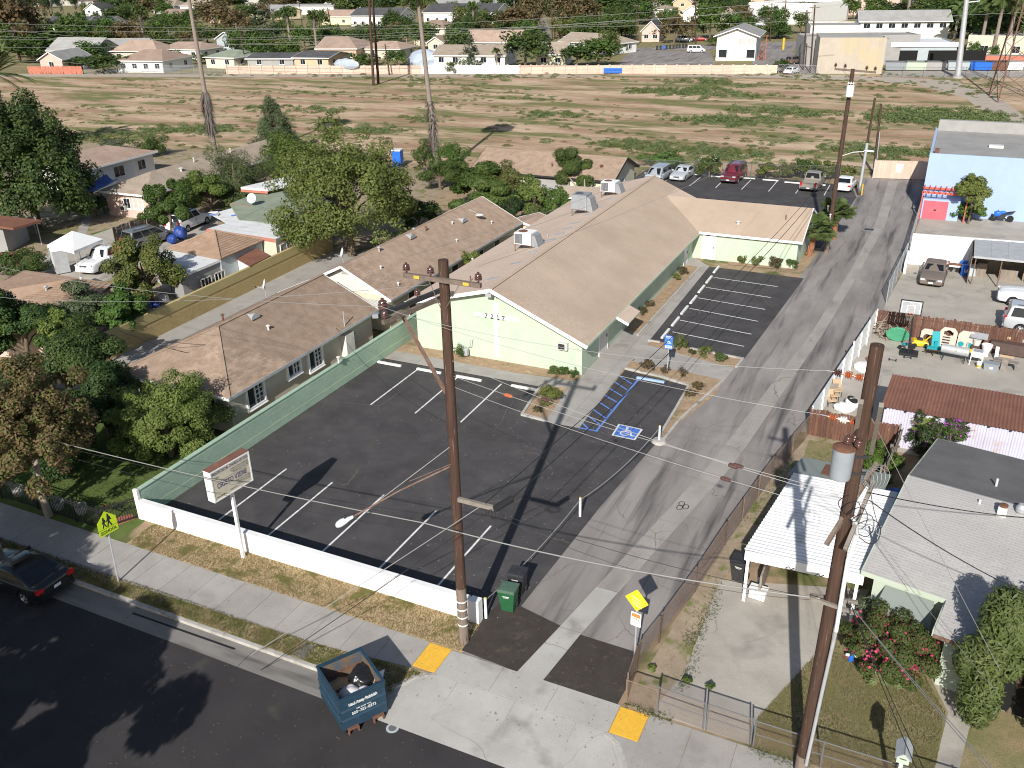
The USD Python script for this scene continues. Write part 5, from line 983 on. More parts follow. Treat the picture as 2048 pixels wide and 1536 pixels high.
def car_parts(t,spec,paint,detail=True,glassm='car_glass',bumper=None,roofm=None,rack=False,hubs='alloy',cargo=None):
 S=CARS[spec];L_,W_,H_=S['L'],S['W']/2,S['H'];k=S['kind'];X0,X1=-L_/2,L_/2;wr=.335 if k=='sedan' else.365;gc=.19 if k=='sedan' else.27
 axf,axr=X1-L_*.185,X0+L_*.205
 st=[(X1,.80,gc+.12,S['hf']-.16,0),(X1-.06,.88,gc+.05,S['hf']-.07,.0),(X1-.22,.95,gc,S['hf'],.015),(X1-.6,.985,gc,S['hf']+(S['hr']-S['hf'])*.45,.03),(S['wb']+.25,1,gc,S['hr']-.02,.03),(S['wb']-.1,1,gc,S['belt'],.02),(0,1,gc,S['belt']+.005,.0)]
 if k=='sedan':st+=[(S['rb']+.25,1,gc,S['belt']+.03,.01),(S['rb']-.1,.99,gc,S['tl'],.02),(X0+.25,.955,gc+.02,S['tl']+.01,.02),(X0+.06,.90,gc+.08,S['tl']-.05,.0),(X0,.83,gc+.14,S['tl']-.16,0)]
 elif k=='pickup':st+=[(-.8,1,gc,S['belt'],0),(X0+.3,1,gc+.06,S['tl'],0),(X0+.05,.99,gc+.1,S['tl'],0),(X0,.97,gc+.14,S['tl']-.03,0)]
 else:st+=[(-1.6,1,gc,S['belt']+.02,0),(X0+.25,.985,gc+.04,S['belt']+.03,0),(X0+.06,.95,gc+.08,S['belt'],0),(X0,.92,gc+.14,S['belt']-.1,0)]
 rings=[[(x_,y_,z_)for y_,z_ in section(W_*a,z0,h,c)]for x_,a,z0,h,c in st][::-1]
 v,f=loft(rings);mf=manifold3d.Manifold(manifold3d.Mesh(np.asarray(v,np.float32),np.asarray(f,np.uint32)))
 if mf.status()!=manifold3d.Error.NoError or mf.volume()<0:mf=manifold3d.Manifold(manifold3d.Mesh(np.asarray(v,np.float32),np.asarray(f[:,::-1],np.uint32)))
 cyl=manifold3d.Manifold.cylinder(.32,wr+.055,wr+.055,28).rotate((90,0,0))
 for ax in(axf,axr):
  for sy in(W_+.06,-W_+.26):mf=mf-cyl.translate((ax,sy,wr))
 if k=='pickup':
  mf=mf-manifold3d.Manifold.cube((2*W_ and abs(X0)-.95,2*W_-.34,.52)).translate((X0+.09,-W_+.17,S['tl']-.48))
 body=part(t,'body',mf,paint,32)
 gx=S['belt']-.02;wb_,wt_=W_*.93,W_*.76
 def ring(xf,xr,w,z,bow):
  return[(xr,-w*.93,z),(xr-bow*.3,0,z),(xr,w*.93,z),(xr+.12,w,z),((xf+xr)/2,w*1.01,z),(xf-.25,w,z),(xf,w*.88,z),(xf+bow,0,z),(xf,-w*.88,z),(xf-.25,-w,z),((xf+xr)/2,-w*1.01,z),(xr+.12,-w,z)]
 lv=[(S['wb'],S['rb'],wb_,gx,.1),(S['wb']-.04,S['rb']+.03,wb_*.995,gx+.05,.1),(S['wt']+.05,S['rt']-.05,wt_*1.02,H_-.1,.05),(S['wt']-.08,S['rt']+.06,wt_*.95,H_-.025,.03),(S['wt']-.45,S['rt']+.35,wt_*.6,H_,.0)]
 v,f=loft([ring(*q)for q in lv]);cab=part(t,'cabin',(v,f),roofm or paint,40)
 A,B=lv[1],lv[2]
 def P_(ring_i,s,t_,off):
  return None
 def pane(name,quad,n,inset=.0):
  q=np.array(quad,float);n=np.asarray(n,float);n=n/np.linalg.norm(n);return part(cab,name,MB().slab(q+n*.012,.01,n),glassm)
 z0,z1=A[3]+.03,B[3]-.02
 def sx(xa,xb,z):tt=(z-A[3])/(B[3]-A[3]);return xa+(xb-xa)*tt
 def sw_(z):return sx(A[2],B[2],z)
 fx=lambda z:sx(A[0],B[0],z);bxr=lambda z:sx(A[1],B[1],z)
 pane('windscreen',[(fx(z0)+.02,-sw_(z0)*.82,z0),(fx(z0)+.02,sw_(z0)*.82,z0),(fx(z1)+.02,sw_(z1)*.80,z1),(fx(z1)+.02,-sw_(z1)*.80,z1)],(B[3]-A[3],0,A[0]-B[0]))
 pane('rear_window',[(bxr(z0)-.01,sw_(z0)*.84,z0),(bxr(z0)-.01,-sw_(z0)*.84,z0),(bxr(z1)-.01,-sw_(z1)*.82,z1),(bxr(z1)-.01,sw_(z1)*.82,z1)],(-(B[3]-A[3]),0,B[1]-A[1]if B[1]>A[1]else.05))
 npn={'sedan':2,'box':3,'pickup':1}[k]
 for sy in(1,-1):
  xa0,xa1,xb0,xb1=fx(z0)-.30,bxr(z0)+.18,fx(z1)-.26,bxr(z1)+.16
  for q in range(npn):
   a0,a1=q/npn+.012,(q+1)/npn-.012
   lo=lambda a:xa0+(xa1-xa0)*a;hi=lambda a:xb0+(xb1-xb0)*a
   pane('side_window',[(lo(a0),sy*sw_(z0)*1.004,z0),(lo(a1),sy*sw_(z0)*1.004,z0),(hi(a1),sy*sw_(z1)*1.004,z1),(hi(a0),sy*sw_(z1)*1.004,z1)],(0,sy*1,(sw_(A[3])-sw_(B[3]))/(B[3]-A[3])))
  part(t,'mirror',MB().obox((S['wb']-.3,sy*(W_+.1),gx+.1),(.06,0,0),(0,.1,0),(0,0,.07)),paint)
  part(body,'door_handle',MB().box(-.28,-.1,min(sy*W_*.985,sy*(W_+.012)),max(sy*W_*.985,sy*(W_+.012)),S['belt']-.2,S['belt']-.165),'chrome' if k=='sedan' else 'bumper_grey')
  part(body,'door_seam',MB().box(-.02,-.008,min(sy*W_*.97,sy*(W_+.004)),max(sy*W_*.97,sy*(W_+.004)),gc+.15,S['belt']-.06),'dark_metal')
 for ax in(axf,axr):
  for sy in(1,-1):
   tm=trimesh.transformations.rotation_matrix(np.pi/2 if sy<0 else-np.pi/2,(1,0,0))[:3,:3];T0=np.array([ax,sy*(W_-.02),wr])
   R_=lambda prof,n:((tm@MB().lathe(prof,n).arrays()[0].T).T+T0,MB().lathe(prof,n).arrays()[1])
   ty=part(t,'wheel',R_([(.0,-.2),(wr*.9,-.2),(wr,-.17),(wr,-.03),(wr*.93,.0),(wr*.66,.0),(wr*.64,-.03)],24),'rubber',40)
   part(ty,'rim',R_([(wr*.65,-.012),(wr*.60,-.05),(wr*.25,-.035),(wr*.12,-.005),(0,-.004)],24),hubs,40)
   if detail:
    sp=MB()
    for q in range(5):
     a=q*2*np.pi/5;d=np.array([math.cos(a),math.sin(a),0]);e=np.array([-d[1],d[0],0]);c0=d*wr*.42+[0,0,-.025];vv=MB().obox(c0,d*wr*.2,e*wr*.075,(0,0,.012)).arrays();sp.add((tm@vv[0].T).T+T0,vv[1])
    part(ty,'rim_hole',sp,'dark_metal')
 zf=S['hf']-.1;zr=(S['tl']if k!='box' else S['belt'])-.16
 for sy in(1,-1):
  part(t,'headlamp',MB().obox((X1-.13,sy*W_*.67,zf),(.12,0,0),(-.05*sy*0,W_*.17,0),(.02,0,.07)),'lamp_clear')
  hgt=.09 if k=='sedan' else.2
  part(t,'tail_lamp',MB().obox((X0+.06,sy*W_*.79,zr if k=='sedan' else zr+.02),(.075,0,0),(0,W_*(.17 if k=='sedan' else.11),0),(0,0,hgt)),'lamp_red')
 part(t,'grille',MB().box(X1-.06,X1-.0,-W_*.36,W_*.36,zf-.13,zf+.03),'dark_metal' if k=='sedan' else 'bumper_grey')
 part(t,'front_bumper',MB().box(X1-.14,X1+.05,-W_*.82,W_*.82,gc+.14,gc+.3),bumper or paint);part(t,'rear_bumper',MB().box(X0-.06,X0+.12,-W_*.84,W_*.84,gc+.16,gc+.32),bumper or paint)
 part(t,'number_plate',MB().box(X1+.052,X1+.06,-.16,.16,gc+.18,gc+.3),'plate_white');part(t,'number_plate',MB().box(X0-.075,X0-.062,-.16,.16,zr-.18,zr-.05),'plate_white')if k!='pickup' else part(t,'number_plate',MB().box(X0-.07,X0-.062,-.16,.16,gc+.2,gc+.31),'plate_white')
 part(t,'underbody',MB().box(X0+.3,X1-.3,-W_*.75,W_*.75,gc-.02,gc+.1),'dark_metal')
 if rack:part(cab,'roof_rail',MB().box(S['rt']+.3,S['wt']-.3,-W_*.62,-W_*.58,H_-.02,H_+.06).box(S['rt']+.3,S['wt']-.3,W_*.58,W_*.62,H_-.02,H_+.06).box(S['rt']+.7,S['rt']+.76,-W_*.58,W_*.58,H_+.005,H_+.05),'bumper_grey')
 if k=='pickup':part(body,'bed_liner',MB().box(X0+.1,-.86,-W_+.18,W_-.18,S['tl']-.479,S['tl']-.46),'dark_metal');part(body,'tailgate_line',MB().box(X0-.012,X0-.002,-W_*.86,W_*.86,S['tl']-.1,S['tl']-.085),'dark_metal')
def head(a,b):A,B=G(*a),G(*b);return math.atan2(B[1]-A[1],B[0]-A[0])
def car(name,label,cat,spec,paint,p,rz,z=0.,group=None,**k):
 q=G(p[0],p[1],z)if len(p)==2 else np.array(p,float);t=thing(name,label,cat,(q[0],q[1],q[2]),rz,group);car_parts(t,spec,paint,**k);return t
pi=math.pi
ct=car('parked_car','black car parked at the kerb in the tree shade','car','coupe','car_black',(G(143,1216,STREET_Z)[0]-3.3,18.55,STREET_Z),pi)
ct_=None
car('parked_car','silver blue minivan in the rear lot beside the green wall','car','minivan','car_silver',(1315,362),-pi/2-.05)
car('parked_car','silver sedan facing out in the rear lot next to the silver minivan','car','sedan','car_silver_lt',(1365,356),-pi/2-.05)
car('parked_car','maroon minivan facing out in the rear lot','car','suv','car_maroon',(1467,360),-pi/2-.05,rack=True,bumper='bumper_grey')
car('pickup_truck','tan grey pickup seen from behind in the rear lot','pickup','pickup','car_tan_grey',(1625,375),pi/2-.05,bumper='bumper_grey')
car('parked_car','white sedan seen from behind beside the pole with pale wrapping','car','sedan','car_white',(1691,377),pi/2-.08)
car('parked_car','dusty brown sedan with flat dull paint by the tall white wall','car','sedan','car_brown_grey',(1866,558),-pi/2-.06,hubs='alloy')
car('pickup_truck','white pickup with dark bumper in the right hand yard','pickup','pickup','car_white',(2.95+5.35,71.6,0),pi-.02,bumper='bumper_grey')
car('parked_car','silver four wheel drive car with roof rails behind the brown board fence','car','suv','car_silver_lt',(8.35,65.9,0),-.03,rack=True)
car('parked_car','white four wheel drive car in the left yard behind the blue bundles','car','suv','car_white',(380,455),head((345,470),(415,440)),rack=True)
car('parked_car','dark grey minivan with loads on its roof in the left yard','car','minivan','car_grey',(300,488),head((262,500),(340,478)),rack=True)
car('pickup_truck','white pickup with cluttered bed beside the portable toilet','pickup','pickup','car_white',(213,533),head((250,515),(190,543)))
car('parked_van','white van on the grey lot left of the white two storey house','van','van','car_white',(1392,105),.25)
car('parked_car','brown car parked by the grey wall beyond the field','car','suv','car_brown_grey',(1587,128),1.2)
car('parked_car','white car parked at the field edge by the wire gate','car','sedan','car_white',(1583,147),1.3)
for lb,px_,col,sp,rz in(('grey four wheel drive car under the brown tree by the white two storey house',(1369,84),'car_silver','suv',.2),('red car beside the round green tree left of the white two storey house',(1401,82),'car_red','sedan',.3),('pale blue car before the white shop beyond the field',(1517,52),'car_silver','sedan',.2),('black car parked down the far street between brown trees',(1082,62),'car_black','suv',1.2),
('silver car on the far street below the black car',(1068,70),'car_silver_lt','sedan',1.2),('dark red car on the right side of the far street',(1126,72),'car_maroon','sedan',1.2),('white car low on the right side of the far street',(1140,78),'car_white','sedan',1.2),('white truck under the flat roof before the far shopfronts',(985,78),'car_white','suv',.2),('dark blue car near the small blue shed beyond the field',(438,102),'car_navy','sedan',.2)):
 car('parked_car',lb,'car',sp,col,px_,rz,detail=False)
mc=thing('motorcycle','blue sports motorcycle parked by the blue wall','motorcycle',tuple(G(2002,443)),.05)
for x_ in(-.72,.72):
 w_=MB().lathe([(.0,-.05),(.2,-.05),(.3,-.07),(.31,0),(.3,.07),(.2,.05),(0,.05)],20).arrays();R_=trimesh.transformations.rotation_matrix(pi/2,(1,0,0))[:3,:3];part(mc,'wheel',((R_@w_[0].T).T+[x_,0,.31],w_[1]),'rubber',40)
part(mc,'fairing',trimesh.creation.icosphere(2,1.0).apply_transform(np.diag([.42,.2,.3,1])).apply_translation([-.42,0,.72]),'plastic_blue',True);part(mc,'tank',trimesh.creation.icosphere(2,1.0).apply_transform(np.diag([.32,.17,.16,1])).apply_translation([.0,0,.88]),'plastic_blue',True)
part(mc,'seat',MB().obox((.5,0,.9),(.38,0,.09),(0,.12,0),(0,0,.05)),'rubber');part(mc,'tail',MB().obox((.86,0,1.0),(.16,0,.05),(0,.08,0),(0,0,.05)),'dark_metal');part(mc,'engine',MB().box(-.3,.3,-.16,.16,.28,.7),'dark_metal');part(mc,'headlamp',MB().box(-.84,-.76,-.1,.1,.7,.84),'lamp_clear');part(mc,'handlebar',MB().tube([(-.38,-.34,1.05),(-.42,0,1.0),(-.38,.34,1.05)],.02),'dark_metal');part(mc,'fork',MB().tube([(-.72,-.1,.31),(-.42,-.1,1.0)],.03).tube([(-.72,.1,.31),(-.42,.1,1.0)],.03),'chrome');part(mc,'exhaust',MB().tube([(.0,.16,.3),(.5,.2,.35),(.85,.22,.5)],.05,8),'chrome')
# ================================================================ poles, wires, lamps, signs, bins
def wood_pole(name,label,p,h,r0,r1,mat='pole_wood',base=None,top=None,lean=(0,0)):
 t=thing(name,label,'utility pole',tuple(p));z=np.linspace(-.3,h,14);pts=np.c_[lean[0]*z/h,lean[1]*z/h,z]
 if base:
  z=np.linspace(base,h,12);part(t,'pole',MB().tube(np.c_[lean[0]*z/h,lean[1]*z/h,z],np.interp(z,[0,h],[r0,r1]),14),mat,40);zb=np.linspace(-.3,base-.002,5);part(t,'pole_foot',MB().tube(np.c_[lean[0]*zb/h,lean[1]*zb/h,zb],np.interp(zb,[0,h],[r0,r1]),14),'pole_grey',40)
 else:part(t,'pole',MB().tube(pts,np.interp(z,[0,h],[r0,r1]),14),mat,40)
 return t
def insulator(parent,p,s=1.,mat='porcelain',d=(0,0,1)):
 d=np.asarray(d,float);d/=np.linalg.norm(d);prof=[(0,.34),(.06,.33),(.05,.27),(.13,.24),(.15,.2),(.07,.18),(.15,.14),(.17,.1),(.07,.08),(.16,.04),(.17,.0),(.05,-.02),(.03,-.14),(0,-.14)]
 v,f=MB().lathe([(a*s,b*s)for a,b in prof[::-1]],14).arrays();a=np.cross(d,(1,0,0)if abs(d[0])<.9 else(0,1,0));a/=np.linalg.norm(a);b=np.cross(d,a)
 return part(parent,'insulator',(np.asarray(p,float)+v[:,:1]*a+v[:,1:2]*b+v[:,2:]*d,f),mat,40)
MPX=np.array([*G(928,1283)[:2],0.]);MH=15.2
mp=wood_pole('utility_pole','dark wooden utility pole with crossarms and street lamp at the lot corner',MPX,MH,.20,.165,base=2.6)
def L_(w):return np.asarray(w,float)-MPX
def at_h(x,y,z):return L_(G(x,y,z))
for q in np.linspace(.9,2.0,4):part(mp,'pole_band',MB().lathe([(.203,q-.03),(.206,q),(.203,q+.03)],14),'trim_white')
zA=14.62
aL_,aR_=at_h(808,513,zA),at_h(976,540,zA)
aL_[1]=aR_[1]=-.24;aL_[0],aR_[0]=-1.32,1.42
ca=part(mp,'crossarm',MB().beam(aL_+[0,0,0],aR_,.12,.15),'arm_wood')
ca_w=aL_+MPX,aR_+MPX
for s in(.04,.36,.97):insulator(mp,aL_+(aR_-aL_)*s+[0,0,.18],.72)
for s in(.18,.82):part(ca,'number_tag',MB().obox(aL_+(aR_-aL_)*s+[0,-.063,0],(.1,0,0),(0,.004,0),(0,0,.05)),'tag_yellow')
part(mp,'arm_brace',MB().beam(aL_+(aR_-aL_)*.33+[0,.02,-.08],(-.1,-.16,zA-.95),.035,.01).beam(aL_+(aR_-aL_)*.72+[0,.02,-.08],(.1,-.16,zA-.95),.035,.01),'arm_light')
zB=12.9
B0,B1=at_h(906,586,zB),at_h(766,645,zB)
B1=B0+(B1-B0)
for o_ in(0.,.42):
 off=np.array([-.5,.35,0.])*(o_>0);part(mp,'side_arm',MB().beam(B0+off,B1+off,.13,.15),'arm_wood' if not o_ else 'dark_metal')
 for s in((.42,)if o_ else(.97,)):insulator(mp,B0+off+(B1-B0)*s+[0,0,.18],.7)
insulator(mp,B1+(B0-B1)*.1+[-.5,.35,.22],1.0)
for y_ in(0,.3):part(mp,'side_brace',MB().beam(B0+(B1-B0)*.72+[-y_*1.2,y_,-.1],(-.05-y_*.3,-.1,10.6),.07,.03),'rust_pipe')
part(mp,'arm_end_cap',MB().obox(B1+[-.5,.35,.05],(.09,.04,0),(-.03,.09,0),(0,0,.07)),'ac_grey')
zC=6.55
part(mp,'telecom_arm',MB().beam((.15,-.12,zC),(1.75,-.12,zC),.12,.16),'arm_light')
part(mp,'splice_case',MB().tube([(1.66,-.25,zC+.08),(1.95,.45,zC+.14)],.13,10),'wire_black',40)
for q in range(4):part(mp,'cable_loop',MB().tube([(1.5+.14*q*math.cos(a),-.2+.02*q,zC-.22+.2*math.sin(a))for a in np.linspace(0,6.28,14)],.012,5),'wire_black')
for q in np.linspace(3.0,12.0,14):part(mp,'climbing_step',MB().tube([(0,-.17,q),(.02,-.34,q)],.012,5),'rust_pipe')if 0 else None
zl=8.55;l1=np.array([-4.05,-1.25,7.0]);lampw=onY(703,1035,MPX[1]-1.4)-MPX
lamp=thing('street_lamp','street lamp with pale shell on a long rusty arm off the dark utility pole','street lamp',tuple(MPX));l1=lampw;a0=np.array([-.05,-.18,L_(onY(908,935,MPX[1]-.2))[2]])
part(lamp,'arm',MB().tube([a0,a0+(l1-a0)*.5+[0,0,.08],l1],.032,8),'rust_pipe',40);part(lamp,'stay',MB().tube([(-.05,-.18,a0[2]+.75),a0+(l1-a0)*.72+[0,0,.1]],.014,6),'wire_pale');part(lamp,'bracket',MB().tube([(-.02,-.18,a0[2]+.1),a0+(l1-a0)*.4+[0,0,.25]],.012,6),'rust_pipe')
dl=(l1-a0)/np.linalg.norm(l1-a0);e1=np.cross(dl,(0,0,1));e1/=np.linalg.norm(e1);e2=np.cross(e1,dl)
rr_=[(0,.03),(.05,.09),(.18,.10),(.38,.17),(.58,.21),(.74,.17),(.82,.05),(.83,.0)]
v=[l1+dl*(s-.1)+e1*r_*math.cos(a)+e2*r_*.62*math.sin(a)for s,r_ in rr_ for a in np.arange(14)/14*2*pi];i=np.arange(len(rr_)-1)[:,None]*14;j=np.arange(14)[None]
part(lamp,'lamp_shell',(v,np.stack([i+j,i+(j+1)%14,i+14+(j+1)%14,i+14+j],-1).reshape(-1,4)[:,::-1]),'lamp_shell',40);part(lamp,'photocell',MB().lathe([(0,.12),(.05,.11),(.05,0)],10,tuple(l1+dl*.22+e2*.09)),'dark_metal')
RPX=np.array([*G(1600,1560)[:2],0.]);RH=14.9;RPX[1]=21.9
RPX=np.array([-.75,21.95,0.])
top_=onY(1755,690,RPX[1]);RH=float(top_[2]);
rp=wood_pole('utility_pole','tall dark utility pole with transformer and pale conduit on the right',RPX,RH,.21,.17,base=.9,lean=(float(top_[0]-RPX[0]),0))
def RL(x,y,dy=0.):return onY(x,y,RPX[1]+dy)-RPX
def rarm(a,b,dy0,dy1,mat,w=.12,h=.13,name='crossarm'):p0,p1=RL(*a,dy0),RL(*b,dy1);part(rp,name,MB().beam(p0,p1,w,h),mat);return p0,p1
for dx in(-.16,.3):
 zt=RL(1755,800)[2];part(rp,'side_timber',MB().beam((float(top_[0]-RPX[0])*.9+dx+.05,-.9,zt+.3),(float(top_[0]-RPX[0])*.75+dx,.75,zt-1.9),.11,.13),'arm_light')
u0,u1=RL(1652,1090,-.6),RL(1755,925,.9)
part(rp,'crossarm',MB().beam(u0,u0+(u1-u0)*1.0,.1,.12),'arm_wood');u2,u3=RL(1690,1100,-.9),RL(1738,985,.6);part(rp,'crossarm',MB().beam(u2,u2+(u3-u2)*1.2,.1,.12),'arm_light')
for yy in(-.22,.22):p0,p1=RL(1620,1195 if yy<0 else 1190,yy),RL(1716,1228 if yy<0 else 1205,yy);part(rp,'low_arm',MB().beam(p0,p1,.09,.1),'arm_light')
cpts=[RL(1612,1530,-.3),RL(1645,1380,-.3),RL(1672,1262,-.3),RL(1696,1120,-.3),RL(1714,1070,-.3),RL(1712,1045,-.25),RL(1704,1035,-.2)]
part(rp,'conduit',MB().tube(cpts[:3],.055,10),'galv',40);part(rp,'conduit',MB().tube([cpts[2],cpts[3],cpts[4]],.06,10),'conduit_white',40);part(rp,'conduit_elbow',MB().tube(cpts[4:],.055,10),'galv',40)
tc=RL(1684,925,-.25);tb=part(rp,'transformer',MB().lathe([(0,-.48),(.25,-.46),(.27,-.4),(.28,.4),(.285,.43),(.0,.43)],22,tuple(tc)),'transformer',40);part(tb,'transformer_lid',MB().lathe([(.29,.43),(.29,.46),(.2,.5),(0,.52)],22,tuple(tc)),'rust',40)
for dx,dy in((.05,.05),(.2,.2),(.33,-.05)):insulator(tb,tc+[dx,dy,.6],.65)
part(tb,'mount',MB().beam(tc+[.25,.05,.2],tc+[.62,.2,.2],.06,.08).beam(tc+[.25,.05,-.3],tc+[.6,.2,-.3],.06,.08),'dark_metal')
for q in range(5):c=RL(1680+q*3,930+12*q,-.3)+[.3+.1*q,.1,-1.2];part(rp,'cable_loop',MB().tube([c+[(.2+.03*q)*math.cos(a),.1*math.sin(a*2),(.28+.02*q)*math.sin(a)]for a in np.linspace(0,6.28,16)],.012,5),'wire_black')
for q in range(5):c=RL(1738,950,.2)+[.05*q,.1*q,-.2];part(rp,'cable_loop',MB().tube([c+[(.14+.04*q)*math.cos(a),.1*math.sin(a*2),(.22+.03*q)*math.sin(a)]for a in np.linspace(0,6.28,16)],.008,5),'wire_grey')
def strain(parent,p,d,n=3,mats=('porcelain_red','porcelain_red','porcelain')):
 for k_ in range(n):insulator(parent,np.asarray(p)+np.asarray(d)*k_*.26,.62,mats[k_%len(mats)],d)
S1p,S1d=RL(1735,758,0),np.array([-1.,.1,.02]);strain(rp,S1p+S1d*.12,S1d);S2p=RL(1722,848,-.1);strain(rp,S2p+S1d*.1,S1d,3,('porcelain_red','porcelain_white','porcelain_red'))
part(rp,'strap',MB().tube([S1p,S1p+S1d*1.0],.012,5).tube([S2p,S2p+S1d*1.0],.012,5),'galv')
FP=np.array([*G(1652,506)[:2],0.]);ftop=onY(1706,138,FP[1]);FH=float(ftop[2]);FPX_=float(ftop[0]-FP[0])
fpo=wood_pole('utility_pole','brown utility pole with white transformer between the palms and the alley',FP,FH,.2,.16,base=2.2,lean=(FPX_,0))
def FLc(x,y,dy=0):return onY(x,y,FP[1]+dy)-FP
part(fpo,'crossarm',MB().beam(FLc(1669,138),FLc(1752,145),.12,.15),'arm_wood')
for s in(1671,1690,1733,1750):insulator(fpo,FLc(s,134+(s-1669)*.09,-.05)+[0,0,.05],.8)
part(fpo,'arm_brace',MB().beam(FLc(1684,140),FLc(1703,160),.04,.02).beam(FLc(1734,146),FLc(1706,162),.04,.02),'arm_wood')
q=FLc(1700,181,-.35);tb=part(fpo,'transformer',MB().lathe([(0,-.5),(.27,-.48),(.3,-.4),(.3,.38),(0,.42)],18,tuple(q)),'white_paint',40)
for dx in(-.18,0,.18):insulator(tb,q+[dx,0,.5],.5,'porcelain_white')
for z_ in(1.2,1.5,1.8):part(fpo,'pole_band',MB().lathe([(.206,z_-.035),(.21,z_),(.206,z_+.035)],14,(FPX_*z_/FH,0,0)),'tag_yellow')
la=FLc(1682,310);lb=FLc(1740,301);part(fpo,'lamp_arm',MB().tube([FLc(1683,312),(FLc(1683,312)+FLc(1728,303))/2+[0,0,.12],FLc(1728,303)],.035,8),'pale_metal');m_=trimesh.creation.icosphere(2,1.0).apply_transform(np.diag([.42,.17,.09,1])).apply_translation(FLc(1738,302));part(fpo,'lamp_head',m_,'lamp_shell',True)
part(fpo,'guard',MB().tube([FLc(1672,330)+[.12,-.15,0],FLc(1672,330)+[.1,-.15,-1]],.1,8),'dark_metal')
p=G(1717,390);tp_=onY(1750,196,p[1]);w_=wood_pole('utility_pole','slim brown pole wrapped in pale metal low down at the rear lot corner',p,float(tp_[2]),.15,.11,lean=(float(tp_[0]-p[0]),0));zc=float(tp_[2])*.55
part(w_,'metal_wrap',MB().tube([np.array([(tp_[0]-p[0])*z/tp_[2],-.0,z])for z in np.linspace(.2,zc,6)],.148,12),'grey_metal',40);tag(part(None,'guard_post',MB().tube([G(1723,390),G(1723,390)+[0,0,1.2]],.08,10),'tag_yellow',40),'yellow guard post beside the metal wrapped pole','post')
p=G(1747,349);tp_=onY(1762,208,p[1]);w_=wood_pole('utility_pole','short brown pole with grey conduit at the left end of the sheet gate',p,float(tp_[2]),.15,.12,lean=(float(tp_[0]-p[0]),0));part(w_,'conduit',MB().tube([np.array([.2+(tp_[0]-p[0])*z/tp_[2],-.1,z])for z in np.linspace(0,float(tp_[2])*.62,5)],.05,8),'galv')
FAR_POLES=[]
for lb_,b,tpx,r0,mt,mat in(('left of the two tall rust brown poles standing in the field',(747,171),(735,-60),.2,0,'pole_wood'),('right of the two tall rust brown poles standing in the field',(757,168),(741,-60),.2,0,'pole_wood')):
 p=G(*b);h_=float(onY(tpx[0],tpx[1],p[1])[2]);w_=wood_pole('utility_pole',lb_,p,h_,r0+.1,r0,mat,lean=(float(onY(tpx[0],tpx[1],p[1])[0]-p[0]),0))
for lb_,b,tpx in(('grey pole with arm beside the green roofed far house',(492,134),(478,50)),('thin pole before the yellow far house',(668,90),(655,15)),('short pole with small box before the pink boundary wall',(779,150),(770,88)),('pole right of the paved grey lot beyond the field',(1272,92),(1274,8)),('pale pole left of the white two storey house',(1391,88),(1391,0)),('pole in the far hedge right of the long brown roof',(1208,104),(1208,45)),('pole with lamp at the far street mouth',(1105,80),(1102,5)),('brown pole at the far street beside the red car',(1110,78),(1109,18)),
('dark pole left of the tan metal building',(1606,140),(1614,20)),('darker slim pole touching the tan metal building',(1620,146),(1630,10)),('rust brown pole at the right edge of the tan metal building',(1757,148),(1768,72)),('pole beside the white shops on the upper right',(1540,82),(1544,6)),('second pole before the white shops on the upper right',(1567,66),(1572,0)),('third pole before the white shops on the upper right',(1508,40),(1506,0)),('thin pole among far palms left of centre',(605,55),(598,2))):
 p=G(*b);tq=onY(tpx[0],tpx[1],p[1]);w_=wood_pole('utility_pole',lb_,p,float(tq[2]),.19,.14,lean=(float(tq[0]-p[0]),0));z_=float(tq[2]);part(w_,'crossarm',MB().beam((float(tq[0]-p[0])-1.1,-.2,z_-.5),(float(tq[0]-p[0])+1.1,-.2,z_-.5),.12,.14),'arm_wood');FAR_POLES.append((*tq[:2],z_-.4))
p=G(1915,156);tq=onY(1938,-40,p[1]);sp_=thing('steel_pole','thick tapered grey steel pole at the right end of the field','utility pole',p);part(sp_,'shaft',MB().tube([(0,0,0),(float(tq[0]-p[0]),0,float(tq[2]))],[.62,.4],16),'galv',40);part(sp_,'base',MB().lathe([(0,.5),(1.0,.45),(1.1,0)],16),'concrete');part(sp_,'arm',MB().tube([onY(1935,5,p[1])-p,onY(1960,2,p[1])-p],.12,8),'galv')
lt=thing('lattice_tower','rusty lattice pylon legs at the right edge of the field','pylon',(0,0,0));f0,f1=G(1995,205),G(1978,190);f2_,f3=f0+[7,-2,0],f1+[7,2.5,0];apx=np.mean([f0,f1,f2_,f3],0)+[0,0,46]
legs=[f0,f1,f2_,f3]
def onleg(k_,t):return legs[k_]+(apx-legs[k_])*t
for k_ in range(4):part(lt,'leg',MB().beam(onleg(k_,0),onleg(k_,.62),.2,.2),'rust_pipe')
for lv in range(6):
 for k_,m2 in((0,1),(0,2),(2,3),(1,3)):
  t0,t1=lv*.1,lv*.1+.1;part(lt,'brace',MB().beam(onleg(k_,t0),onleg(m2,t1),.09,.09),'rust_pipe');part(lt,'brace',MB().beam(onleg(m2,t0),onleg(k_,t1),.09,.09),'rust_pipe')
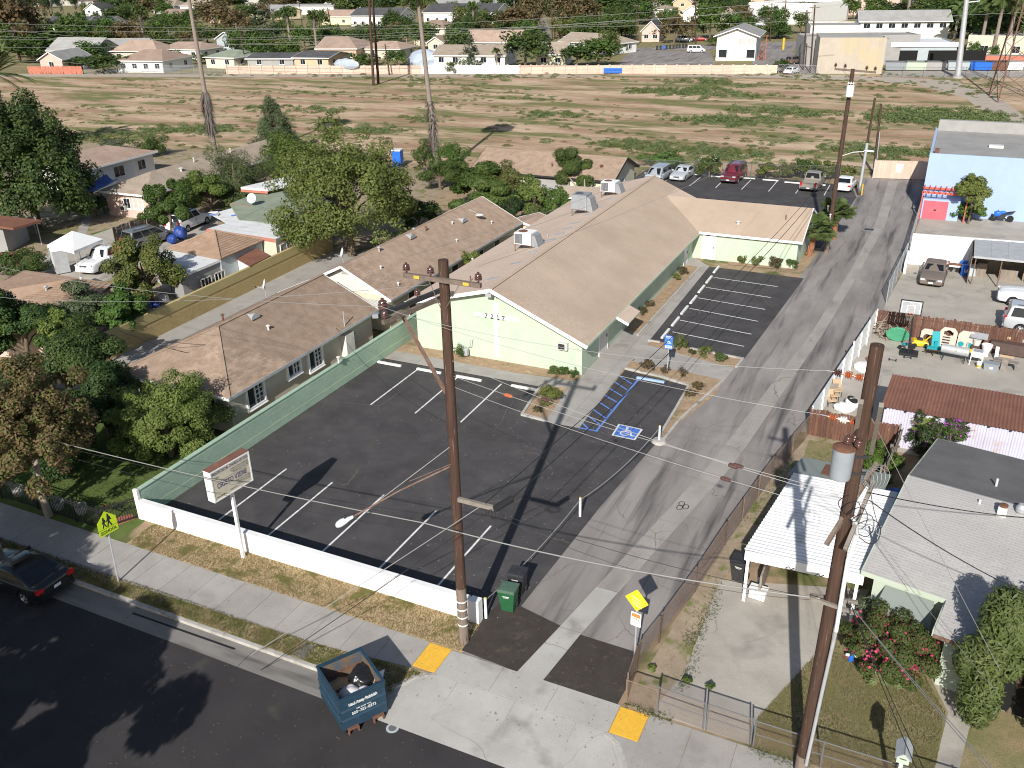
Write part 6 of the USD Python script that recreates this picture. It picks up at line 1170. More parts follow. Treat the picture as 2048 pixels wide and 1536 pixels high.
# ---------------------------------------------------------------- wires
def wire(label,p0,p1,s,r=.011,mat='wire_black',group=None,n=16,name='overhead_wire',extra=None):
 m_=MB().tube(sag(p0,p1,s,n),r,5);t_=solo(name,m_,mat,label,'wire',group);return t_
MW=lambda p:MPX+np.asarray(p,float)
RW=lambda p:RPX+np.asarray(p,float)
FW=lambda p:FP+np.asarray(p,float)
tA=[ca_w[0]+(ca_w[1]-ca_w[0])*s+[0,0,.6]for s in(.04,.36,.97)]
fA=[FW(FLc(s,132+(s-1669)*.09))for s in(1671,1690,1750)]
for k_,nm in enumerate(('leftmost','middle','rightmost')):
 wire(f'thin wire from the {nm} insulator of the dark pole',tA[k_],fA[k_],1.3,.006,'wire_grey',n=26)
sb=[MW(B1+[0,0,.55]),MW(B0+(B1-B0)*.42+[-.1,.5,.55])]
wire('pale wire from the side arm of the dark pole across the gable',sb[0],RW(S2p+S1d*.95),.35,.007,'wire_pale',n=24)
wire('pale wire from the dark pole above the church front',MW((-.9,-.45,zB+.4)),RW(S1p+S1d*.95),.35,.007,'wire_pale',n=24)
W60=lambda x,y,z:np.array([x,y,z],float)
wire('pale wire running left from the side arm over the tan roof',sb[0],onY(-60,520,30),.5,.009,'wire_pale',n=24)
wire('second pale wire running left over the ochre wall',sb[1],onY(-60,590,30),.5,.009,'wire_pale',n=24)
tel=MW((1.2,-.12,zC+.1));telF=FW(FLc(1672,345))
wire('thick black cable from the telecom arm up the alley',MW((1.9,.5,zC+.08)),telF,.9,.022,n=28);wire('thinner black cable beside the thick one up the alley',tel,FW(FLc(1674,330)),.9,.018,n=28)
wire('black cable from the telecom arm down across the street to the lower left',tel,onY(120,1545,15.5),.15,.014,'wire_pale');wire('beaded black cable beside it across the street to the lower left',MW((1.5,-.3,zC)),onY(205,1545,15.5),.2,.014)
main=[onY(-40,845,22.6),MW((-.6,-.35,8.05-.9+.0)),RW(RL(1618,1190,-.2))]
midp=onY(848,1046,22.6)
wire('thick lashed cable from the left past the church sign to the alley crossing',onY(-40,842,22.6),midp,.25,.02,'wire_grey');wire('thick lashed cable from the alley crossing to the low arm of the right pole',midp,RW(RL(1640,1197,-.2)),.3,.024,'wire_grey')
for k_,(y0_,y1_)in enumerate(((862,1020),(872,1046))):wire(('upper','lower')[k_]+' thin cable fanning below the thick lashed cable by the church sign',onY(-40,y0_-12,22.6),onY(820,y1_+10,22.6),.35+.15*k_,.008)
wire('thin wire from the telecom arm down right to the low arm of the right pole',MW((1.7,-.2,zC-.1)),RW(RL(1622,1195,0)),.25,.009);wire('looped wire between the splice case and the right pole',MW((1.75,-.2,zC-.2)),RW(RL(1630,1200,.1)),.7,.007)
g0=MW((.2,-.1,11.85));g1=RW(RL(1735,1010,0));wi=[g0+(g1-g0)*s for s in(.28,.7)]
gw_=wire('guy wire with brown insulators from the dark pole across the alley',g0,g1,.3,.009,'wire_grey',n=20)
for q in(.26,.72):
 pp=sag(g0,g1,.3,101)[int(q*100)];dd=(g1-g0)/np.linalg.norm(g1-g0);part(gw_,'strain_insulator',MB().tube([pp-dd*.14,pp-dd*.1,pp+dd*.1,pp+dd*.14],[.03,.07,.07,.03],8),'porcelain')
for k_,(b,c)in enumerate((((905,752),(1500,950)),((910,775),(1480,1032)))):
 a_=onY(b[0],b[1],MPX[1]);d_=RW(RL(1740,1000+40*k_,0));w_=wire(('upper','lower')[k_]+' guy wire with insulators between the shafts of both dark poles',a_,d_,.2,.008,'wire_pale',n=18)
 for q in((.16,.73)if not k_ else(.7,)):pp=sag(a_,d_,.2,101)[int(q*100)];dd=(d_-a_)/np.linalg.norm(d_-a_);part(w_,'strain_insulator',MB().tube([pp-dd*.16,pp-dd*.1,pp+dd*.1,pp+dd*.16],[.03,.06,.06,.03],8),'porcelain_red' if k_==0 and q<.5 else 'porcelain')
for k_,(b,e,el)in enumerate((((1032,762),(865,882),'upper'),((832,885),(757,948),'lower'))):
 pass
wire('dark twisted cable sagging over the tan hip roof',onY(668,650,43.2),onY(250,668,31),1.0,.014);wire('lower of two dark twisted cables sagging over the tan hip roof',onY(668,652,43.2),onY(235,660,31),1.9,.014);wire('wire from the flats mast to the dark pole',onY(668,650,43.2),MW((-.1,-.1,9.5)),.8,.01)
for k_,(y0_,xe,ye)in enumerate(((838,760,640),(862,520,700),(905,700,655))):wire(('upper','middle','lower')[k_]+' of the pale service wires rising from the left edge over the bright garden tree',onY(-20,(838,868,925)[k_],24),onY((330,400,420)[k_],(700,700,735)[k_],36),.1,.009,'wire_pale')
hw=to_world((-.9+.0,3.0,3.4),(.395,30.13),-.18);mast=G(1752,1105,2.7);mt_=thing('service_mast','silver service mast on the front edge of the grey roof','mast',tuple(mast));part(mt_,'pipe',MB().tube([(0,0,0),(0,0,1.1)],.04,8),'chrome');part(mt_,'flashing',MB().lathe([(.0,.1),(.16,.02),(.18,0)],12),'galv');part(mt_,'drip_loop',MB().tube([(.1*math.cos(a)*1.5,.1*math.sin(a),1.0+.14*math.sin(a))for a in np.linspace(0,6.28,14)],.012,5),'wire_pale')
wire('service wire from the right pole down to the silver mast',RW(RL(1738,960,.2)),mast+[0,0,1.1],.2,.012);wire('dark cable from the right pole over the grey roof to the right edge',RW(RL(1738,1000,.2)),onY(2120,1215,26),.25,.016);wire('dark cable higher over the grey roof to the right edge',RW(RL(1738,985,.2)),onY(2120,1040,33),.15,.016)
wire('guy wire with a black insulator over the grey roof',onY(1740,830,23),onY(2000,1340,24.0),.05,.008,'wire_grey');wire('thin guy wire from the silver mast to the flowering bush',mast+[0,0,.3],onY(1990,1380,24.0),.05,.008,'wire_grey')
for k_ in range(4):wire(('left dark','right dark','left pale','right pale')[k_]+' wire of the four running from the right pole to the lower right corner',RW(RL(1700+6*(k_>1),1205+12*(k_>1),-.2)),onY((1842,1858,1995,2005)[k_],1560,13.5+.4*k_),.06,.01,'wire_pale' if k_>1 else 'wire_black')
PL=[((-60,62),(2110,62-40),150),((-60,80),(1700,-6),150),((-60,96),(1700,8),152),((-60,112),(1500,22),155),((-60,134),(1500,120),160),((-60,140),(1500,128),160),((-60,146),(1500,134),160),((-60,70),(900,80),140),((-60,88),(1250,40),140)]
for k_,(a,b,Y)in enumerate(PL):wire('thin power line crossing high above the dry field',onY(a[0],a[1]-18,Y),onY(b[0],b[1],Y+45),2.2,.022,'wire_pale',group='power lines across the far houses',n=30)
tq=[onY(738,-20,G(747,171)[1]),onY(1940,-20,G(1915,156)[1])]
# ---------------------------------------------------------------- church sign
cg=thing('church_sign','beige lettered church sign on a white post above the low white wall','sign',tuple(G(487,1115)))
sb_=G(487,1115);Ys=sb_[1];q00,q10,q11,q01=[onY(a,b,Ys)-sb_ for a,b in((433,996),(501,956),(489,898),(425,938))]
part(cg,'post',MB().box(-.07,.07,-.06,.06,0,3.55),'white_paint')
sx0,sx1,sz0,sz1=-1.12,1.12,2.85,4.3
rzs=math.atan2(.0,1.);ang=1.45;ux=np.array([math.cos(ang),math.sin(ang),0]);uy=np.array([math.sin(ang),-math.cos(ang),0]);uz=np.array([0,0,1.])
def sgn(a,b,c):return ux*a+uy*c+uz*b
bd=part(cg,'cabinet',MB().obox(sgn(0,4.21,0),ux*1.05,uy*.2,uz*.73),'white_paint');part(bd,'face',MB().obox(sgn(0,4.21,.203),ux*.98,uy*.004,uz*.66),'sign_board');part(bd,'top_cover',MB().obox(sgn(0,4.955,0),ux*1.06,uy*.21,uz*.012),'rust_roof')
part(bd,'frame',MB().obox(sgn(0,4.90,.21),ux*1.05,uy*.012,uz*.03).obox(sgn(0,3.52,.21),ux*1.05,uy*.012,uz*.03).obox(sgn(-1.02,4.21,.21),ux*.03,uy*.011,uz*.66).obox(sgn(1.02,4.21,.21),ux*.03,uy*.011,uz*.66),'white_paint')
def sign_text(parent,s,a,b,h,mat,fr,bold=False,maxw=None,c=.2075,align='l'):
 t_=meshkit.text_mesh(s,h,.003,bold);v_=t_.vertices;w=v_[:,0].max()
 k=min(1,maxw/w)if maxw else 1;off=-w*k/2 if align=='c' else(-w*k if align=='r' else 0)
 part(parent,'lettering',(np.array([fr(a+off+p[0]*k,b+p[1],c+p[2])for p in v_]),t_.faces),mat)
sign_text(bd,'PENTECOSTAL CHURCH OF GOD',0,4.70,.12,'sign_ink_blue',sgn,True,1.9,align='c');sign_text(bd,'CRISTO VIENE',0,4.03,.23,'sign_ink_blue',sgn,True,1.6,align='c')
for k_,(tx,a,b,al)in enumerate((('Sunday School 10:00 AM',0.92,4.56,'r'),('Sunday Service 12:00 PM',0.92,4.47,'r'),('Wednesday 7:00 PM',0.92,4.38,'r'),('Pastor',-0.90,4.53,'l'),('7217',-0.90,4.43,'l'),('Miercoles 7:00 PM',0.92,3.91,'r'),('Viernes 7:00 PM',0.92,3.82,'r'),('Domingo 12:00 PM',0.92,3.73,'r'),('Bienvenidos',-0.90,3.63,'l'),('Servicios',-0.18,3.65,'l'))):sign_text(bd,tx,a,b,.062,'sign_ink',sgn,False,.95,align=al)
part(bd,'text_rule',MB().obox(sgn(0,4.33,.208),ux*.9,uy*.001,uz*.006),'sign_ink')
sc=G(237,1163);ss_=thing('school_sign','fluorescent yellow school crossing sign on a leaning steel post','road sign',tuple(sc));tpz=3.0
lean=(onY(207,1020,sc[1]-.0)-sc);lx=lean[0]/lean[2]
part(ss_,'post',MB().tube([(0,0,-.1),(lx*3.4,0,3.45)],.038,8),'galv');ang=1.42;ux=np.array([math.cos(ang),math.sin(ang),0]);uy=np.array([math.sin(ang),-math.cos(ang),0]);o5=np.array([lx*3.1,0,0])+uy*.05
def s5(a,b,c):return o5+ux*(a+lx*(b-3.1)*0)+uy*c+uz*b
def plate(parent,name,shp,mat,fr,c0,c1):v_,f_=MB().poly(shp,c0,c1).arrays();return part(parent,name,(np.array([fr(*p)for p in v_]),f_),mat)
pent=Polygon([(-.42,2.55),(.42,2.55),(.42,3.2),(0,3.62),(-.42,3.2)]).buffer(-.03).buffer(.03);pl=plate(ss_,'plate',pent,'sign_yellow',s5,0,.01);sign_text(pl,'SCHOOL',0,2.62,.14,'sign_ink',s5,True,.74,.0115,'c')
plate(pl,'rule',sbox(-.4,2.83,.4,2.845),'sign_ink',s5,.0102,.012)
from shapely.geometry import Point,LineString
def walker(x0,s):return unary_union([Point(x0,3.02+.37*s).buffer(.045*s),LineString([(x0,3.02+.3*s),(x0-.01*s,3.02+.1*s)]).buffer(.05*s),LineString([(x0-.01*s,3.02+.1*s),(x0+.08*s,3.02-.13*s)]).buffer(.028*s),LineString([(x0-.01*s,3.02+.1*s),(x0-.08*s,3.02-.13*s)]).buffer(.028*s),LineString([(x0,3.02+.27*s),(x0-.1*s,3.02+.1*s)]).buffer(.02*s),LineString([(x0,3.02+.27*s),(x0+.1*s,3.02+.13*s)]).buffer(.02*s),sbox(x0+.02*s,3.02+.12*s,x0+.09*s,3.02+.27*s)])
for x_,s_ in((.09,1.05),(-.13,.85)):plate(pl,'walking_figure',walker(x_,s_),'sign_ink',s5,.0102,.012)
dg=G(1268,1334);ds=thing('diamond_sign','yellow diamond sign above a small white and orange plate by the wire fence','road sign',tuple(dg));part(ds,'post',MB().tube([(0,0,-.1),(0,0,3.35)],.035,8),'galv');ang=-.15;ux=np.array([math.cos(ang),math.sin(ang),0]);uy=np.array([math.sin(ang),-math.cos(ang),0])
def s6(a,b,c):return ux*a+uy*(c+.045)+uz*b
dm=Polygon([(0,2.62),(.46,3.1),(0,3.58),(-.46,3.1)]).buffer(-.04).buffer(.04);pl=plate(ds,'plate',dm,'sign_diamond',s6,0,.008)
for k_ in range(3):plate(pl,'faded_bar',Polygon([(-.2+k_*.02,3.26-k_*.14),(.16+k_*.02,3.26-k_*.14-.12),(.17+k_*.02,3.2-k_*.14-.12),(-.19+k_*.02,3.2-k_*.14)]),'sign_pale',s6,.0082,.0095)
p2=plate(ds,'lower_plate',sbox(-.2,1.95,.2,2.55).buffer(-.04).buffer(.04),'sign_white',s6,0,.008);plate(p2,'band',sbox(-.17,2.34,.17,2.5),'sign_orange',s6,.0082,.009);plate(p2,'bar',unary_union([sbox(-.14+i_*.075,2.23,-.09+i_*.075,2.29)for i_ in range(4)]),'sign_orange',s6,.0082,.009)
hg=G(1334,748);hs=thing('disabled_parking_sign','blue and white disabled parking sign on a grey post in the kerbed island','sign',tuple(hg));part(hs,'post',MB().tube([(0,0,-.1),(0,0,2.5)],.04,8),'galv')
def s7(a,b,c):return np.array([a,-.05-c,b])
pl=plate(hs,'plate',sbox(-.26,1.72,.26,2.62),'sign_blue',s7,0,.008);plate(pl,'figure',(lambda g_:__import__('shapely').affinity.affine_transform(g_,[.42,0,0,.36,-.2,2.02]))(WC),'sign_white',s7,.0082,.009)
sign_text(pl,'RESERVED',0,2.52,.055,'sign_white',s7,True,.46,.0085,'c');sign_text(pl,'PARKING',0,2.43,.055,'sign_white',s7,True,.46,.0085,'c')
for k_ in range(4):plate(pl,'text_bar',unary_union([sbox(-.22+i_*.09,1.93-k_*.05,-.15+i_*.09,1.96-k_*.05)for i_ in range(5)]),'sign_white',s7,.0082,.009)
bp=[np.array(q)for q in(G(972,1236),G(1160,1033),G(1318,884))];bps=[]
for k_,(q,h_)in enumerate(zip(bp,(1.0,1.05,1.0))):t_=thing('barrier_post',('white barrier post at the end of the low white wall','white barrier post in the middle of the lot edge','white barrier post on the round concrete footing')[k_],'post',tuple(q));part(t_,'shaft',MB().tube([(0,0,0),(0,0,h_)],.06,12),'white_paint',40);part(t_,'top',MB().lathe([(.061,h_),(.03,h_+.02),(0,h_+.02)],12),'tag_yellow');bps.append(q+[0,0,h_-.12])
wire('long sagging cable between the white posts along the lot edge',bps[0],bps[1],.25,.02,'wire_pale',name='barrier_cable');wire('sagging cable from the middle white post to the round footing',bps[1],bps[2],.35,.02,'wire_pale',name='barrier_cable')
def wheelie_bin(label,p,rz,mat,lid,mark=True,z=0.):
 t=thing('wheelie_bin',label,'bin',tuple(p),rz);a=np.array([(-.24,-.22),(.24,-.22),(.26,.26),(-.26,.26)]);b=np.array([(-.33,-.34),(.33,-.34),(.33,.33),(-.33,.33)])
 part(t,'body',loft([[(*q,.06)for q in a],[(*q,.12)for q in a*1.02],[(*q,.95)for q in b],[(*q,1.0)for q in b*1.06],[(*q,1.04)for q in b*1.06]]),mat)
 part(t,'lid',loft([[(*q,1.045)for q in b*1.08],[(*q,1.09)for q in b*1.08],[(*q,1.13)for q in b*.9],[(*q,1.14)for q in b*.4]]),lid)
 part(t,'handle',MB().tube([(-.25,.4,1.0),(.25,.4,1.0)],.02,8),lid)
 for s in(-.28,.28):w_=MB().lathe([(0,-.04),(.13,-.04),(.13,.04),(0,.04)],14).arrays();part(t,'wheel',(w_[0][:,[2,0,1]]+[s,.27,.13],w_[1]),'rubber')
 if mark:m_=MB();[m_.obox((x_,-.345-.0,.86),(.016,0,0),(0,.004,0),(0,-.0,.02))for x_ in np.linspace(-.12,.12,6)];[m_.obox((x_,-.338,.80),(.012,0,0),(0,.004,0),(0,0,.014))for x_ in np.linspace(-.08,.08,4)];part(t,'marking',m_,'trim_white')
 return t
wheelie_bin('green wheelie bin at the lot corner beside the dark pole',G(1018,1218),.12,'bin_green','bin_green_lid');wheelie_bin('black wheelie bin standing behind the green one',G(1036,1185),.1,'bin_black','bin_black');wheelie_bin('black wheelie bin beside the white carport post',G(1478,1160),-.1,'bin_black','bin_black')
dz=STREET_Z;dq=[G(x_,y_,dz+.2)for x_,y_ in((686,1464),(775,1422))];e1=dq[1]-dq[0];Wd=float(np.hypot(*e1[:2]));rzd=math.atan2(e1[1],e1[0]);dd=thing('dumpster','open blue steel dumpster holding rubbish bags at the kerb','dumpster',(*dq[0][:2],dz),rzd);c,s=math.cos(rzd),math.sin(rzd)
b1=G(633,1340,1.6+dz);dD=1.95;Hd=1.55;z0=.2;t_=.05
for nm,x0,x1,y0,y1 in(('front_wall',0,Wd,0,t_),('back_wall',0,Wd,dD-t_,dD),('side_wall',0,t_,t_+.001,dD-t_-.001),('side_wall',Wd-t_,Wd,t_+.001,dD-t_-.001)):
 part(dd,nm,MB().box(x0,x1,y0,y1,z0,Hd),'dumpster_blue')
part(dd,'floor',MB().box(t_,Wd-t_,t_,dD-t_,z0,z0+.05),'dumpster_inner')
part(dd,'lining',MB().box(t_+.001,t_+.006,t_+.01,dD-t_-.01,z0+.06,Hd-.05).box(Wd-t_-.006,Wd-t_-.001,t_+.01,dD-t_-.01,z0+.06,Hd-.05).box(t_+.01,Wd-t_-.01,dD-t_-.006,dD-t_-.001,z0+.06,Hd-.05),'dumpster_inner')
rim=MB().box(-.03,Wd+.03,-.03,.05,Hd,Hd+.05).box(-.03,Wd+.03,dD-.05,dD+.03,Hd,Hd+.05).box(-.03,.05,.051,dD-.051,Hd,Hd+.05).box(Wd-.05,Wd+.03,.051,dD-.051,Hd,Hd+.05);part(dd,'rim',rim,'dumpster_blue')
for z_ in(.62,1.02):
 part(dd,'rib',MB().add([(0,-.045,z_),(Wd,-.045,z_),(Wd,0,z_+.06),(0,0,z_+.06),(0,0,z_-.06),(Wd,0,z_-.06)],[[0,1,2],[0,2,3],[0,5,1],[0,4,5]]),'dumpster_blue');part(dd,'rib',MB().add([(-.045,0,z_),(-.045,dD,z_),(0,dD,z_+.06),(0,0,z_+.06),(0,0,z_-.06),(0,dD,z_-.06)],[[0,2,1],[0,3,2],[0,1,5],[0,5,4]]),'dumpster_blue')
 part(dd,'inner_rib',MB().box(t_,Wd-t_,dD-t_-.05,dD-t_-.006,z_-.03,z_+.03),'rust');part(dd,'inner_rib',MB().box(Wd-t_-.05,Wd-t_-.006,t_,dD-t_-.06,z_-.03,z_+.03),'dumpster_inner')
for x_ in(Wd*.22,Wd*.78):part(dd,'fork_pocket',MB().box(x_-.2,x_+.2,-.1,dD+.1,.2,.26).box(x_-.2,x_-.15,-.1,-.02,.02,.2).box(x_+.15,x_+.2,-.1,-.02,.02,.2),'rust')
for x_,y_ in((.1,.12),(Wd-.1,.12),(.1,dD-.12),(Wd-.1,dD-.12)):w_=MB().lathe([(0,-.03),(.1,-.03),(.1,.03),(0,.03)],14).arrays();part(dd,'caster',(w_[0][:,[2,0,1]]+[x_,y_,.1],w_[1]),'rubber');part(dd,'caster_fork',MB().box(x_-.05,x_+.05,y_-.03,y_+.03,.12,.21),'rust')
def s8(a,b,c_):return np.array([a,-.004-c_,b])
sign_text(dd,'Haul Away Rubbish',Wd/2,1.16,.13,'trim_white',s8,True,1.05,0,'c');sign_text(dd,'Service Co.',Wd/2,1.075-.15+.0,.075,'trim_white',s8,True,.6,0,'c');sign_text(dd,'323-721-0371',Wd/2,.72+.03,.11,'trim_white',s8,True,.9,0,'c')
def lump(c_,r_,seed,flat=.75):
 m_=trimesh.creation.icosphere(3,1.0);v_=m_.vertices;n_=.72+.5*meshkit.fbm(v_*2.2+seed*7.3,4,seed);return(v_*n_[:,None]*np.array([r_,r_,r_*flat])+c_,m_.faces)
def dW(a,b,z_):return np.array([dq[0][0]+c*a-s*b,dq[0][1]+s*a+c*b,dz+z_])
for k_,(a,b,z_,r_,mt,lb_)in enumerate(((1.35,1.2,1.0,.5,'bag_black','shiny black rubbish bag on top in the dumpster'),(.72,.8,.82,.42,'bag_white','white rubbish bag at the left in the dumpster'),(1.1,.55,.8,.36,'bag_white','white rubbish bag below the black bag at the front of the dumpster'),(1.15,1.45,.5,.4,'bag_black','black rubbish bag at the back of the dumpster'),(.5,1.4,.42,.36,'bag_black','dark rubbish bag in the shaded corner of the dumpster'))):tag(part(None,'rubbish_bag',lump(dW(a,b,z_),r_,k_+1),mt,True),lb_,'rubbish bag')
for k_,(a,b,z_,mt,lb_)in enumerate(((1.65,.7,1.0,'card_box','flattened cardboard piece inside the dumpster'),(1.78,.8,1.08,'paper_white','white carton inside the dumpster on the right'),(1.0,.9,1.0,'paper_white','white crumpled packaging in the middle of the dumpster'))):ce=dW(a,b,z_-.05);tag(part(None,'scrap',MB().obox(ce,RN.normal(0,.15,3)+[.15,.05,0],RN.normal(0,.05,3)+[-.05,.18,.05],(.02,0,.04)),mt),lb_,'rubbish')
ld=MB();rg=np.random.default_rng(3)
tag(part(None,'rubbish',(lambda gx,gy:(np.array([dW(a,b,.58+.3*float(meshkit.fbm(np.array([[a*3,b*3,0]]),3)[0]))for a,b in zip(gx.ravel(),gy.ravel())]),np.array([[i*14+j,i*14+j+1,i*14+j+15,i*14+j+14]for i in range(13)for j in range(13)])))(*np.meshgrid(np.linspace(.07,Wd-.07,14),np.linspace(.07,dD-.07,14))),'card_box'),'loose mixed rubbish under the bags in the dumpster','rubbish',kind='stuff')
mb_=G(1796,1560);mx=thing('mailbox','grey house shaped mailbox with pale front at the lower right','mailbox',(5.0-2.25,21.2,0))
mpos=onY(1808,1503,21.9);mx.GetAttribute('xformOp:translate').Set(Gf.Vec3d(float(mpos[0]),21.9,0));zz=float(mpos[2]);part(mx,'post',MB().box(-.05,.05,-.05,.05,0,zz-.2),'white_paint')
hb=part(mx,'box',MB().add([(x_,y_,z_)for y_ in(-.3,.3)for x_,z_ in((-.17,zz-.2),(.17,zz-.2),(.17,zz+.08),(0,zz+.24),(-.17,zz+.08))],[[0,1,2],[0,2,4],[2,3,4],[5,7,6],[5,9,7],[7,9,8],[0,5,6],[0,6,1],[1,6,7],[1,7,2],[0,4,9],[0,9,5]]),'pale_mint');part(hb,'slot',MB().box(-.09,.09,-.308,-.301,zz-.03,zz+.0),'dark_metal')
part(mx,'roof',MB().slab([(-.23,-.36,zz+.03),(0,-.36,zz+.26),(0,.36,zz+.26),(-.23,.36,zz+.03)],.025).slab([(0,-.36,zz+.26),(.23,-.36,zz+.03),(.23,.36,zz+.03),(0,.36,zz+.26)],.025),'galv')
fgp=G(1972,1442);fg=thing('garden_flag','small pale green garden flag with purple flowers by the house path','flag',tuple(fgp),-.3);part(fg,'pole',MB().tube([(0,0,0),(0,0,.75)],.012,6),'wire_pale');pl=part(fg,'cloth',MB().box(-.16,.2,-.02,-.008,.28,.74),'pale_mint')
for k_ in range(6):part(pl,'flower_print',MB().lathe([(0,.0),(.05,0.0)],8).v and(lambda q:([(q[0]+.045*math.cos(a),-.022,q[1]+.04*math.sin(a))for a in np.linspace(0,5.5,8)],[[0,i_,i_+1]for i_ in range(1,7)]))((-.06+.09*(k_%3),.42+.17*(k_//3))),'flower_purple')
# ================================================================ trees and plants
def leaves(P_,Nrm,size,rng,asp=.5,fold=.0):
 """one rhombic leaf per point"""
 n=len(P_);d=rng.normal(size=(n,3));d-=(d*Nrm).sum(1,keepdims=True)*Nrm;d/=np.maximum(np.linalg.norm(d,axis=1,keepdims=True),1e-6);e=np.cross(Nrm,d);s=size*rng.uniform(.65,1.3,(n,1))
 V=np.stack([P_-d*s*.5,P_+e*s*asp*.5+Nrm*s*fold,P_+d*s*.5,P_-e*s*asp*.5+Nrm*s*fold],1).reshape(-1,3);k=np.arange(n)[:,None]*4
 return V,np.vstack([k+[0,1,2],k+[0,2,3]])
def crown(rx,ry,rz,n,size,seed,clump=.26,asp=.55,shape='round',nclump=None,rag=.35,up=.35,cut=None):
 rng=np.random.default_rng(seed);nc=nclump or int(np.clip(14/clump**1.5/4,18,90));d=rng.normal(size=(nc,3));d/=np.linalg.norm(d,axis=1,keepdims=True);d[:,2]=np.where(d[:,2]<-.55,-d[:,2]*.6,d[:,2])
 rad=np.clip(rng.uniform(.35,1.0,nc)**.55*(1-rag*.5+rag*rng.uniform(-.6,.8,nc)),.1,1.12);c=d*rad[:,None]
 cr=clump*rng.uniform(.65,1.3,nc)
 if shape=='cone':
  h=rng.uniform(-1,1,nc)**1;w=(1-h)/2*.95+.06;a=rng.uniform(0,6.28,nc);q=rng.uniform(.3,1,nc)**.5;c=np.stack([np.cos(a)*w*q,np.sin(a)*w*q,h*.95],1);cr=clump*(.45+.8*(1-h)/2)
 if shape=='column':
  h=rng.uniform(-1,1,nc);w=np.clip(1.05-np.abs(h)**4*.8,.2,1)*.8;a=rng.uniform(0,6.28,nc);c=np.stack([np.cos(a)*w*.75,np.sin(a)*w*.75,h*.95],1)
 if shape=='spray':
  c[:,2]=np.abs(c[:,2])*.9-.4
 k=rng.choice(nc,n,p=cr**2/np.sum(cr**2));o=rng.normal(size=(n,3));o/=np.linalg.norm(o,axis=1,keepdims=True);rr=rng.uniform(.25,1.,n)**.4
 P_=c[k]+o*(cr[k]*rr)[:,None]*[1,1,.85 if shape!='column' else.35]
 P_=P_/np.percentile(np.abs(P_),98.5,axis=0)*[1,1,1]
 P_=P_*np.array([rx,ry,rz]);Nn=o*.7+P_/np.linalg.norm(P_,axis=1,keepdims=True)*.4+rng.normal(size=(n,3))*.45+[0,0,up];Nn/=np.linalg.norm(Nn,axis=1,keepdims=True)
 if cut is not None:ok=P_[:,2]>cut;P_,Nn=P_[ok],Nn[ok]
 return leaves(P_,Nn,size,rng,asp),c*np.array([rx,ry,rz])
def tree_px(name,label,cx,cy,hw,hh,hc,mat,n=6000,size=.2,seed=1,cat='tree',shape='round',clump=.26,asp=.55,trunk=True,mat2=None,flowers=None,group=None,rag=.35,bark='bark',nclump=None,tr=None,depth=1.):
 p=G(cx,cy,hc);m_=mpp(p);R=hw*m_;th=math.atan2(CAM_H-hc,np.hypot(*p[:2]));hm=hh*m_;rz=math.sqrt(max(hm**2-(R*depth*math.sin(th))**2,(.35*R)**2))/math.cos(th)
 t=thing(name,label,cat,(p[0],p[1],0),0,group)
 (v,f),cl=crown(R,R*depth,rz,n,size,seed,clump,asp,shape,nclump,rag,cut=.04-hc)
 v=v+[0,0,hc];cr_=part(t,'crown',(v,f),mat)
 if mat2:
  (v,f),_=crown(R*.97,R*depth*.97,rz*.97,n//2,size,seed,clump,asp,shape,nclump,rag,cut=.04-hc);part(t,'foliage',(v+[0,0,hc],f),mat2)
 if trunk:
  rng=np.random.default_rng(seed+99);rt=tr or max(.04,min(.3,R*.055));top=np.array([rng.normal(0,R*.08),rng.normal(0,R*.08),hc+rz*.35]);mb=MB().tube([(0,0,-.1),(rng.normal(0,.05),rng.normal(0,.05),hc*.35),top*.7+[0,0,.0],top],[rt*1.25,rt,rt*.7,rt*.25],9)
  part(t,'trunk',mb,bark,40);lb=MB()
  for q in rng.permutation(len(cl))[:12]:
   e=cl[q]*.9+[0,0,hc]
   if e[2]<.2:continue
   s0=np.array([0,0,max(.25*hc,min(e[2]*.6,hc*.8))]);lb.tube([s0,(s0+e)/2+[0,0,.08*R],e],[rt*.5,rt*.3,rt*.1],5)
  part(t,'limb',lb,bark)
 if flowers:
  fm,fn,fs=flowers;rng=np.random.default_rng(seed+5);nf=fn;cc=cl[rng.integers(0,len(cl),nf//5+1)];P_=np.repeat(cc,5,0)[:nf];o=rng.normal(size=(len(P_),3));o/=np.linalg.norm(o,axis=1,keepdims=True);o[:,2]=np.abs(o[:,2]);P_=P_*1.0+o[np.arange(len(P_))//5*5]*clump*R*.95+rng.normal(size=(len(P_),3))*fs*1.1
  v,f=leaves(P_+[0,0,hc],o,fs,rng,.9);part(t,'flowers',(v,f),fm,kind='stuff')
 return t
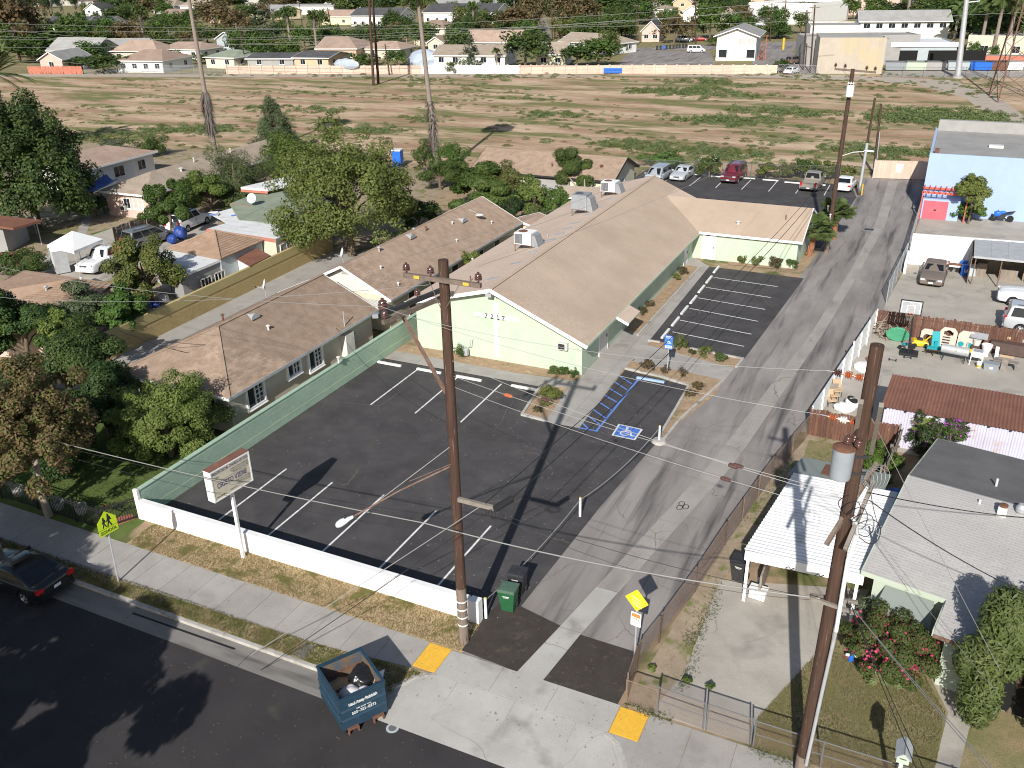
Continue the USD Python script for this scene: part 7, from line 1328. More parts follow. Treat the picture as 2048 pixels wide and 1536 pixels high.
TL=[
('big_tree','huge dark leafy tree at the left edge below the palm fronds',50,345,112,140,5.6,'leaf_dark',34000,.32,1,dict(mat2='leaf_mid',clump=.17,nclump=170,rag=.2)),
('big_tree','big dense olive green tree standing beside the rear flats roof',692,392,132,118,5.4,'leaf_olive',34000,.24,2,dict(mat2='leaf_citrus',clump=.15,nclump=210,rag=.16)),
('conifer','feathery conical dark green tree alone at the near edge of the field',545,248,50,62,4.3,'leaf_grey',18000,.26,3,dict(shape='cone',mat2='leaf_mid',asp=.35,clump=.3,nclump=70)),
('tree','wispy willow like tree beside the tan hip roof and the tall palm',468,345,100,60,3.3,'leaf_mid',18000,.26,4,dict(shape='spray',asp=.25,mat2='leaf_grey',rag=.5,clump=.22)),
('tree','round light green tree behind the white four wheel drive car',418,388,52,42,2.4,'leaf_bright',12000,.2,5,dict(mat2='leaf_olive')),
('tree','leafy green tree left of the white four wheel drive car',335,418,56,52,2.5,'leaf_mid',14000,.2,6,dict(mat2='leaf_bright',rag=.5)),
('tree','light green tree tucked against the left side of the big olive tree',590,322,62,50,3.0,'leaf_bright',12000,.24,7,dict(mat2='leaf_olive')),
('tree','dark olive tree between the two ribbed brown roofs',292,545,76,70,2.8,'leaf_olive',17000,.17,8,dict(mat2='leaf_mid',clump=.2)),
('tree','dark leafy tree at the left edge above the brown tree',40,665,95,95,2.8,'leaf_dark',18000,.18,9,dict(mat2='leaf_bright')),
('tree','grey green shrubby tree in front of the long brown roof on the left',165,615,75,50,2.3,'leaf_grey',12000,.17,10,dict(mat2='leaf_mid')),
('tree','bright broad leaved tree hanging over the near end of the ochre wall',240,628,50,50,2.2,'leaf_bright',8000,.22,11,dict(mat2='leaf_mid')),
('tree','dark spreading tree below the grey green one beside the left driveway',130,735,120,85,2.5,'leaf_dark',24000,.16,12,dict(mat2='leaf_mid')),
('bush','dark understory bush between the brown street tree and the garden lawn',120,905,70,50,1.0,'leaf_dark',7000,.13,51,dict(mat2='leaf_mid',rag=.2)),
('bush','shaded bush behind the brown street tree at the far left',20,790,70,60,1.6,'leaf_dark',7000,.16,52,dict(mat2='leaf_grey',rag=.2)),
('tree','lime green tree peeping out of the dark trees left of the ochre wall',118,655,42,36,3.9,'leaf_lime',4500,.17,44,dict(mat2='leaf_bright')),
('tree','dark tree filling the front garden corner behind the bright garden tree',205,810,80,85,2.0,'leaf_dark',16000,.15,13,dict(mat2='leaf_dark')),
('street_tree','large browning street tree at the left edge above the pavement',52,870,125,135,4.4,'leaf_brown',26000,.15,14,dict(mat2='leaf_olive',clump=.15,rag=.35,nclump=150,bark='bark_pale')),
('garden_tree','bright yellow green garden tree in front of the tan flats',330,842,104,84,2.1,'leaf_citrus',30000,.12,15,dict(mat2='leaf_lime',clump=.16,rag=.3,nclump=130)),
('tree','broad leaved bush tree behind the rear flats gable on the left',955,380,78,52,2.4,'leaf_mid',14000,.26,16,dict(mat2='leaf_bright',asp=.7)),
('tree','thin brownish green tree in the hedge before the rear house',1015,362,48,34,3.2,'leaf_olive',6000,.2,17,dict(mat2='leaf_rust',rag=.5)),
('tree','olive round tree in the middle of the hedge behind the flats',1062,392,38,36,3.0,'leaf_citrus',6000,.2,18,dict(mat2='leaf_mid')),
('bush','dark upright cypress like bush in the hedge behind the flats',1028,420,30,32,1.8,'leaf_cypress',4000,.2,19,dict(mat2='leaf_mid',asp=.3)),
('bush','bright green dome shaped bush touching the church roof edge',1112,408,34,32,2.2,'leaf_bright',7000,.16,20,dict(clump=.18,rag=.15)),
('bush','pale mixed bush at the near end of the hedge by the church roof',1078,442,38,24,1.6,'leaf_lime',5000,.16,21,dict(mat2='leaf_grey')),
('bush','dark bush between the big olive tree and the ochre wall end',838,432,38,36,2.0,'leaf_dark',5000,.2,22,dict(mat2='leaf_mid')),
('tree','slender tree standing before the rear house beside bare branches',1152,343,48,42,2.9,'leaf_mid',11000,.2,23,dict(mat2='leaf_mid',rag=.5)),
('bush','bright green bush left of the rear house',908,322,38,36,2.2,'leaf_bright',5000,.22,24,dict()),
('bush','dull green bush below the bright one left of the rear house',880,352,50,32,1.6,'leaf_mid',7000,.2,25,dict()),
('bush','tall bush with red blossoms at the foot of the right tall palm',852,315,26,34,2.0,'leaf_mid',4500,.2,26,dict(flowers=('flower_pink',130,.14))),
('bush','loose shrub at the field edge behind the white walled house',298,293,40,24,1.3,'leaf_mid',4000,.22,27,dict(rag=.6)),
('bush','low shrub at the field edge left of the loose shrub',225,291,34,12,.8,'leaf_grey',3000,.2,28,dict(rag=.6)),
('bush','bush with pale flowers left of the maroon minivan',1420,332,31,20,1.3,'leaf_mid',4000,.18,29,dict(flowers=('flower_white',120,.09))),
('bush','bush right behind the maroon minivan by the wire fence',1533,340,22,15,1.0,'leaf_olive',3000,.17,30,dict(mat2='leaf_mid')),
('bush','smaller bush in the middle of the rear fence line',1576,341,18,14,.9,'leaf_olive',2500,.17,31,dict(mat2='leaf_rust')),
('bush','larger flowering bush behind the tan grey pickup',1612,337,28,19,1.2,'leaf_mid',4000,.18,32,dict(flowers=('flower_white',90,.09))),
('bush','bush at the right end of the rear fence behind the white sedan',1652,339,22,16,1.1,'leaf_olive',3000,.18,33,dict()),
('bush','bright weedy bush at the end of the green wall behind the silver minivan',1330,322,48,14,.9,'leaf_bright',4000,.2,34,dict(mat2='leaf_weed')),
('tree','small leafy tree against the pale blue wall by the pergola',1948,388,32,36,2.9,'leaf_citrus',6000,.2,35,dict(mat2='leaf_mid',rag=.5)),
('bush','low green bush at the foot of the small tree by the motorcycle',1945,424,34,16,.9,'leaf_bright',3500,.2,36,dict(trunk=False)),
('tree','large long leaved tree overhanging the bottom right corner',2045,1330,118,165,2.1,'leaf_loquat',22000,.24,37,dict(mat2='leaf_olive',asp=.26,clump=.3,rag=.3)),
('flowering_bush','sprawling bush covered in red pink blossoms before the mint house',1795,1295,98,78,1.0,'leaf_mid',15000,.1,38,dict(mat2='leaf_rust',flowers=('flower_pink',900,.1),rag=.5,clump=.2,tr=.05)),
('bush','white flecked climbing shrub beside the mint house window',1755,1225,40,30,1.0,'leaf_grey',3500,.1,39,dict(flowers=('flower_white',160,.06),tr=.03)),
('bush','dry pale mound of shrub at the lawn edge below the pink blossoms',1770,1345,36,24,.35,'leaf_weed',4000,.09,40,dict(trunk=False,mat2='leaf_dry')),
('bush','bright leafy mass by the weathered board fence behind the transformer',1752,930,44,44,.6,'leaf_bright',7000,.14,41,dict(trunk=False)),
('bush','purple flowering bush at the fence corner by the corrugated shed',1848,880,32,45,1.0,'leaf_dark',4500,.13,42,dict(flowers=('flower_purple',260,.1),tr=.04)),
('bush','purple flowering bush topping the slate roof edge by the shed wall',1905,860,30,22,1.9,'leaf_mid',2500,.12,43,dict(flowers=('flower_purple',300,.1),tr=.04)),
('bush','olive bush squeezed between the rear flats and the church roof',945,517,21,14,2.4,'leaf_citrus',3500,.12,45,dict(clump=.22)),
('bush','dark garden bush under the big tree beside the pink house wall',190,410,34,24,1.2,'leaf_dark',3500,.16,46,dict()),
('bush','garden bush behind the hip roofed white house corner',196,342,26,26,1.4,'leaf_dark',3000,.2,47,dict()),
('hedge','leafy hedge with red specks at the far left below the pop-up canopy',28,528,62,24,1.2,'leaf_mid',6000,.16,48,dict(mat2='leaf_dark',flowers=('flower_pink',60,.08))),
('bush','small bush growing on the lot side of the rear palms',1690,345,22,12,.8,'leaf_olive',2000,.16,49,dict()),
]
for nm,lb,cx,cy,hw,hh,hc,mt,n_,sz,sd,kw in TL:tree_px(nm,lb,cx,cy,hw,hh,hc,mt,n_,sz,sd,cat='tree' if 'tree' in nm or nm=='conifer' else 'bush',**kw)
# shade trees standing on the camera's side of the street, outside the picture
for k_,(x_,y_,R,h_)in enumerate(((-37.5,8.5,4.4,6.5),(-31.5,6.2,4.6,6.8),(-25.6,3.0,4.6,7.2),(-22.3,.9,4.2,7.0))):
 t=thing('street_tree',('leftmost','second','third','rightmost')[k_]+' of the street trees whose shadows fall across the road at the lower left','tree',(x_,y_,0));(v,f),cl=crown(R,R,R*.62,15000,.42,70+k_,clump=.3,rag=.15);part(t,'crown',(v+[0,0,h_],f),'leaf_mid');part(t,'trunk',MB().tube([(0,0,-.2),(0,0,h_*.6),(0,0,h_)],[.25,.2,.1],9),'bark',40)
# bare branched stump before the rear house
p=G(1168,395,1.5);t=thing('dead_tree','bleached bare forked trunk before the rear house','tree',(p[0],p[1],0));part(t,'trunk',MB().tube([(0,0,0),(.1,0,1.6)],[.22,.16],8),'bark_pale');
for a,b in(((.1,0,1.5),(-1.5,-.2,3.4)),((.1,0,1.5),(-.1,.3,3.3)),((.1,0,1.5),(.9,-.1,2.9))):part(t,'limb',MB().tube([a,b],[.14,.06],7),'bark_pale')
SH=[(1100,790,22,20,.55,'leaf_olive','round clipped shrub in the kerbed planter beside the gable wall',3500),(1074,818,10,8,.2,'leaf_rust','thin small shrub at the tip of the kerbed planter',500),(919,703,11,14,.45,'leaf_mid','shrub left of the gas meter',900),(1108,739,14,8,.25,'leaf_mid','leftmost low shrub at the right foot of the gable wall',900),(1128,743,13,9,.25,'leaf_mid','middle low shrub at the right foot of the gable wall',900),(1149,747,9,9,.3,'leaf_mid','rightmost low shrub at the gable corner',700),
(1296,728,15,12,.4,'leaf_rust','shrub at the left end of the island by the walkway',1100),(1330,740,9,9,.3,'leaf_rust','thin shrub at the foot of the disabled parking sign',400),(1365,743,10,9,.3,'leaf_rust','sparse shrub right of the disabled parking sign',400),(1362,686,15,15,.5,'leaf_olive','tall round shrub behind the disabled parking sign',1200),(1386,704,9,7,.25,'leaf_rust','small reddish shrub between the round shrubs of the side island',500),(1412,702,14,11,.4,'leaf_olive','middle bright shrub of the side bay island',1000),(1441,713,14,9,.35,'leaf_mid','shrub at the right end of the side bay island',1000),(1396,771,13,9,.3,'leaf_rust','dull shrub on the dry island near the alley',700),(1380,785,15,8,.25,'leaf_rust','reddish shrub lower down the dry island',700),
(1482,519,9,7,.4,'leaf_olive','first shrub from the door along the wing wall',800),(1515,522,12,9,.45,'leaf_olive','second shrub from the door along the wing wall',900),(1553,525,14,11,.5,'leaf_rust','third and darkest shrub along the wing wall',1200),(1585,527,12,10,.5,'leaf_mid','shrub at the corner of the wing wall by the palm',1000),
(1366,541,12,7,.3,'leaf_rust','far shrub in the narrow bed along the church side',600),(1352,553,10,7,.3,'leaf_olive','second far shrub in the narrow bed along the church side',500),(1284,622,13,9,.3,'leaf_rust','near shrub in the narrow bed along the church side',700),(1300,608,10,7,.3,'leaf_rust','shrub next to the nearest one in the narrow church bed',500),(1420,1372,9,7,.2,'leaf_mid','weed clump inside the wire gates',400),(1304,1338,9,6,.12,'leaf_lime','yellow green weed at the foot of the rusty fence',500),(1375,1360,10,8,.15,'leaf_mid','green weed clump by the top of the gates',500)]
for k_,(cx,cy,hw,hh,hc,mt,lb,n_)in enumerate(SH):tree_px('shrub',lb,cx,cy,hw,hh,hc,mt,n_,.085 if cy>600 else.11,200+k_,cat='shrub',tr=.02,clump=.3,nclump=22)
def frond(mb,p,az,el,Lf,w,nl,droop=.6,rng=None,leaf=.5,lw=.035):
 """feather frond: bent rib with paired leaflets"""
 d=np.array([math.cos(az),math.sin(az),0]);s=np.linspace(0,1,9);x=s*Lf*math.cos(el)*(1-.12*s);z=s*Lf*math.sin(el)-droop*Lf*s**2*.62;rib=p+d*x[:,None]+np.array([0,0,1.])*z[:,None];mb.tube(rib,np.linspace(.03,.008,9),4,False)
 e=np.array([-d[1],d[0],0]);q=np.linspace(.12,1,nl);R_=np.stack([np.interp(q,s,rib[:,k])for k in range(3)],1);T_=np.gradient(R_,axis=0);T_/=np.linalg.norm(T_,axis=1,keepdims=True);ll=leaf*np.sin(np.clip(q*.9+.12,0,1)*np.pi)**.6
 for sd in(1,-1):
  tip=R_+(e*sd*.8+T_*.5+[0,0,-.32])*ll[:,None];b0,b1=R_-T_*lw,R_+T_*lw;V=np.stack([b0,tip,b1],1).reshape(-1,3);mb.add(V,np.arange(len(V)).reshape(-1,3))
def fan(mb,p,az,el,st,R,rng,n=22):
 d=np.array([math.cos(az)*math.cos(el),math.sin(az)*math.cos(el),math.sin(el)]);c=p+d*st;mb.tube([p,c],[.025,.015],4,False);e=np.cross(d,(0,0,1));e/=np.linalg.norm(e)+1e-9;up=np.cross(e,d)
 a=np.linspace(-1.9,1.9,n);ctr=c;tips=ctr+(d*np.cos(a)[:,None]+e*np.sin(a)[:,None])*R*rng.uniform(.85,1.05,n)[:,None]+np.array([0,0,-1.])*(.12+.2*rng.random(n))[:,None]*R;mid=ctr+(d*np.cos(a)[:,None]+e*np.sin(a)[:,None])*R*.62
 for k in range(n):
  w=(d*-math.sin(a[k])+e*math.cos(a[k]))*R*.055;fo=up*.03*(1 if k%2 else-1);mb.add([ctr,mid[k]-w+fo,tips[k],mid[k]+w+fo],[[0,1,2],[0,2,3]])
for k_,(bx,by,h_,lb)in enumerate(((1667,478,2.4,'fan palm standing behind the brown pole by the wing'),(1617,512,2.3,'fan palm with orange boots at the wing wall corner'))):
 p=G(bx,by);rng=np.random.default_rng(k_+3);t=thing('fan_palm',lb,'palm',tuple(p));top=np.array([.35,.3,h_])if k_ else np.array([-.1,.2,h_])
 b_=MB()
 for q in np.linspace(.05,.95,60):a=q*97;c_=top*q;o=np.array([math.cos(a),math.sin(a),0]);b_.obox(c_+o*.2,o*.06+np.array([0,0,.05]),np.array([-o[1],o[0],0])*.05,(0,0,.09))
 part(t,'trunk',MB().tube([(0,0,-.1),top*.5,top],[.2,.18,.16],9),'palm_boot',40);part(t,'frond_base',b_,'palm_boot',kind='stuff')
 for q in range(30):fm=MB();fan(fm,top,rng.uniform(0,6.28),rng.uniform(-.35,1.25),rng.uniform(.75,1.15),rng.uniform(.75,.95),rng);part(t,'frond',fm,'leaf_palm')
for k_,(bx,by,tx,sk,shd,lb)in enumerate(((436,339,378,(183,258),(655,246),'left of the two tall bare palms with a shaggy skirt'),(876,351,836,(200,303),(997,259),'right of the two tall bare palms with a shaggy skirt by the olive tree'))):
 p=G(bx,by);q=onY(tx,0,p[1]);sp2=G(*shd);h_=max(float(np.hypot(*(sp2-p)[:2])*math.tan(SUN_EL)),float(q[2])+1.2);t=thing('tall_palm',lb,'palm',tuple(p));ax=(q-p)/q[2];rng=np.random.default_rng(k_)
 zz=np.linspace(-.2,h_,18);lnx=ax*zz[:,None];lnx[:,2]=zz;part(t,'trunk',MB().tube(lnx,np.interp(zz,[0,2,h_],[.42,.34,.2]),12),'palm_trunk',40)
 z0,z1=float(onY(bx,sk[1],p[1])[2]),float(onY(bx-22,sk[0],p[1])[2]);mb=MB();n_=420
 for i_ in range(n_):
  z=rng.uniform(max(z0,.3),z1);a=rng.uniform(0,6.28);o=np.array([math.cos(a),math.sin(a),0]);L0=rng.uniform(.7,1.6);c_=ax*z;c_[2]=z;b0=c_+o*.3;tip=b0+o*(rng.uniform(.25,.8))+[0,0,-L0 if k_==0 else rng.uniform(-.9,.25)];w=np.array([-o[1],o[0],0])*.09;mb.add([b0-w,b0+w,tip],[[0,1,2]]);mb.add([b0-w,tip,b0+o*.05],[[0,1,2]])
 part(t,'dead_skirt',mb,'palm_dead')
 top=lnx[-1]
 for i_ in range(60):fm=MB();fan(fm,top,rng.uniform(0,6.28),rng.uniform(-.7,1.2),rng.uniform(1.1,1.7),rng.uniform(1.1,1.5),rng,14);part(t,'frond',fm,'leaf_palm')
p=G(-14,148,11.0);t=thing('date_palm','feathery palm crown entering at the left edge over the dark tree','palm',(p[0],p[1],0));rng=np.random.default_rng(12);part(t,'trunk',MB().tube([(0,0,0),(0,0,11)],[.35,.28],10),'palm_trunk',40)
for i_ in range(46):fm=MB();frond(fm,np.array([0,0,11.]),rng.uniform(0,6.28),rng.uniform(-.25,1.2),rng.uniform(3.8,4.8)*1.5,.5,46,rng.uniform(.35,.75),rng,.85,.05);part(t,'frond',fm,'leaf_palm')
# small feather palm by the corrugated shed and garden cycads
for nm,lb,px_,hz,Lf,nf in(('small_palm','yellow green palm by the corrugated shed wall',(1850,858),1.5,1.2,16),('cycad','spiky cycad at the pink house wall in the sunlit bed',(278,420),.5,1.1,18),('cycad','bright spiky palm left of the cycad at the pink house',(207,412),.8,1.3,18),('agave','dark spiky plant at the white end of the green wall',(285,1010),.3,.9,16)):
 p=G(px_[0],px_[1],hz);t=thing(nm,lb,'plant',(p[0],p[1],0));rng=np.random.default_rng(px_[0]);part(t,'trunk',MB().tube([(0,0,0),(0,0,hz)],[.12,.1],8),'bark',40)
 for i_ in range(nf):fm=MB();frond(fm,np.array([0,0,hz]),rng.uniform(0,6.28),rng.uniform(.1,1.2),Lf*rng.uniform(.8,1.1),.3,18,.5,rng,.3 if nm!='agave' else.05,.03);part(t,'frond',fm,'leaf_lime' if nm=='small_palm' else 'leaf_palm')
# grass: short tufts over the strips and lawns
def grass(name,polyg,n,h,mat,seed,w=.012,thr=None,z=.012):
 rng=np.random.default_rng(seed);bx=polyg.bounds;P_=rng.uniform((bx[0],bx[1]),(bx[2],bx[3]),(n*2,2));from shapely import contains_xy
 P_=P_[contains_xy(polyg,P_[:,0],P_[:,1])]
 if thr is not None:q=meshkit.fbm(np.c_[P_*thr[0],P_[:,:1]*0],3,seed);P_=P_[q>thr[1]]
 P_=P_[:n];k=len(P_);a=rng.uniform(0,6.28,k);hh=h*rng.uniform(.5,1.4,k);o=np.c_[np.cos(a),np.sin(a)]*w;ln=rng.normal(0,.5,(k,2))*hh[:,None]
 V=np.stack([np.c_[P_-o,np.full(k,z)],np.c_[P_+o,np.full(k,z)],np.c_[P_+ln,z+hh]],1).reshape(-1,3);return solo(name,(V,np.arange(3*k).reshape(-1,3)),mat,kind='stuff',label={'leaf':None}.get(mat),cat=None)
for args,lb in(((('grass',Polygon([(-45,19.62),(-14.7,19.62),(-14.0,20.85),(-18.4,20.56),(-45,20.3)]),26000,.06,'grass_blade',1),{}),'patchy green and straw coloured grass blades of the parkway strip'),((('grass',Polygon([(-30.4,22.42),(-13.3,22.42),(-13.2,24.1),(-30.5,24.1)]),20000,.055,'leaf_dry',2),{}),'short dry straw grass blades below the low white wall'),((('grass',Polygon([(-44,22.9),(-31.5,24.3),(-31.5,33),(-44,33)]),26000,.06,'grass_green',3),{}),'green lawn blades behind the iron fence'),((('grass',Polygon(px([(1640,1298),(1515,1434),(1500,1492),(1862,1600),(1890,1425),(1850,1352)])),26000,.05,'grass_blade',4),{}),'worn lawn blades of the right front garden')):
 tag(grass(*args[0]),lb,'grass')
wd=MB();rng=np.random.default_rng(8)
def weeds(pts,n,spread,h):
 out=[]
 for _ in range(n):
  t_=rng.random();i_=rng.integers(0,len(pts)-1);q=np.array(pts[i_])*(1-t_)+np.array(pts[i_+1])*t_+rng.normal(0,spread,2);
  for _ in range(4):a=rng.uniform(0,6.28);o=np.array([math.cos(a),math.sin(a)])*.009;l_=rng.normal(0,.05,2);wd.add([(*(q-o),.01),(*(q+o),.01),(*(q+l_),.02+.6*h*rng.random())],[[0,1,2]])
weeds(px([(1440,1160),(1410,1240),(1385,1330),(1360,1380)]),260,.12,.14);weeds(px([(1430,1205),(1400,1255),(1375,1290)]),300,.2,.1);weeds(px([(1480,1050),(1540,985),(1590,935)]),260,.2,.14);weeds(px([(1250,1405),(1300,1425),(1340,1440)]),220,.12,.12);weeds(px([(1500,1500),(1560,1515),(1620,1540)]),300,.15,.1);weeds(px([(1360,820),(1345,840)]),160,.15,.12);weeds(px([(1300,760),(1260,800),(1200,850)]),80,.1,.06);weeds(px([(850,690),(920,712),(1040,735)]),160,.12,.12);weeds(px([(1605,945),(1660,915),(1700,920)]),300,.4,.12);weeds([(-31.0,25),(-31.0,44)],160,.05,.06)
solo('weeds',wd,'grass_green','scattered green weeds along the fences, kerbs and driveway edges','weeds',kind='stuff')
sp=MB();rng=np.random.default_rng(5)
from shapely import contains_xy as _cxy
lp=Polygon(LOT)
for _ in range(1500):
 q=np.array([rng.uniform(-31,-12),rng.uniform(24.5,45)]);w_=math.exp(-((q[0]+13.5)/5)**2)+.15
 if rng.random()<w_ and _cxy(lp,*q):r_=rng.uniform(.008,.03);a=rng.uniform(0,3);d_=np.array([math.cos(a),math.sin(a)])*r_;sp.add([(*(q-d_),L(4)+.003),(q[0]+d_[1]*.6,q[1]-d_[0]*.6,L(4)+.004),(*(q+d_),L(4)+.005),(q[0]-d_[1]*.6,q[1]+d_[0]*.6,L(4)+.004)],[[0,1,2,3]])
solo('litter',sp,'stop_white','tiny pale litter specks scattered over the dark parking lot','litter',kind='stuff')
lf=MB()
for _ in range(1400):
 q=np.array([rng.uniform(-45,-5),rng.uniform(13,26)]);z_=STREET_Z+.004 if q[1]<18.4 else.025;r_=rng.uniform(.015,.04);a=rng.uniform(0,3);d_=np.array([math.cos(a),math.sin(a)])*r_
 if 18.4<q[1]<19.7:continue
 lf.add([(*(q-d_),z_),(q[0]+d_[1]*.5,q[1]-d_[0]*.5,z_+.008),(*(q+d_),z_+.004),(q[0]-d_[1]*.5,q[1]+d_[0]*.5,z_+.01)],[[0,1,2,3]])
solo('fallen_leaves',lf,'leaf_dry','small fallen leaves over the road and pavement','leaves',kind='stuff')
# ================================================================ far side of the field
def far_house(label,a,b,d,eave,ridge,axis,wall,roof,hip=(0,0),wins=3,oh=.5,name='house',cat='house',door=None,two=False,extra=(),tr='trim_white'):
 A,w,rz=by_px(a,b);ops=[]
 n_=wins
 for k_ in range(n_):
  x_=w*(k_+.5)/n_-.6
  if two:ops+=[('f',x_,eave-1.7,1.3,1.1,'win')]
  ops+=[('f',x_,1.0,1.3,1.2,'win')]
 for k_ in range(2):ops.append(('r',d*(k_+.5)/2-.6,1.0,1.2,1.1,'win'))
 return gable_house(name,label,cat,A,rz,w,d,eave,ridge,axis,wall,roof,oh,hip,ops+list(extra),tr=tr)
FH=[
('pink house with gable front behind the brown board fence',(84,142),(128,142),12,2.9,4.6,'y','pink_stucco','roof_grey',{},1),
('long grey gable roof behind the pink gable house',(100,122),(190,124),11,3.0,6.0,'x','grey_stucco','roof_grey',{},2),
('peach house with grey roof left of the brown hip roofs',(192,118),(283,118),11,2.9,5.2,'x','peach_stucco','roof_grey',{},3),
('white house under a wide brown hip roof behind the wire fence',(238,145),(328,146),13,2.9,4.9,'x','white_stucco','roof_brown',dict(hip=(4,4)),4),
('white house with darker brown roof behind the wide brown hip roof',(322,119),(402,121),10,2.9,4.4,'x','white_stucco','roof_brown',dict(hip=(3,3)),3),
('brown roofed house close behind the wide brown hip roof',(225,124),(318,124),10,3.0,5.4,'x','beige_stucco','roof_brown',dict(hip=(4,4)),3),
('white two storey gable house left of the tall palm',(174,42),(206,42),24,5.6,8.2,'y','white_stucco','roof_charcoal',dict(two=True),2),
('first white villa of the pair at the top left',(308,27),(350,27),14,4.2,7.0,'x','white_stucco','roof_tan',dict(hip=(3,3)),4),
('second white villa of the pair at the top left',(362,27),(418,27),14,4.2,7.0,'x','white_stucco','roof_tan',dict(hip=(3,3)),5),
('dark roofed bungalow behind the cypresses at the top left',(88,66),(170,66),14,3.2,6.0,'x','offwhite_siding','roof_charcoal',{},4),
('small white annex under a dark roof below the two storey gable house',(178,62),(220,62),12,3.2,5.6,'x','white_stucco','roof_charcoal',{},2),
('cream house with low green roof and white shed by the wire fence',(414,136),(470,138),12,2.7,4.0,'x','cream_stucco','roof_green',dict(hip=(3,3)),2),
('small blue grey shed house among trees beyond the field',(436,101),(472,101),7,3.6,5.4,'y','grey_blue','roof_grey',{},1),
('low charcoal roofed peach house behind the pink boundary wall',(590,137),(658,138),12,2.6,3.6,'x','peach_stucco','roof_charcoal',{},2),
('charcoal lean-to roof with blue tarp left of the peach house',(497,137),(588,137),10,2.4,3.3,'x','grey_stucco','roof_charcoal',{},2),
('peach house with dark brown roof left of the two tall field poles',(636,122),(714,122),16,3.2,5.6,'x','peach_stucco','roof_brown',dict(hip=(0,5)),3),
('brown roof house right of the two tall field poles',(728,118),(800,119),10,2.7,4.2,'x','beige_stucco','roof_brown',dict(hip=(3,3)),2),
('yellow house left of the long pale terrace',(645,50),(702,50),12,3.6,5.8,'x','yellow_stucco','roof_brown',{},2),
('left half of the long pale terrace under a charcoal roof',(703,54),(800,54),16,4.4,7.0,'x','offwhite_siding','roof_charcoal',{},6),
('right half of the long pale terrace under a charcoal roof',(848,47),(992,48),16,4.6,7.6,'x','white_stucco','roof_charcoal',{},8),
('upper grey roofed terrace behind the long pale terrace',(850,26),(992,27),18,4.6,8.0,'x','cream_stucco','roof_grey',{},6),
('long white trailer home beyond the yellow house',(568,29),(668,29),12,4.2,4.9,'x','white_stucco','roof_grey',{},7),
('yellowish house with grey gable beyond the dark cedar',(497,38),(552,40),16,3.8,6.4,'x','yellow_stucco','roof_grey',{},2),
('cream two storey house with brown hip roof by the right tall palm',(829,91),(892,92),11,5.3,7.2,'x','cream_stucco','roof_brown',dict(hip=(4,4),two=True),2),
('small cream gable garage in front of the cream two storey house',(857,105),(886,105),9,2.8,4.2,'y','cream_stucco','roof_brown',{},1),
('long plain brown roof in the middle beyond the white wall',(930,104),(1033,105),11,2.8,5.6,'x','beige_stucco','roof_brown',{},4),
('low grey brown roofed house directly behind the white wall',(869,133),(1010,134),12,2.7,4.6,'x','white_stucco','roof_tan',{},5),
('cream house end with grey brown roof right of the round tree',(1072,134),(1130,134),12,3.0,5.2,'x','cream_stucco','roof_tan',{},2),
('grey brown roofed house left of the paved grey lot',(1120,103),(1222,110),11,2.8,4.8,'x','white_stucco','roof_tan',dict(hip=(0,4)),4),
('cream gable bungalow beyond the paved grey lot',(1283,84),(1318,84),16,3.4,6.0,'y','pink_stucco','roof_charcoal',{},2),
('white boxy two storey house above the cream gable bungalow',(1303,46),(1343,46),14,5.0,6.4,'x','white_stucco','roof_tan',dict(hip=(4,4)),2),
('peach two storey gable house near the top right of centre',(1345,33),(1382,33),18,6.0,8.6,'y','peach_stucco','roof_brown',dict(two=True),1),
('white gable house above the white two storey building',(1366,44),(1402,44),14,4.0,6.2,'y','white_stucco','roof_tan',{},1),
('tan hip roofed house just behind the white two storey building',(1436,52),(1470,52),12,3.6,6.0,'x','cream_stucco','roof_tan',dict(hip=(3,3)),1),
('brown roofed house beside the far street on the top',(1318,18),(1362,18),16,4.5,7.5,'x','beige_stucco','roof_brown',{},3),
('white house peeping through trees at the very top centre',(1195,12),(1250,13),16,4.5,7.5,'x','white_stucco','roof_grey',{},4),
('pale house at the very top left corner',(4,10),(42,10),16,5,8,'x','cream_stucco','roof_tan',{},3),
('white house near the top left corner',(52,14),(78,14),16,5,7.5,'x','white_stucco','roof_charcoal',{},2),
('pink tinted house low in the trees at the top left',(325,42),(368,42),14,3.4,5.2,'x','pink_stucco','roof_brown',{},3),
('red trimmed house among brown trees left of the dark cedar',(420,46),(452,46),14,3.4,5.4,'x','peach_stucco','roof_brown',{},2)]
for lb,a,b,d,ev,rg_,ax,wl_,rf_,kw,nw in FH:far_house(lb,a,b,d,ev,rg_,ax,wl_,rf_,wins=nw,**kw)
A,w_,rz=by_px((1431,121),(1509,122));gable_house('house','white two storey gable building behind the pink boundary wall','house',A,rz,w_,17,5.9,7.6,'y','white_stucco','roof_grey',.9,(0,0),[('f',w_*.56,3.9,1.7,1.2,'win',dict(pane='curtain')),('f',w_*.78,3.9,1.7,1.2,'win',dict(pane='curtain')),('f',w_*.08,.9,1.8,1.6,'win',dict(frame='dark_paint')),('f',w_*.79,.9,1.8,1.6,'win',dict(frame='dark_paint')),('l',3,.1,1,2.1,'door'),('l',8,.1,1,2.1,'door'),('l',5,1,1.2,1.2,'win'),('l',4,3.7,1.3,1.2,'win'),('l',9,3.7,1.3,1.2,'win')])
p=G(1515,120);t=thing('staircase','outside stairs with red posts at the right of the white two storey building','stairs',p,rz)
for k_ in range(12):part(t,'step',MB().box(.2,1.5,k_*.3,k_*.3+.34,k_*.25+.1,k_*.25+.18),'rust_roof')
for q in((.2,0,1.2),(1.5,0,1.2),(.2,3.7,5.6),(1.5,3.7,5.6)):part(t,'post',MB().box(q[0]-.06,q[0]+.06,q[1]-.06,q[1]+.06,0,q[2]),'red_timber')
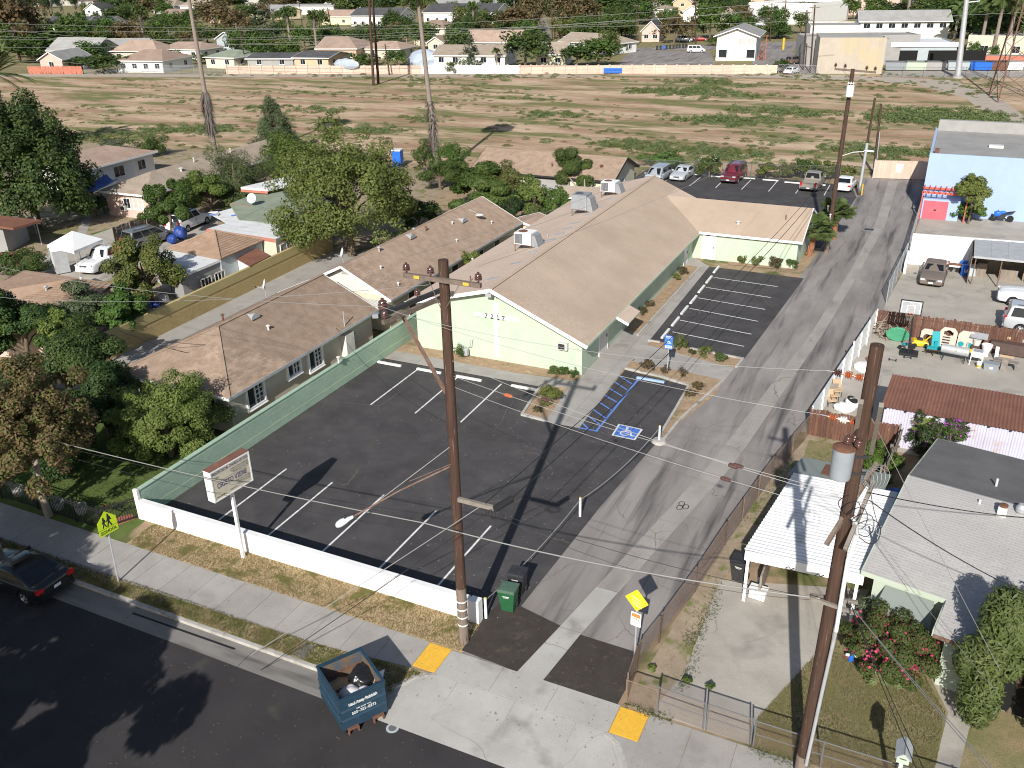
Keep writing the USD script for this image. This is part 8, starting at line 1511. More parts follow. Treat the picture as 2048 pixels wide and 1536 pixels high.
struct('paved_lot',MB().poly(px([(1232,133),(1262,101),(1420,103),(1432,133)]),L(3)),'alley_asphalt');struct('far_road',MB().poly(px([(1515,135),(1560,135),(1592,92),(1700,84),(1700,78),(1380,92),(1240,97),(1240,102),(1500,98)]),L(2)),'alley_asphalt');struct('far_road',MB().poly(px([(1070,85),(1105,85),(1100,60),(1090,35),(1082,35),(1083,60)]),L(2)),'alley_asphalt')
struct('far_yard',MB().poly(px([(1500,138),(1640,150),(1640,120),(1560,100),(1510,110)]),L(3)),'alley_asphalt')
# metal shed, cream halls, blue workshop, long white block
def hall(label,a,b,d,h,wall,roof='roof_grey',name='building',opens=(),ribs=None,para=.3):
 A,w,rz=by_px(a,b);t=thing(name,label,'building',A,rz);part(t,'wall',MB().box(0,w,0,d,0,h),wall);part(t,'roof',MB().box(.2,w-.2,.2,d-.2,h+.002,h+.06),roof);m_=MB().box(0,w,0,.2,h+.002,h+para).box(0,w,d-.2,d,h+.002,h+para).box(0,.2,.201,d-.201,h+.002,h+para).box(w-.2,w,.201,d-.201,h+.002,h+para);part(t,'parapet',m_,wall)
 if ribs:
  for q in np.arange(.1,w-.05,ribs):part(t,'sheet',MB().box(q,q+ribs*.9,-.04,-.002,.1,h),wall)
 for op in opens:wall_open(t,(0,0,0),(1,0,0),(0,-1,0),*op)
 return t,w
M('tan_metal',(.40,.345,.285),(.44,.38,.315),.8,.6,.3,c3=(.45,.375,.255),s3=.12,l3=.5,h3=.6,rnd=.03)
hall('tan ribbed metal building at the far edge of the field',(1632,148),(1760,149),14,7.4,'tan_metal',ribs=.75,para=.05)
hall('big cream rendered hall behind the tan metal building',(1617,92),(1716,92),16,5.2,'offwhite_siding','roof_grey');hall('grey concrete walled workshop left of the tan metal building',(1588,124),(1607,132),26,6.2,'grey_stucco')
t,w=hall('pale blue workshop with white flat roof and dark open bays',(1762,129),(1908,129),15,4.4,'grey_blue','roof_white',opens=[(.5,.2,7.2,2.9,'dark'),(10,.2,12.5,2.9,'dark')]);part(t,'roof_edge',MB().box(-.3,w+.3,-.35,-.21,3.9,4.9),'white_stucco')
A,w_,rz=by_px((1716,88),(1892,88));gable_house('building','long white two storey block with grey roof and a row of windows','building',A,rz,w_,12,6.2,8.6,'x','offwhite_siding','roof_grey',.7,(0,0),[('f',w_*(k_+.5)/7-.8,4.3,1.7,1.2,'win')for k_ in range(7)])
hall('white shop row with salmon parapet at the top right',(1494,46),(1620,50),30,6.5,'white_stucco','roof_grey',para=1.0);hall('salmon topped hall beyond the white shop row',(1640,30),(1795,31),40,7.0,'pink_stucco','roof_grey',para=1.2);hall('peach parapet building at the top beyond the white shops',(1500,22),(1640,22),40,8,'peach_stucco','roof_grey')
hall('cream low block behind the far right palms',(1930,112),(2075,116),14,4.6,'cream_stucco',opens=[(3+7*k_,1,1.8,1.5,'win')for k_ in range(4)]);hall('small white hall roof among palms at the upper right',(1835,62),(1900,62),14,5,'white_stucco')
for k_,(x_,mt,lb)in enumerate(((1790,'plastic_grey','grey skip'),(1830,'pale_mint','pale green skip'),(1868,'grey_stucco','dull grey skip'),(1915,'grey_blue','slate blue skip'),(1960,'plastic_blue','bright blue skip'),(1992,'rust','rusty orange skip'),(2022,'white_stucco','white skip'))):
 p=G(x_,141);t=thing('skip_container',lb+' in the far workshop yard','container',p,.1);part(t,'body',loft([[(-2,-1,.2),(2,-1,.2),(2,1,.2),(-2,1,.2)],[(-2.2,-1.1,1.9),(2.2,-1.1,1.9),(2.2,1.1,1.9),(-2.2,1.1,1.9)]]),mt);part(t,'rim',MB().box(-2.25,2.25,-1.15,-1.05,1.85,1.98).box(-2.25,2.25,1.05,1.15,1.85,1.98),'dark_metal')
hall('orange red low wall shed behind the skips at the right',(1960,128),(2075,130),3,1.8,'red_fascia',para=.05)
FAR=np.array([(-340,128),(-219,161.5),(-130,186),(-34,211.5)])
def far_pt(xpx):# point on the far boundary below a picture column
 best=None
 for y_ in np.linspace(138,156,73):
  p=G(xpx,y_);d=np.interp(p[0],FAR[:,0],FAR[:,1])-p[1]
  if best is None or abs(d)<best[0]:best=(abs(d),p)
 return best[1]
wl_=thing('boundary_wall','long pink panelled boundary wall along the far edge of the field','wall');xs_=np.r_[np.linspace(455,845,18),np.linspace(845,1040,9)[1:],np.linspace(1040,1555,24)[1:]];pts=[far_pt(x_)for x_ in xs_]
for a,b,xm in zip(pts[:-1],pts[1:],xs_[:-1]):
 u=(b-a)/np.linalg.norm(b-a);part(wl_,'panel',MB().beam(a+u*.15+[0,0,.95],b-u*.15+[0,0,.95],.16,1.9),'white_plaster' if 844<xm<1035 else 'pink_wall');part(wl_,'pier',MB().box(a[0]-.2,a[0]+.2,a[1]-.2,a[1]+.2,0,2.05),'white_plaster' if 844<xm<1035 else 'pink_wall')
tag(part(None,'painted_sheet',MB().obox(far_pt(1226)+[0,-.25,.8],(2,.5,0),(-.01,.04,0),(0,0,.55)),'plastic_blue'),'blue sheet leaning on the pink boundary wall','sheet')
b0,b1=far_pt(58),far_pt(166);bf=thing('board_fence','orange brown board fence before the pink gable house','fence');nb=60
for k_ in range(nb):a,b=b0+(b1-b0)*k_/nb,b0+(b1-b0)*(k_+.94)/nb;part(bf,'board',MB().beam(a+[0,0,.95],b+[0,0,.95+RN.normal(0,.02)],.05,1.9),'red_fascia')
for x0,x1,lb in((170,235,'far wire fence overgrown by the dark hedge'),(238,450,'far wire fence in front of the wide brown hip roof'),(1556,1635,'wire gate and fence beside the white car at the field edge'),(1762,2060,'dark wire fence along the far workshop yard')):a,b=far_pt(x0)[:2],far_pt(x1)[:2];chainlink(lb,[a,b],2.0,'galv' if x0<1700 else 'black_iron','galv' if x0<1700 else 'black_iron',sp=4,pitch=.5,r=.008)
struct('yard_edge',MB().poly([tuple(far_pt(1762)[:2]),tuple(far_pt(2060)[:2]),tuple(far_pt(2060)[:2]+[0,30]),tuple(far_pt(1762)[:2]+[0,22])],L(3)),'yard_concrete')
ts_=thing('tarp_cover','silver tarpaulin draped over a shed behind the pink boundary wall','tarpaulin',tuple(G(842,131)));part(ts_,'sheet',(lambda m_:(m_.vertices*np.array([5.2,3.4,3.2])*(.8+.3*meshkit.fbm(m_.vertices*2,3)[:,None])+[0,2,.6],m_.faces))(trimesh.creation.icosphere(3,1.0)),'tarp_silver',True)
ts_=thing('tarp_cover','pale tarpaulin hanging over the pink wall below the peach house','tarpaulin',tuple(far_pt(694)));part(ts_,'sheet',(lambda m_:(m_.vertices*np.array([3.8,.7,1.3])*(.8+.3*meshkit.fbm(m_.vertices*2.5,3)[:,None])+[0,.3,2.2],m_.faces))(trimesh.creation.icosphere(3,1.0)),'tarp_silver',True)
for k_,x_ in enumerate((1314,1321,1327,1333,1340,1347,1353,1359,1366,1372)):wheelie_bin('%s in the row along the far paved lot'%('blue wheelie bin' if k_==2 else 'dark wheelie bin'),G(x_,100-.5*k_),.3,'plastic_blue' if k_==2 else 'bin_black','plastic_blue' if k_==2 else 'bin_black',False)if k_!=2 else wheelie_bin('only blue wheelie bin in the row along the far paved lot',G(x_,100-.5*k_),.3,'plastic_blue','plastic_blue',False)
for o_ in stage.GetPrimAtPath('/World').GetChildren():
 if o_.GetCustomDataByKey('label')=='dark wheelie bin in the row along the far paved lot':o_.SetCustomDataByKey('group','dark wheelie bins along the far paved lot')
p=G(1566,99);tag(part(None,'bollard',MB().tube([p,p+[0,0,3]],.35,10),'tag_yellow',40),'fat yellow bollard on the far road right of the white building','bollard')
# far trees: prototypes, then one thing per tree
def proto_tree(nm,mats,rx,rz,n,size,seed,shape='round',trunk=.35,asp=.6,**k):
 P_=klass(nm)
 for i_,mt in enumerate(mats):(v,f),cl=crown(rx,rx,rz,n//len(mats),size,seed+i_,asp=asp,shape=shape,**k);part(P_,'crown' if not i_ else 'foliage',(v+[0,0,1-rz],f),mt)
 part(P_,'trunk',MB().tube([(0,0,-.02),(0,0,1-rz*.9)],[.035,.02],7),'bark');return P_
PT=dict(round=proto_tree('round_tree',['leaf_mid','leaf_dark'],.5,.46,1700,.085,301,clump=.27),bright=proto_tree('bright_tree',['leaf_bright','leaf_mid'],.5,.46,1700,.085,311,clump=.25),dark=proto_tree('dark_tree',['leaf_dark','leaf_mid'],.5,.46,1700,.09,321,clump=.28,rag=.45),brown=proto_tree('brown_tree',['leaf_rust','leaf_brown'],.5,.42,1500,.08,331,clump=.24,rag=.5),olive=proto_tree('olive_tree',['leaf_olive','leaf_mid'],.5,.44,1700,.08,341,clump=.26),cypress=proto_tree('cypress',['leaf_cypress'],.5,.49,1500,.07,351,'column',asp=.35),cedar=proto_tree('cedar',['leaf_grey','leaf_conifer'],.5,.47,1900,.08,361,'cone',asp=.4),hedge=proto_tree('bushy_tree',['leaf_dark','leaf_bright'],.5,.49,1500,.09,371,clump=.3,rag=.3))
def proto_palm(nm,fronds,style,seed):
 P_=klass(nm);rng=np.random.default_rng(seed);part(P_,'trunk',MB().tube([(0,0,-.02),(0,0,.82)],[.03,.022],8),'palm_trunk');fm=MB();dead=MB()
 for _ in range(fronds):
  if style=='fan':fan(fm,np.array([0,0,.82]),rng.uniform(0,6.28),rng.uniform(-.7,1.2),rng.uniform(.06,.1),rng.uniform(.07,.1),rng,10)
  else:frond(fm,np.array([0,0,.82]),rng.uniform(0,6.28),rng.uniform(-.2,1.2),rng.uniform(.26,.36),.05,16,rng.uniform(.5,.9),rng,.09,.012)
 part(P_,'crown',fm,'leaf_palm')
 if style=='fan':
  for _ in range(60):a=rng.uniform(0,6.28);o=np.array([math.cos(a),math.sin(a),0]);z=rng.uniform(.62,.82);dead.add([o*.02+[0,0,z]-np.array([-o[1],o[0],0])*.012,o*.02+[0,0,z]+np.array([-o[1],o[0],0])*.012,o*.06+[0,0,z-.12]],[[0,1,2]])
  part(P_,'dead_skirt',dead,'palm_dead')
 return P_
PT['fan']=proto_palm('far_fan_palm',30,'fan',5);PT['feather']=proto_palm('far_feather_palm',34,'feather',6)
def far_tree(kind,label,cx,base,top,hw,group=None,name=None):
 p=G(cx,base);q=onY(cx,top,p[1]+hw*mpp(p)*.3);h=max(float(q[2]),1.0)*1.25;r=hw*mpp(p)/.5*1.35
 if kind in('fan','feather'):copy_of(PT[kind],name or 'palm',p,cx*1.3,h,label,'palm',group)
 else:copy_of(PT[kind],name or{'cypress':'cypress','cedar':'conifer'}.get(kind,'tree'),p+[0,hw*mpp(p)*.4,0],cx*.37,(r,r,h),label,'tree',group)
FT=[
('bright','broad green tree behind the dark hedge at the far left',100,112,66,42),('dark','dark hedge mass overgrowing the far wire fence',198,147,116,36),('dark','dark bush right of the pink gable house',150,140,120,26),('brown','tall brown and green tree at the top left edge',22,118,12,44),('hedge','green tree below the cypresses at the far left',62,118,80,26),('dark','dark round tree left of the pink gable house roof',88,110,86,18),
('cypress','first dark cypress from the left edge',38,62,-30,8),('cypress','second dark cypress from the left edge',62,80,-30,9),('cypress','third cypress, green and slim',78,82,-30,7),('cypress','widest dark cypress of the left group',114,86,-30,13),('cypress','cypress with lit right side before the dark bungalow',134,68,-30,8),('cypress','rightmost bright cypress before the white two storey gable house',166,62,-30,7),
('bright','large light green tree left of the small white annex',148,100,46,26),('hedge','big rounded green tree below the two storey gable house',205,98,48,27),('brown','brown tree before the grey roofed peach house',250,100,54,26),('fan','leaning palm with a drooping yellow skirt',292,98,22,20),('olive','olive tree behind the leaning palm',312,96,62,22),('feather','feathery palm between the brown roofs',376,102,72,12),('round','green tree right of the white house with darker brown roof',398,128,112,18),('fan','slim palm above the brown roofs',344,100,52,12),
('round','dark green tree at the foot of the first tall palm trunk',410,96,62,24),('brown','large brown tree above the green roofed house',425,62,12,30),('brown','brown tree left of the dark cedar',468,72,30,24),('cedar','broad blue grey cedar beyond the field',520,100,36,42),('hedge','banana leaved clump behind the charcoal lean-to',520,130,96,26),('olive','bright rounded tree right of the dark cedar',552,112,82,22),('fan','left of the pair of fan palms by the yellow house',582,100,26,20),('fan','right of the pair of fan palms by the yellow house',634,104,32,18),('bright','round lime green tree between the two fan palms',606,103,62,18),('round','green tree under the right fan palm',648,98,64,14),
('brown','brown tree beyond the first white villa',285,40,8,24),('dark','dark tree left of the first white villa',252,40,2,26),('round','green tree right of the white two storey gable house',232,55,22,24),('dark','dark wood patch above the villas',440,24,-6,34),('brown','brownish tree at the top above the trailer home',560,26,-2,24),('dark','dark green tree behind the trailer home',612,24,-8,40),('dark','dense dark tree above the yellow house',705,30,-8,40),('round','green tree at the top between poles and terrace',768,30,-6,34),
('round','long hedge tree before the left half of the terrace',735,74,54,30),('round','green tree before the gap of the terrace',800,72,40,22),('bright','light green bush before the right terrace',845,70,50,22),('olive','olive tree before the middle of the right terrace',930,62,34,22),('fan','slender palm before the right terrace',948,82,14,10),('round','green tree right of the slender palm',972,58,34,12),('dark','long dark tree row behind the cream two storey house',930,94,62,34),('dark','dark tree right of the cream two storey house',915,86,50,22),
('feather','bushy palm left of the cream two storey house',815,108,70,16),('feather','second bushy palm close to the cream two storey house',832,104,76,12),('bright','white blossomed bush behind the pink wall',790,134,108,20),('hedge','green bush behind the tarpaulin covered shed',724,134,112,26),
('cypress','broad dense evergreen block at the right end of the terrace',1024,42,-20,30),('brown','round brown tree before the dense evergreen block',1030,74,26,33),('brown','brown tree left of the far street',1060,62,2,22),('brown','tall brown tree right of the far street',1122,60,0,26),('brown','brown tree further right of the far street',1160,66,8,28),('olive','olive tree at the corner of the far street',1155,80,44,22),('feather','golden green palm right of the far street',1200,84,44,16),('round','green palm thicket behind the long brown roof',1065,96,72,24),
('cedar','grey green pointed tree with hanging leaves before the white wall',938,134,86,20),('feather','silvery young palm before the low grey brown roof',994,136,102,16),('round','big dark round tree at the end of the white wall',1045,139,78,36),('round','left of two bushy trees behind the pink wall',1150,136,98,27),('bright','right of two bushy trees behind the pink wall',1192,135,90,33),('dark','dark creeper clad tree at the corner of the paved lot',1242,106,88,12),('bright','bush by the tall pale tree pole',1430,92,78,14),('dark','small round tree at the right end of the pink wall',1562,147,124,12),('olive','grey shrub growing over the white wall',901,148,128,10),
('dark','dark wooded patch above the far street',1215,40,0,40),('hedge','dense dark tree left of the white boxy house',1262,48,4,32),('round','dark tree left of the cream gable bungalow',1235,84,50,24),('bright','golden tree behind the fenced house',1248,80,42,18),('brown','brown broad tree on the lawn beside the far paved lot',1345,88,44,25),('bright','tall bright green tree left of the white two storey building',1417,80,20,22),('round','green tree above the white two storey building',1450,38,8,22),('hedge','rounded tree with pale blossom before the white shops',1488,50,30,18),('dark','dark clipped tree in front of the white shop wall',1540,66,44,12),('dark','low dark hedge along the far road',1552,78,58,22),('dark','large dark tree at the top right of centre',1412,30,-10,34),
('feather','curly palm on the white hall roofline',1692,54,4,24),('fan','thick old fan palm with hanging skirt',1811,56,-40,20),('dark','dark spreading tree behind the long white block',1766,52,14,30),('round','tree between the thick fan palm and the steel pole',1872,60,10,34),('round','green tree behind the steel pole',1925,80,10,34),
('feather','first of the tall drooping palms right of the steel pole',1958,112,6,30),('feather','second of the tall drooping palms right of the steel pole',1985,114,2,30),('feather','third of the tall drooping palms right of the steel pole',2012,112,8,30),('feather','palm at the right edge behind the pylon',2040,112,2,32),('feather','palm left of the steel pole over the long white block',1905,96,18,28),('dark','big dark tree in the top right corner',2015,70,-14,46),('round','green tree in the top right corner beside the dark one',1955,62,-10,34),('round','green tree mass left of the pylon behind the skips',1975,104,30,40),('bright','bright tree behind the cream low block at the right edge',2030,98,18,40),('dark','dark trees filling the gap before the pink gable house',30,128,88,34),('hedge','hedge mass behind the orange brown board fence',180,128,92,30),('round','tree between the peach house and the green roof',340,132,108,16),('bright','bright tree behind the charcoal lean-to',575,122,92,18),('round','tree left of the two tall field poles',690,108,72,22),
('hedge','round bush at the cream low block',1946,116,90,10),('hedge','round dark bush at the cream low block',1985,118,96,9),
]
for r_ in FT:far_tree(*r_)
FOOT=[(np.mean([G(*h_[1])[:2],G(*h_[2])[:2]],0)+[0,h_[3]/2],max(np.linalg.norm(G(*h_[1])-G(*h_[2]))/2,h_[3]/2))for h_ in FH]+[((-42,232),17),((-13,235),18),((10,233),20),((-8,290),22),((-32,300),20)]
rng=np.random.default_rng(55);n_ok=0;LBL=dict(round='dark green',bright='light green',dark='deep green',brown='brownish',olive='olive',hedge='bushy green')
while n_ok<290:
 u_,v_=rng.uniform(-40,2080),4+rng.random()**1.3*112;p=G(u_,v_);kd=rng.choice(['round','bright','dark','brown','olive','hedge'],p=[.28,.2,.17,.08,.13,.14])
 if 1225<u_<1640 and v_>84 or(1060<u_<1110 and v_>35)or(u_>1600 and v_>95):continue
 if p[1]<np.interp(p[0],[-340,-219,-130,-34],[128,161.5,186,211.5])+7:continue
 if any(np.hypot(*(p[:2]-c_))<r_*1.0+2 for c_,r_ in FOOT):continue
 h=rng.uniform(4.0,8.5)*(1.3 if v_<40 else 1);r=h*rng.uniform(.85,1.3);n_ok+=1
 copy_of(PT[kd],'tree',p,rng.uniform(0,6.28),(r,r,h),LBL[kd]+' tree scattered among the houses beyond the field','tree',LBL[kd]+' trees scattered among the far houses')
pi_=UsdGeom.PointInstancer.Define(stage,'/World/distant_trees');tag(pi_,'mass of distant trees between the farthest houses at the top of the view','trees',kind='stuff')
rng=np.random.default_rng(77);kinds=['round','dark','brown','hedge','olive'];pi_.CreatePrototypesRel().SetTargets([]);
prs=[]
for i_,kd in enumerate(kinds):
 q=UsdGeom.Xform.Define(stage,f'/World/distant_trees/tree_kind_{i_:03d}' if i_ else '/World/distant_trees/tree_kind');q.GetPrim().GetReferences().AddInternalReference(PT[kd]);prs.append(q.GetPath())
pi_.CreatePrototypesRel().SetTargets(prs);pos,idx,sc=[],[],[]
def blocked(x_,y_):return False
for _ in range(1500):
 u_=rng.uniform(-120,2170);v_=rng.uniform(-70,34)**1;p=G(u_,v_)
 if 0<u_<2048 and v_>8 and rng.random()<.75:continue
 h=rng.uniform(4.5,9.5);pos.append(p);idx.append(rng.choice(5,p=[.3,.25,.2,.15,.1]));sc.append((h*rng.uniform(.8,1.25),)*2+(h,))
pi_.CreatePositionsAttr(Vt.Vec3fArray.FromNumpy(np.array(pos,np.float32)));pi_.CreateProtoIndicesAttr(Vt.IntArray.FromNumpy(np.array(idx,np.int32)));pi_.CreateScalesAttr(Vt.Vec3fArray.FromNumpy(np.array(sc,np.float32)))
rng=np.random.default_rng(78);k_=0
dh=thing('distant_houses','scatter of tiny pale houses among the distant trees','houses',kind='stuff');wm,rm=MB(),MB()
for _ in range(260):
 p=G(rng.uniform(-100,2150),rng.uniform(-60,16));w,d,h=rng.uniform(10,20),rng.uniform(8,12),rng.uniform(3,5);wm.box(p[0],p[0]+w,p[1],p[1]+d,0,h);rm.add([(p[0]-.5,p[1]-.5,h),(p[0]+w+.5,p[1]-.5,h),(p[0]+w+.5,p[1]+d+.5,h),(p[0]-.5,p[1]+d+.5,h),(p[0]+1,p[1]+d/2,h+2),(p[0]+w-1,p[1]+d/2,h+2)],[[0,1,5],[0,5,4],[2,3,4],[2,4,5],[1,2,5],[3,0,4]])
M('far_walls',(.6,.57,.52),None,rough=.9,isl=.25);M('far_roofs',(.24,.19,.16),None,rough=.95,isl=.4)
part(dh,'walls',wm,'far_walls',kind='stuff');part(dh,'roofs',rm,'far_roofs',kind='stuff')
def tuft(nm,n,h,mats,seed):
 P_=klass(nm);rng=np.random.default_rng(seed);d=rng.normal(size=(n,3));d[:,2]=np.abs(d[:,2]);d/=np.linalg.norm(d,axis=1,keepdims=True);q=d*rng.uniform(.3,1,(n,1))**.5*[.5,.5,h];v,f=leaves(q+[0,0,.02],d*.6+rng.normal(size=(n,3))*.4,.2,rng,.4);part(P_,'stems',(v,f),mats);return P_
TF=[tuft('weed_tuft',130,.55,'leaf_weed',1),tuft('low_weed',110,.3,'leaf_weed',2),tuft('olive_weed',110,.35,'leaf_olive',3),tuft('straw_tuft',90,.3,'leaf_dry',4)]
fw=UsdGeom.PointInstancer.Define(stage,'/World/field_weeds');tag(fw,'green and straw coloured weed clumps scattered over the dry field','weeds',kind='stuff');prs=[]
for i_,kd in enumerate(TF):q=UsdGeom.Xform.Define(stage,f'/World/field_weeds/weed_kind_{i_:03d}' if i_ else '/World/field_weeds/weed_kind');q.GetPrim().GetReferences().AddInternalReference(kd);prs.append(q.GetPath())
fw.CreatePrototypesRel().SetTargets(prs);rng=np.random.default_rng(9);FP_=Polygon(FIELD_NEAR+FIELD_FAR);pos,idx,sc,ori=[],[],[],[]
cand=rng.uniform((-250,96),(45,232),(42000,2));cand=cand[_cxy(FP_,cand[:,0],cand[:,1])];dn=meshkit.fbm(np.c_[cand*[.05,.13],cand[:,:1]*0],4,3);side=np.clip((cand[:,0]+120)/120,0,1)
for c_,d_,s_ in zip(cand,dn,side):
 if c_[0]>8 and c_[1]>150:continue
 if d_+.08*s_+.03>.62 and rng.random()<.16:pos.append((*c_,0));idx.append(rng.choice(4,p=[.3,.32,.23,.15]));z=rng.uniform(.4,1.2)*(1+.4*s_);sc.append((z*1.3,z,z*.6))
def clump(pxs,n,spread,s0=1.2):
 for _ in range(n):u=pxs[rng.integers(0,len(pxs))];p=G(*u)+[rng.normal(0,spread*1.6),rng.normal(0,spread),0];pos.append(tuple(p*[1,1,0]));idx.append(rng.choice(3,p=[.55,.3,.15]));z=s0*rng.uniform(.6,1.4);sc.append((z*1.2,z*.9,z*.7))
clump([(1790,240),(1830,236),(1870,242),(1900,236),(1925,232),(1960,246),(1850,225)],340,2.2,1.7);clump([(1380,185),(1410,180),(1430,165),(1365,188),(1450,190)],160,2.2,1.6);clump([(1420,245),(1460,243),(1500,242),(1550,225),(1610,228)],170,2.4,1.5);clump([(1400,302),(1450,312),(1500,310),(1700,300),(1760,305),(1830,306)],260,1.8,1.2);clump([(150,278),(210,276),(270,268),(330,262),(390,258),(420,262),(540,215),(640,222),(690,262),(740,262)],420,2.0,1.25);clump([(2010,258),(1995,268),(1950,262)],60,1.4,1.6);clump([(1080,230),(1110,232),(845,238)],70,1.6,1.3);clump([(1290,183),(1300,182)],40,1.6,1.5);clump([(1260,288),(1300,292),(1320,300),(1230,292)],90,1.4,1.2);clump([(860,160),(700,155),(820,158),(990,156)],60,2.5,1.4)
fw.CreatePositionsAttr(Vt.Vec3fArray.FromNumpy(np.array(pos,np.float32)));fw.CreateProtoIndicesAttr(Vt.IntArray.FromNumpy(np.array(idx,np.int32)));fw.CreateScalesAttr(Vt.Vec3fArray.FromNumpy(np.array(sc,np.float32)))
a_=rng.uniform(0,6.28,len(pos));fw.CreateOrientationsAttr(Vt.QuathArray([Gf.Quath(float(math.cos(q/2)),0,0,float(math.sin(q/2)))for q in a_]))
# ================================================================ clutter of the right yards
def at(x,y,z=0.):return G(x,y,z)
p=at(1815,712);bh=thing('basketball_hoop','portable basketball hoop standing before the brown board fence','basketball hoop',tuple(p));q=onY(1823,612,p[1]+.35)-p;zt=float(q[2])
part(bh,'pole',MB().tube([(0,.1,.1),(-.1,.15,zt-.6),(float(q[0]),.2,zt-.1)],.06,8),'black_iron',40);part(bh,'base',MB().box(-.5,.6,-.1,.7,.02,.2),'black_iron');part(bh,'strut',MB().tube([(0,.6,.2),(-.05,.12,1.2)],.03,6),'black_iron')
bb_=part(bh,'backboard',MB().box(q[0]-.62,q[0]+.62,.1,.13,zt-.45,zt+.42),'galv');f_=MB()
for a,b,c,d in((-.66,.66,.40,.46),(-.66,.66,-.49,-.43),(-.66,-.6,-.43,.4),(.6,.66,-.43,.4)):f_.box(q[0]+a,q[0]+b,.085,.14,zt+c,zt+d)
part(bb_,'frame',f_,'black_iron');f_=MB()
for a,b,c,d in((-.55,.55,.33,.36),(-.24,.24,.1,.13),(-.24,-.2,-.3,.1),(.2,.24,-.3,.1),(-.55,-.52,-.4,.33),(.52,.55,-.4,.33)):f_.box(q[0]+a,q[0]+b,.092,.099,zt+c,zt+d)
part(bb_,'white_marking',f_,'trim_white');part(bh,'rim',MB().tube([(float(q[0])+.23*math.cos(a),-.2+.23*math.sin(a),zt-.38)for a in np.linspace(0,6.28,18)],.018,6),'porcelain_red');nt=MB()
for a in np.linspace(0,6.28,15):nt.tube([(float(q[0])+.22*math.cos(a),-.2+.22*math.sin(a),zt-.4),(float(q[0])+.12*math.cos(a+.3),-.2+.12*math.sin(a+.3),zt-.8)],.006,4)
part(bh,'net',nt,'wire_pale',kind='stuff')
p=at(1772,668);rng=np.random.default_rng(31);br=MB()
for _ in range(170):c=p+[rng.normal(0,.55),rng.normal(0,.4),abs(rng.normal(0,.35))+.1];d=rng.normal(size=3)*[1,1,.5];d*=rng.uniform(.3,.7)/np.linalg.norm(d);br.tube([c-d,c+d*.2+rng.normal(0,.05,3),c+d],[.03,.022,.01],5)
solo('brush_pile',br,'bark_pale','heap of dry cut branches in the corner of the board fence and white fence','branches',kind='stuff')
def blob(name,lb,cat,c,r,mat,seed=1,sc=(1,1,1),amp=.5,smooth=True):m_=trimesh.creation.icosphere(3,1.0);n_=.75+amp*meshkit.fbm(m_.vertices*1.8+seed*3.1,4,seed);return tag(part(None,name,(m_.vertices*n_[:,None]*r*np.array(sc)+c,m_.faces),mat,smooth),lb,cat)
p=at(1792,688);t=thing('sandbox_lid','big round green plastic lid leaning against the board fence','toy',tuple(p+[0,0,0]));R_=trimesh.transformations.rotation_matrix(-1.0,(1,0,0))[:3,:3];v,f=MB().lathe([(0,.28),(.3,.26),(.55,.16),(.68,.02),(.72,0),(.72,-.04),(0,-.04)][::-1],24).arrays();part(t,'shell',(v@R_.T*[1,1,1]+[0,.1,.66],f),'plastic_green',40);
rg_=MB()
for a in(0,2.1,4.2):rg_.tube([np.array([.5*math.cos(a+b),.5*math.sin(a+b),.2])@R_.T+[0,.1,.66]for b in np.linspace(0,1.6,7)],.02,5)
part(t,'rib',rg_,'plastic_green')
t=thing('ride_on_toy','yellow toy car by the board fence','toy',tuple(at(1838,692)),.2);part(t,'body',loft([[(-.5,-.28,.1),(.5,-.28,.1),(.5,.28,.1),(-.5,.28,.1)],[(-.52,-.3,.3),(.52,-.3,.3),(.52,.3,.3),(-.52,.3,.3)],[(-.4,-.24,.5),(.3,-.24,.42),(.3,.24,.42),(-.4,.24,.5)]]),'plastic_yellow');part(t,'seat',MB().box(-.2,.15,-.16,.16,.47,.56),'dark_metal');part(t,'bucket_arm',MB().tube([(.3,0,.4),(.6,0,.75),(.85,0,.45)],.05,6),'plastic_yellow')
for x_ in(-.35,.35):
 for y_ in(-.3,.3):w_=MB().lathe([(0,-.05),(.15,-.05),(.15,.05),(0,.05)],14).arrays();part(t,'wheel',(w_[0][:,[0,2,1]]+[x_,y_,.15],w_[1]),'rubber')
t=thing('toy_slide','teal plastic slide and seat leaning by the fence','toy',tuple(at(1868,700)),.1);part(t,'chute',MB().slab([(-.25,.3,1.15),(.2,.3,1.2),(.25,-.35,.35),(-.25,-.35,.35)],.06),'plastic_teal');part(t,'seat',MB().box(-.5,.4,-.6,-.3,.2,.4).box(-.1,.1,-.45,-.3,.41,.75),'plastic_teal');part(t,'leg',MB().box(.25,.45,-.65,-.4,0,.19),'plastic_teal')
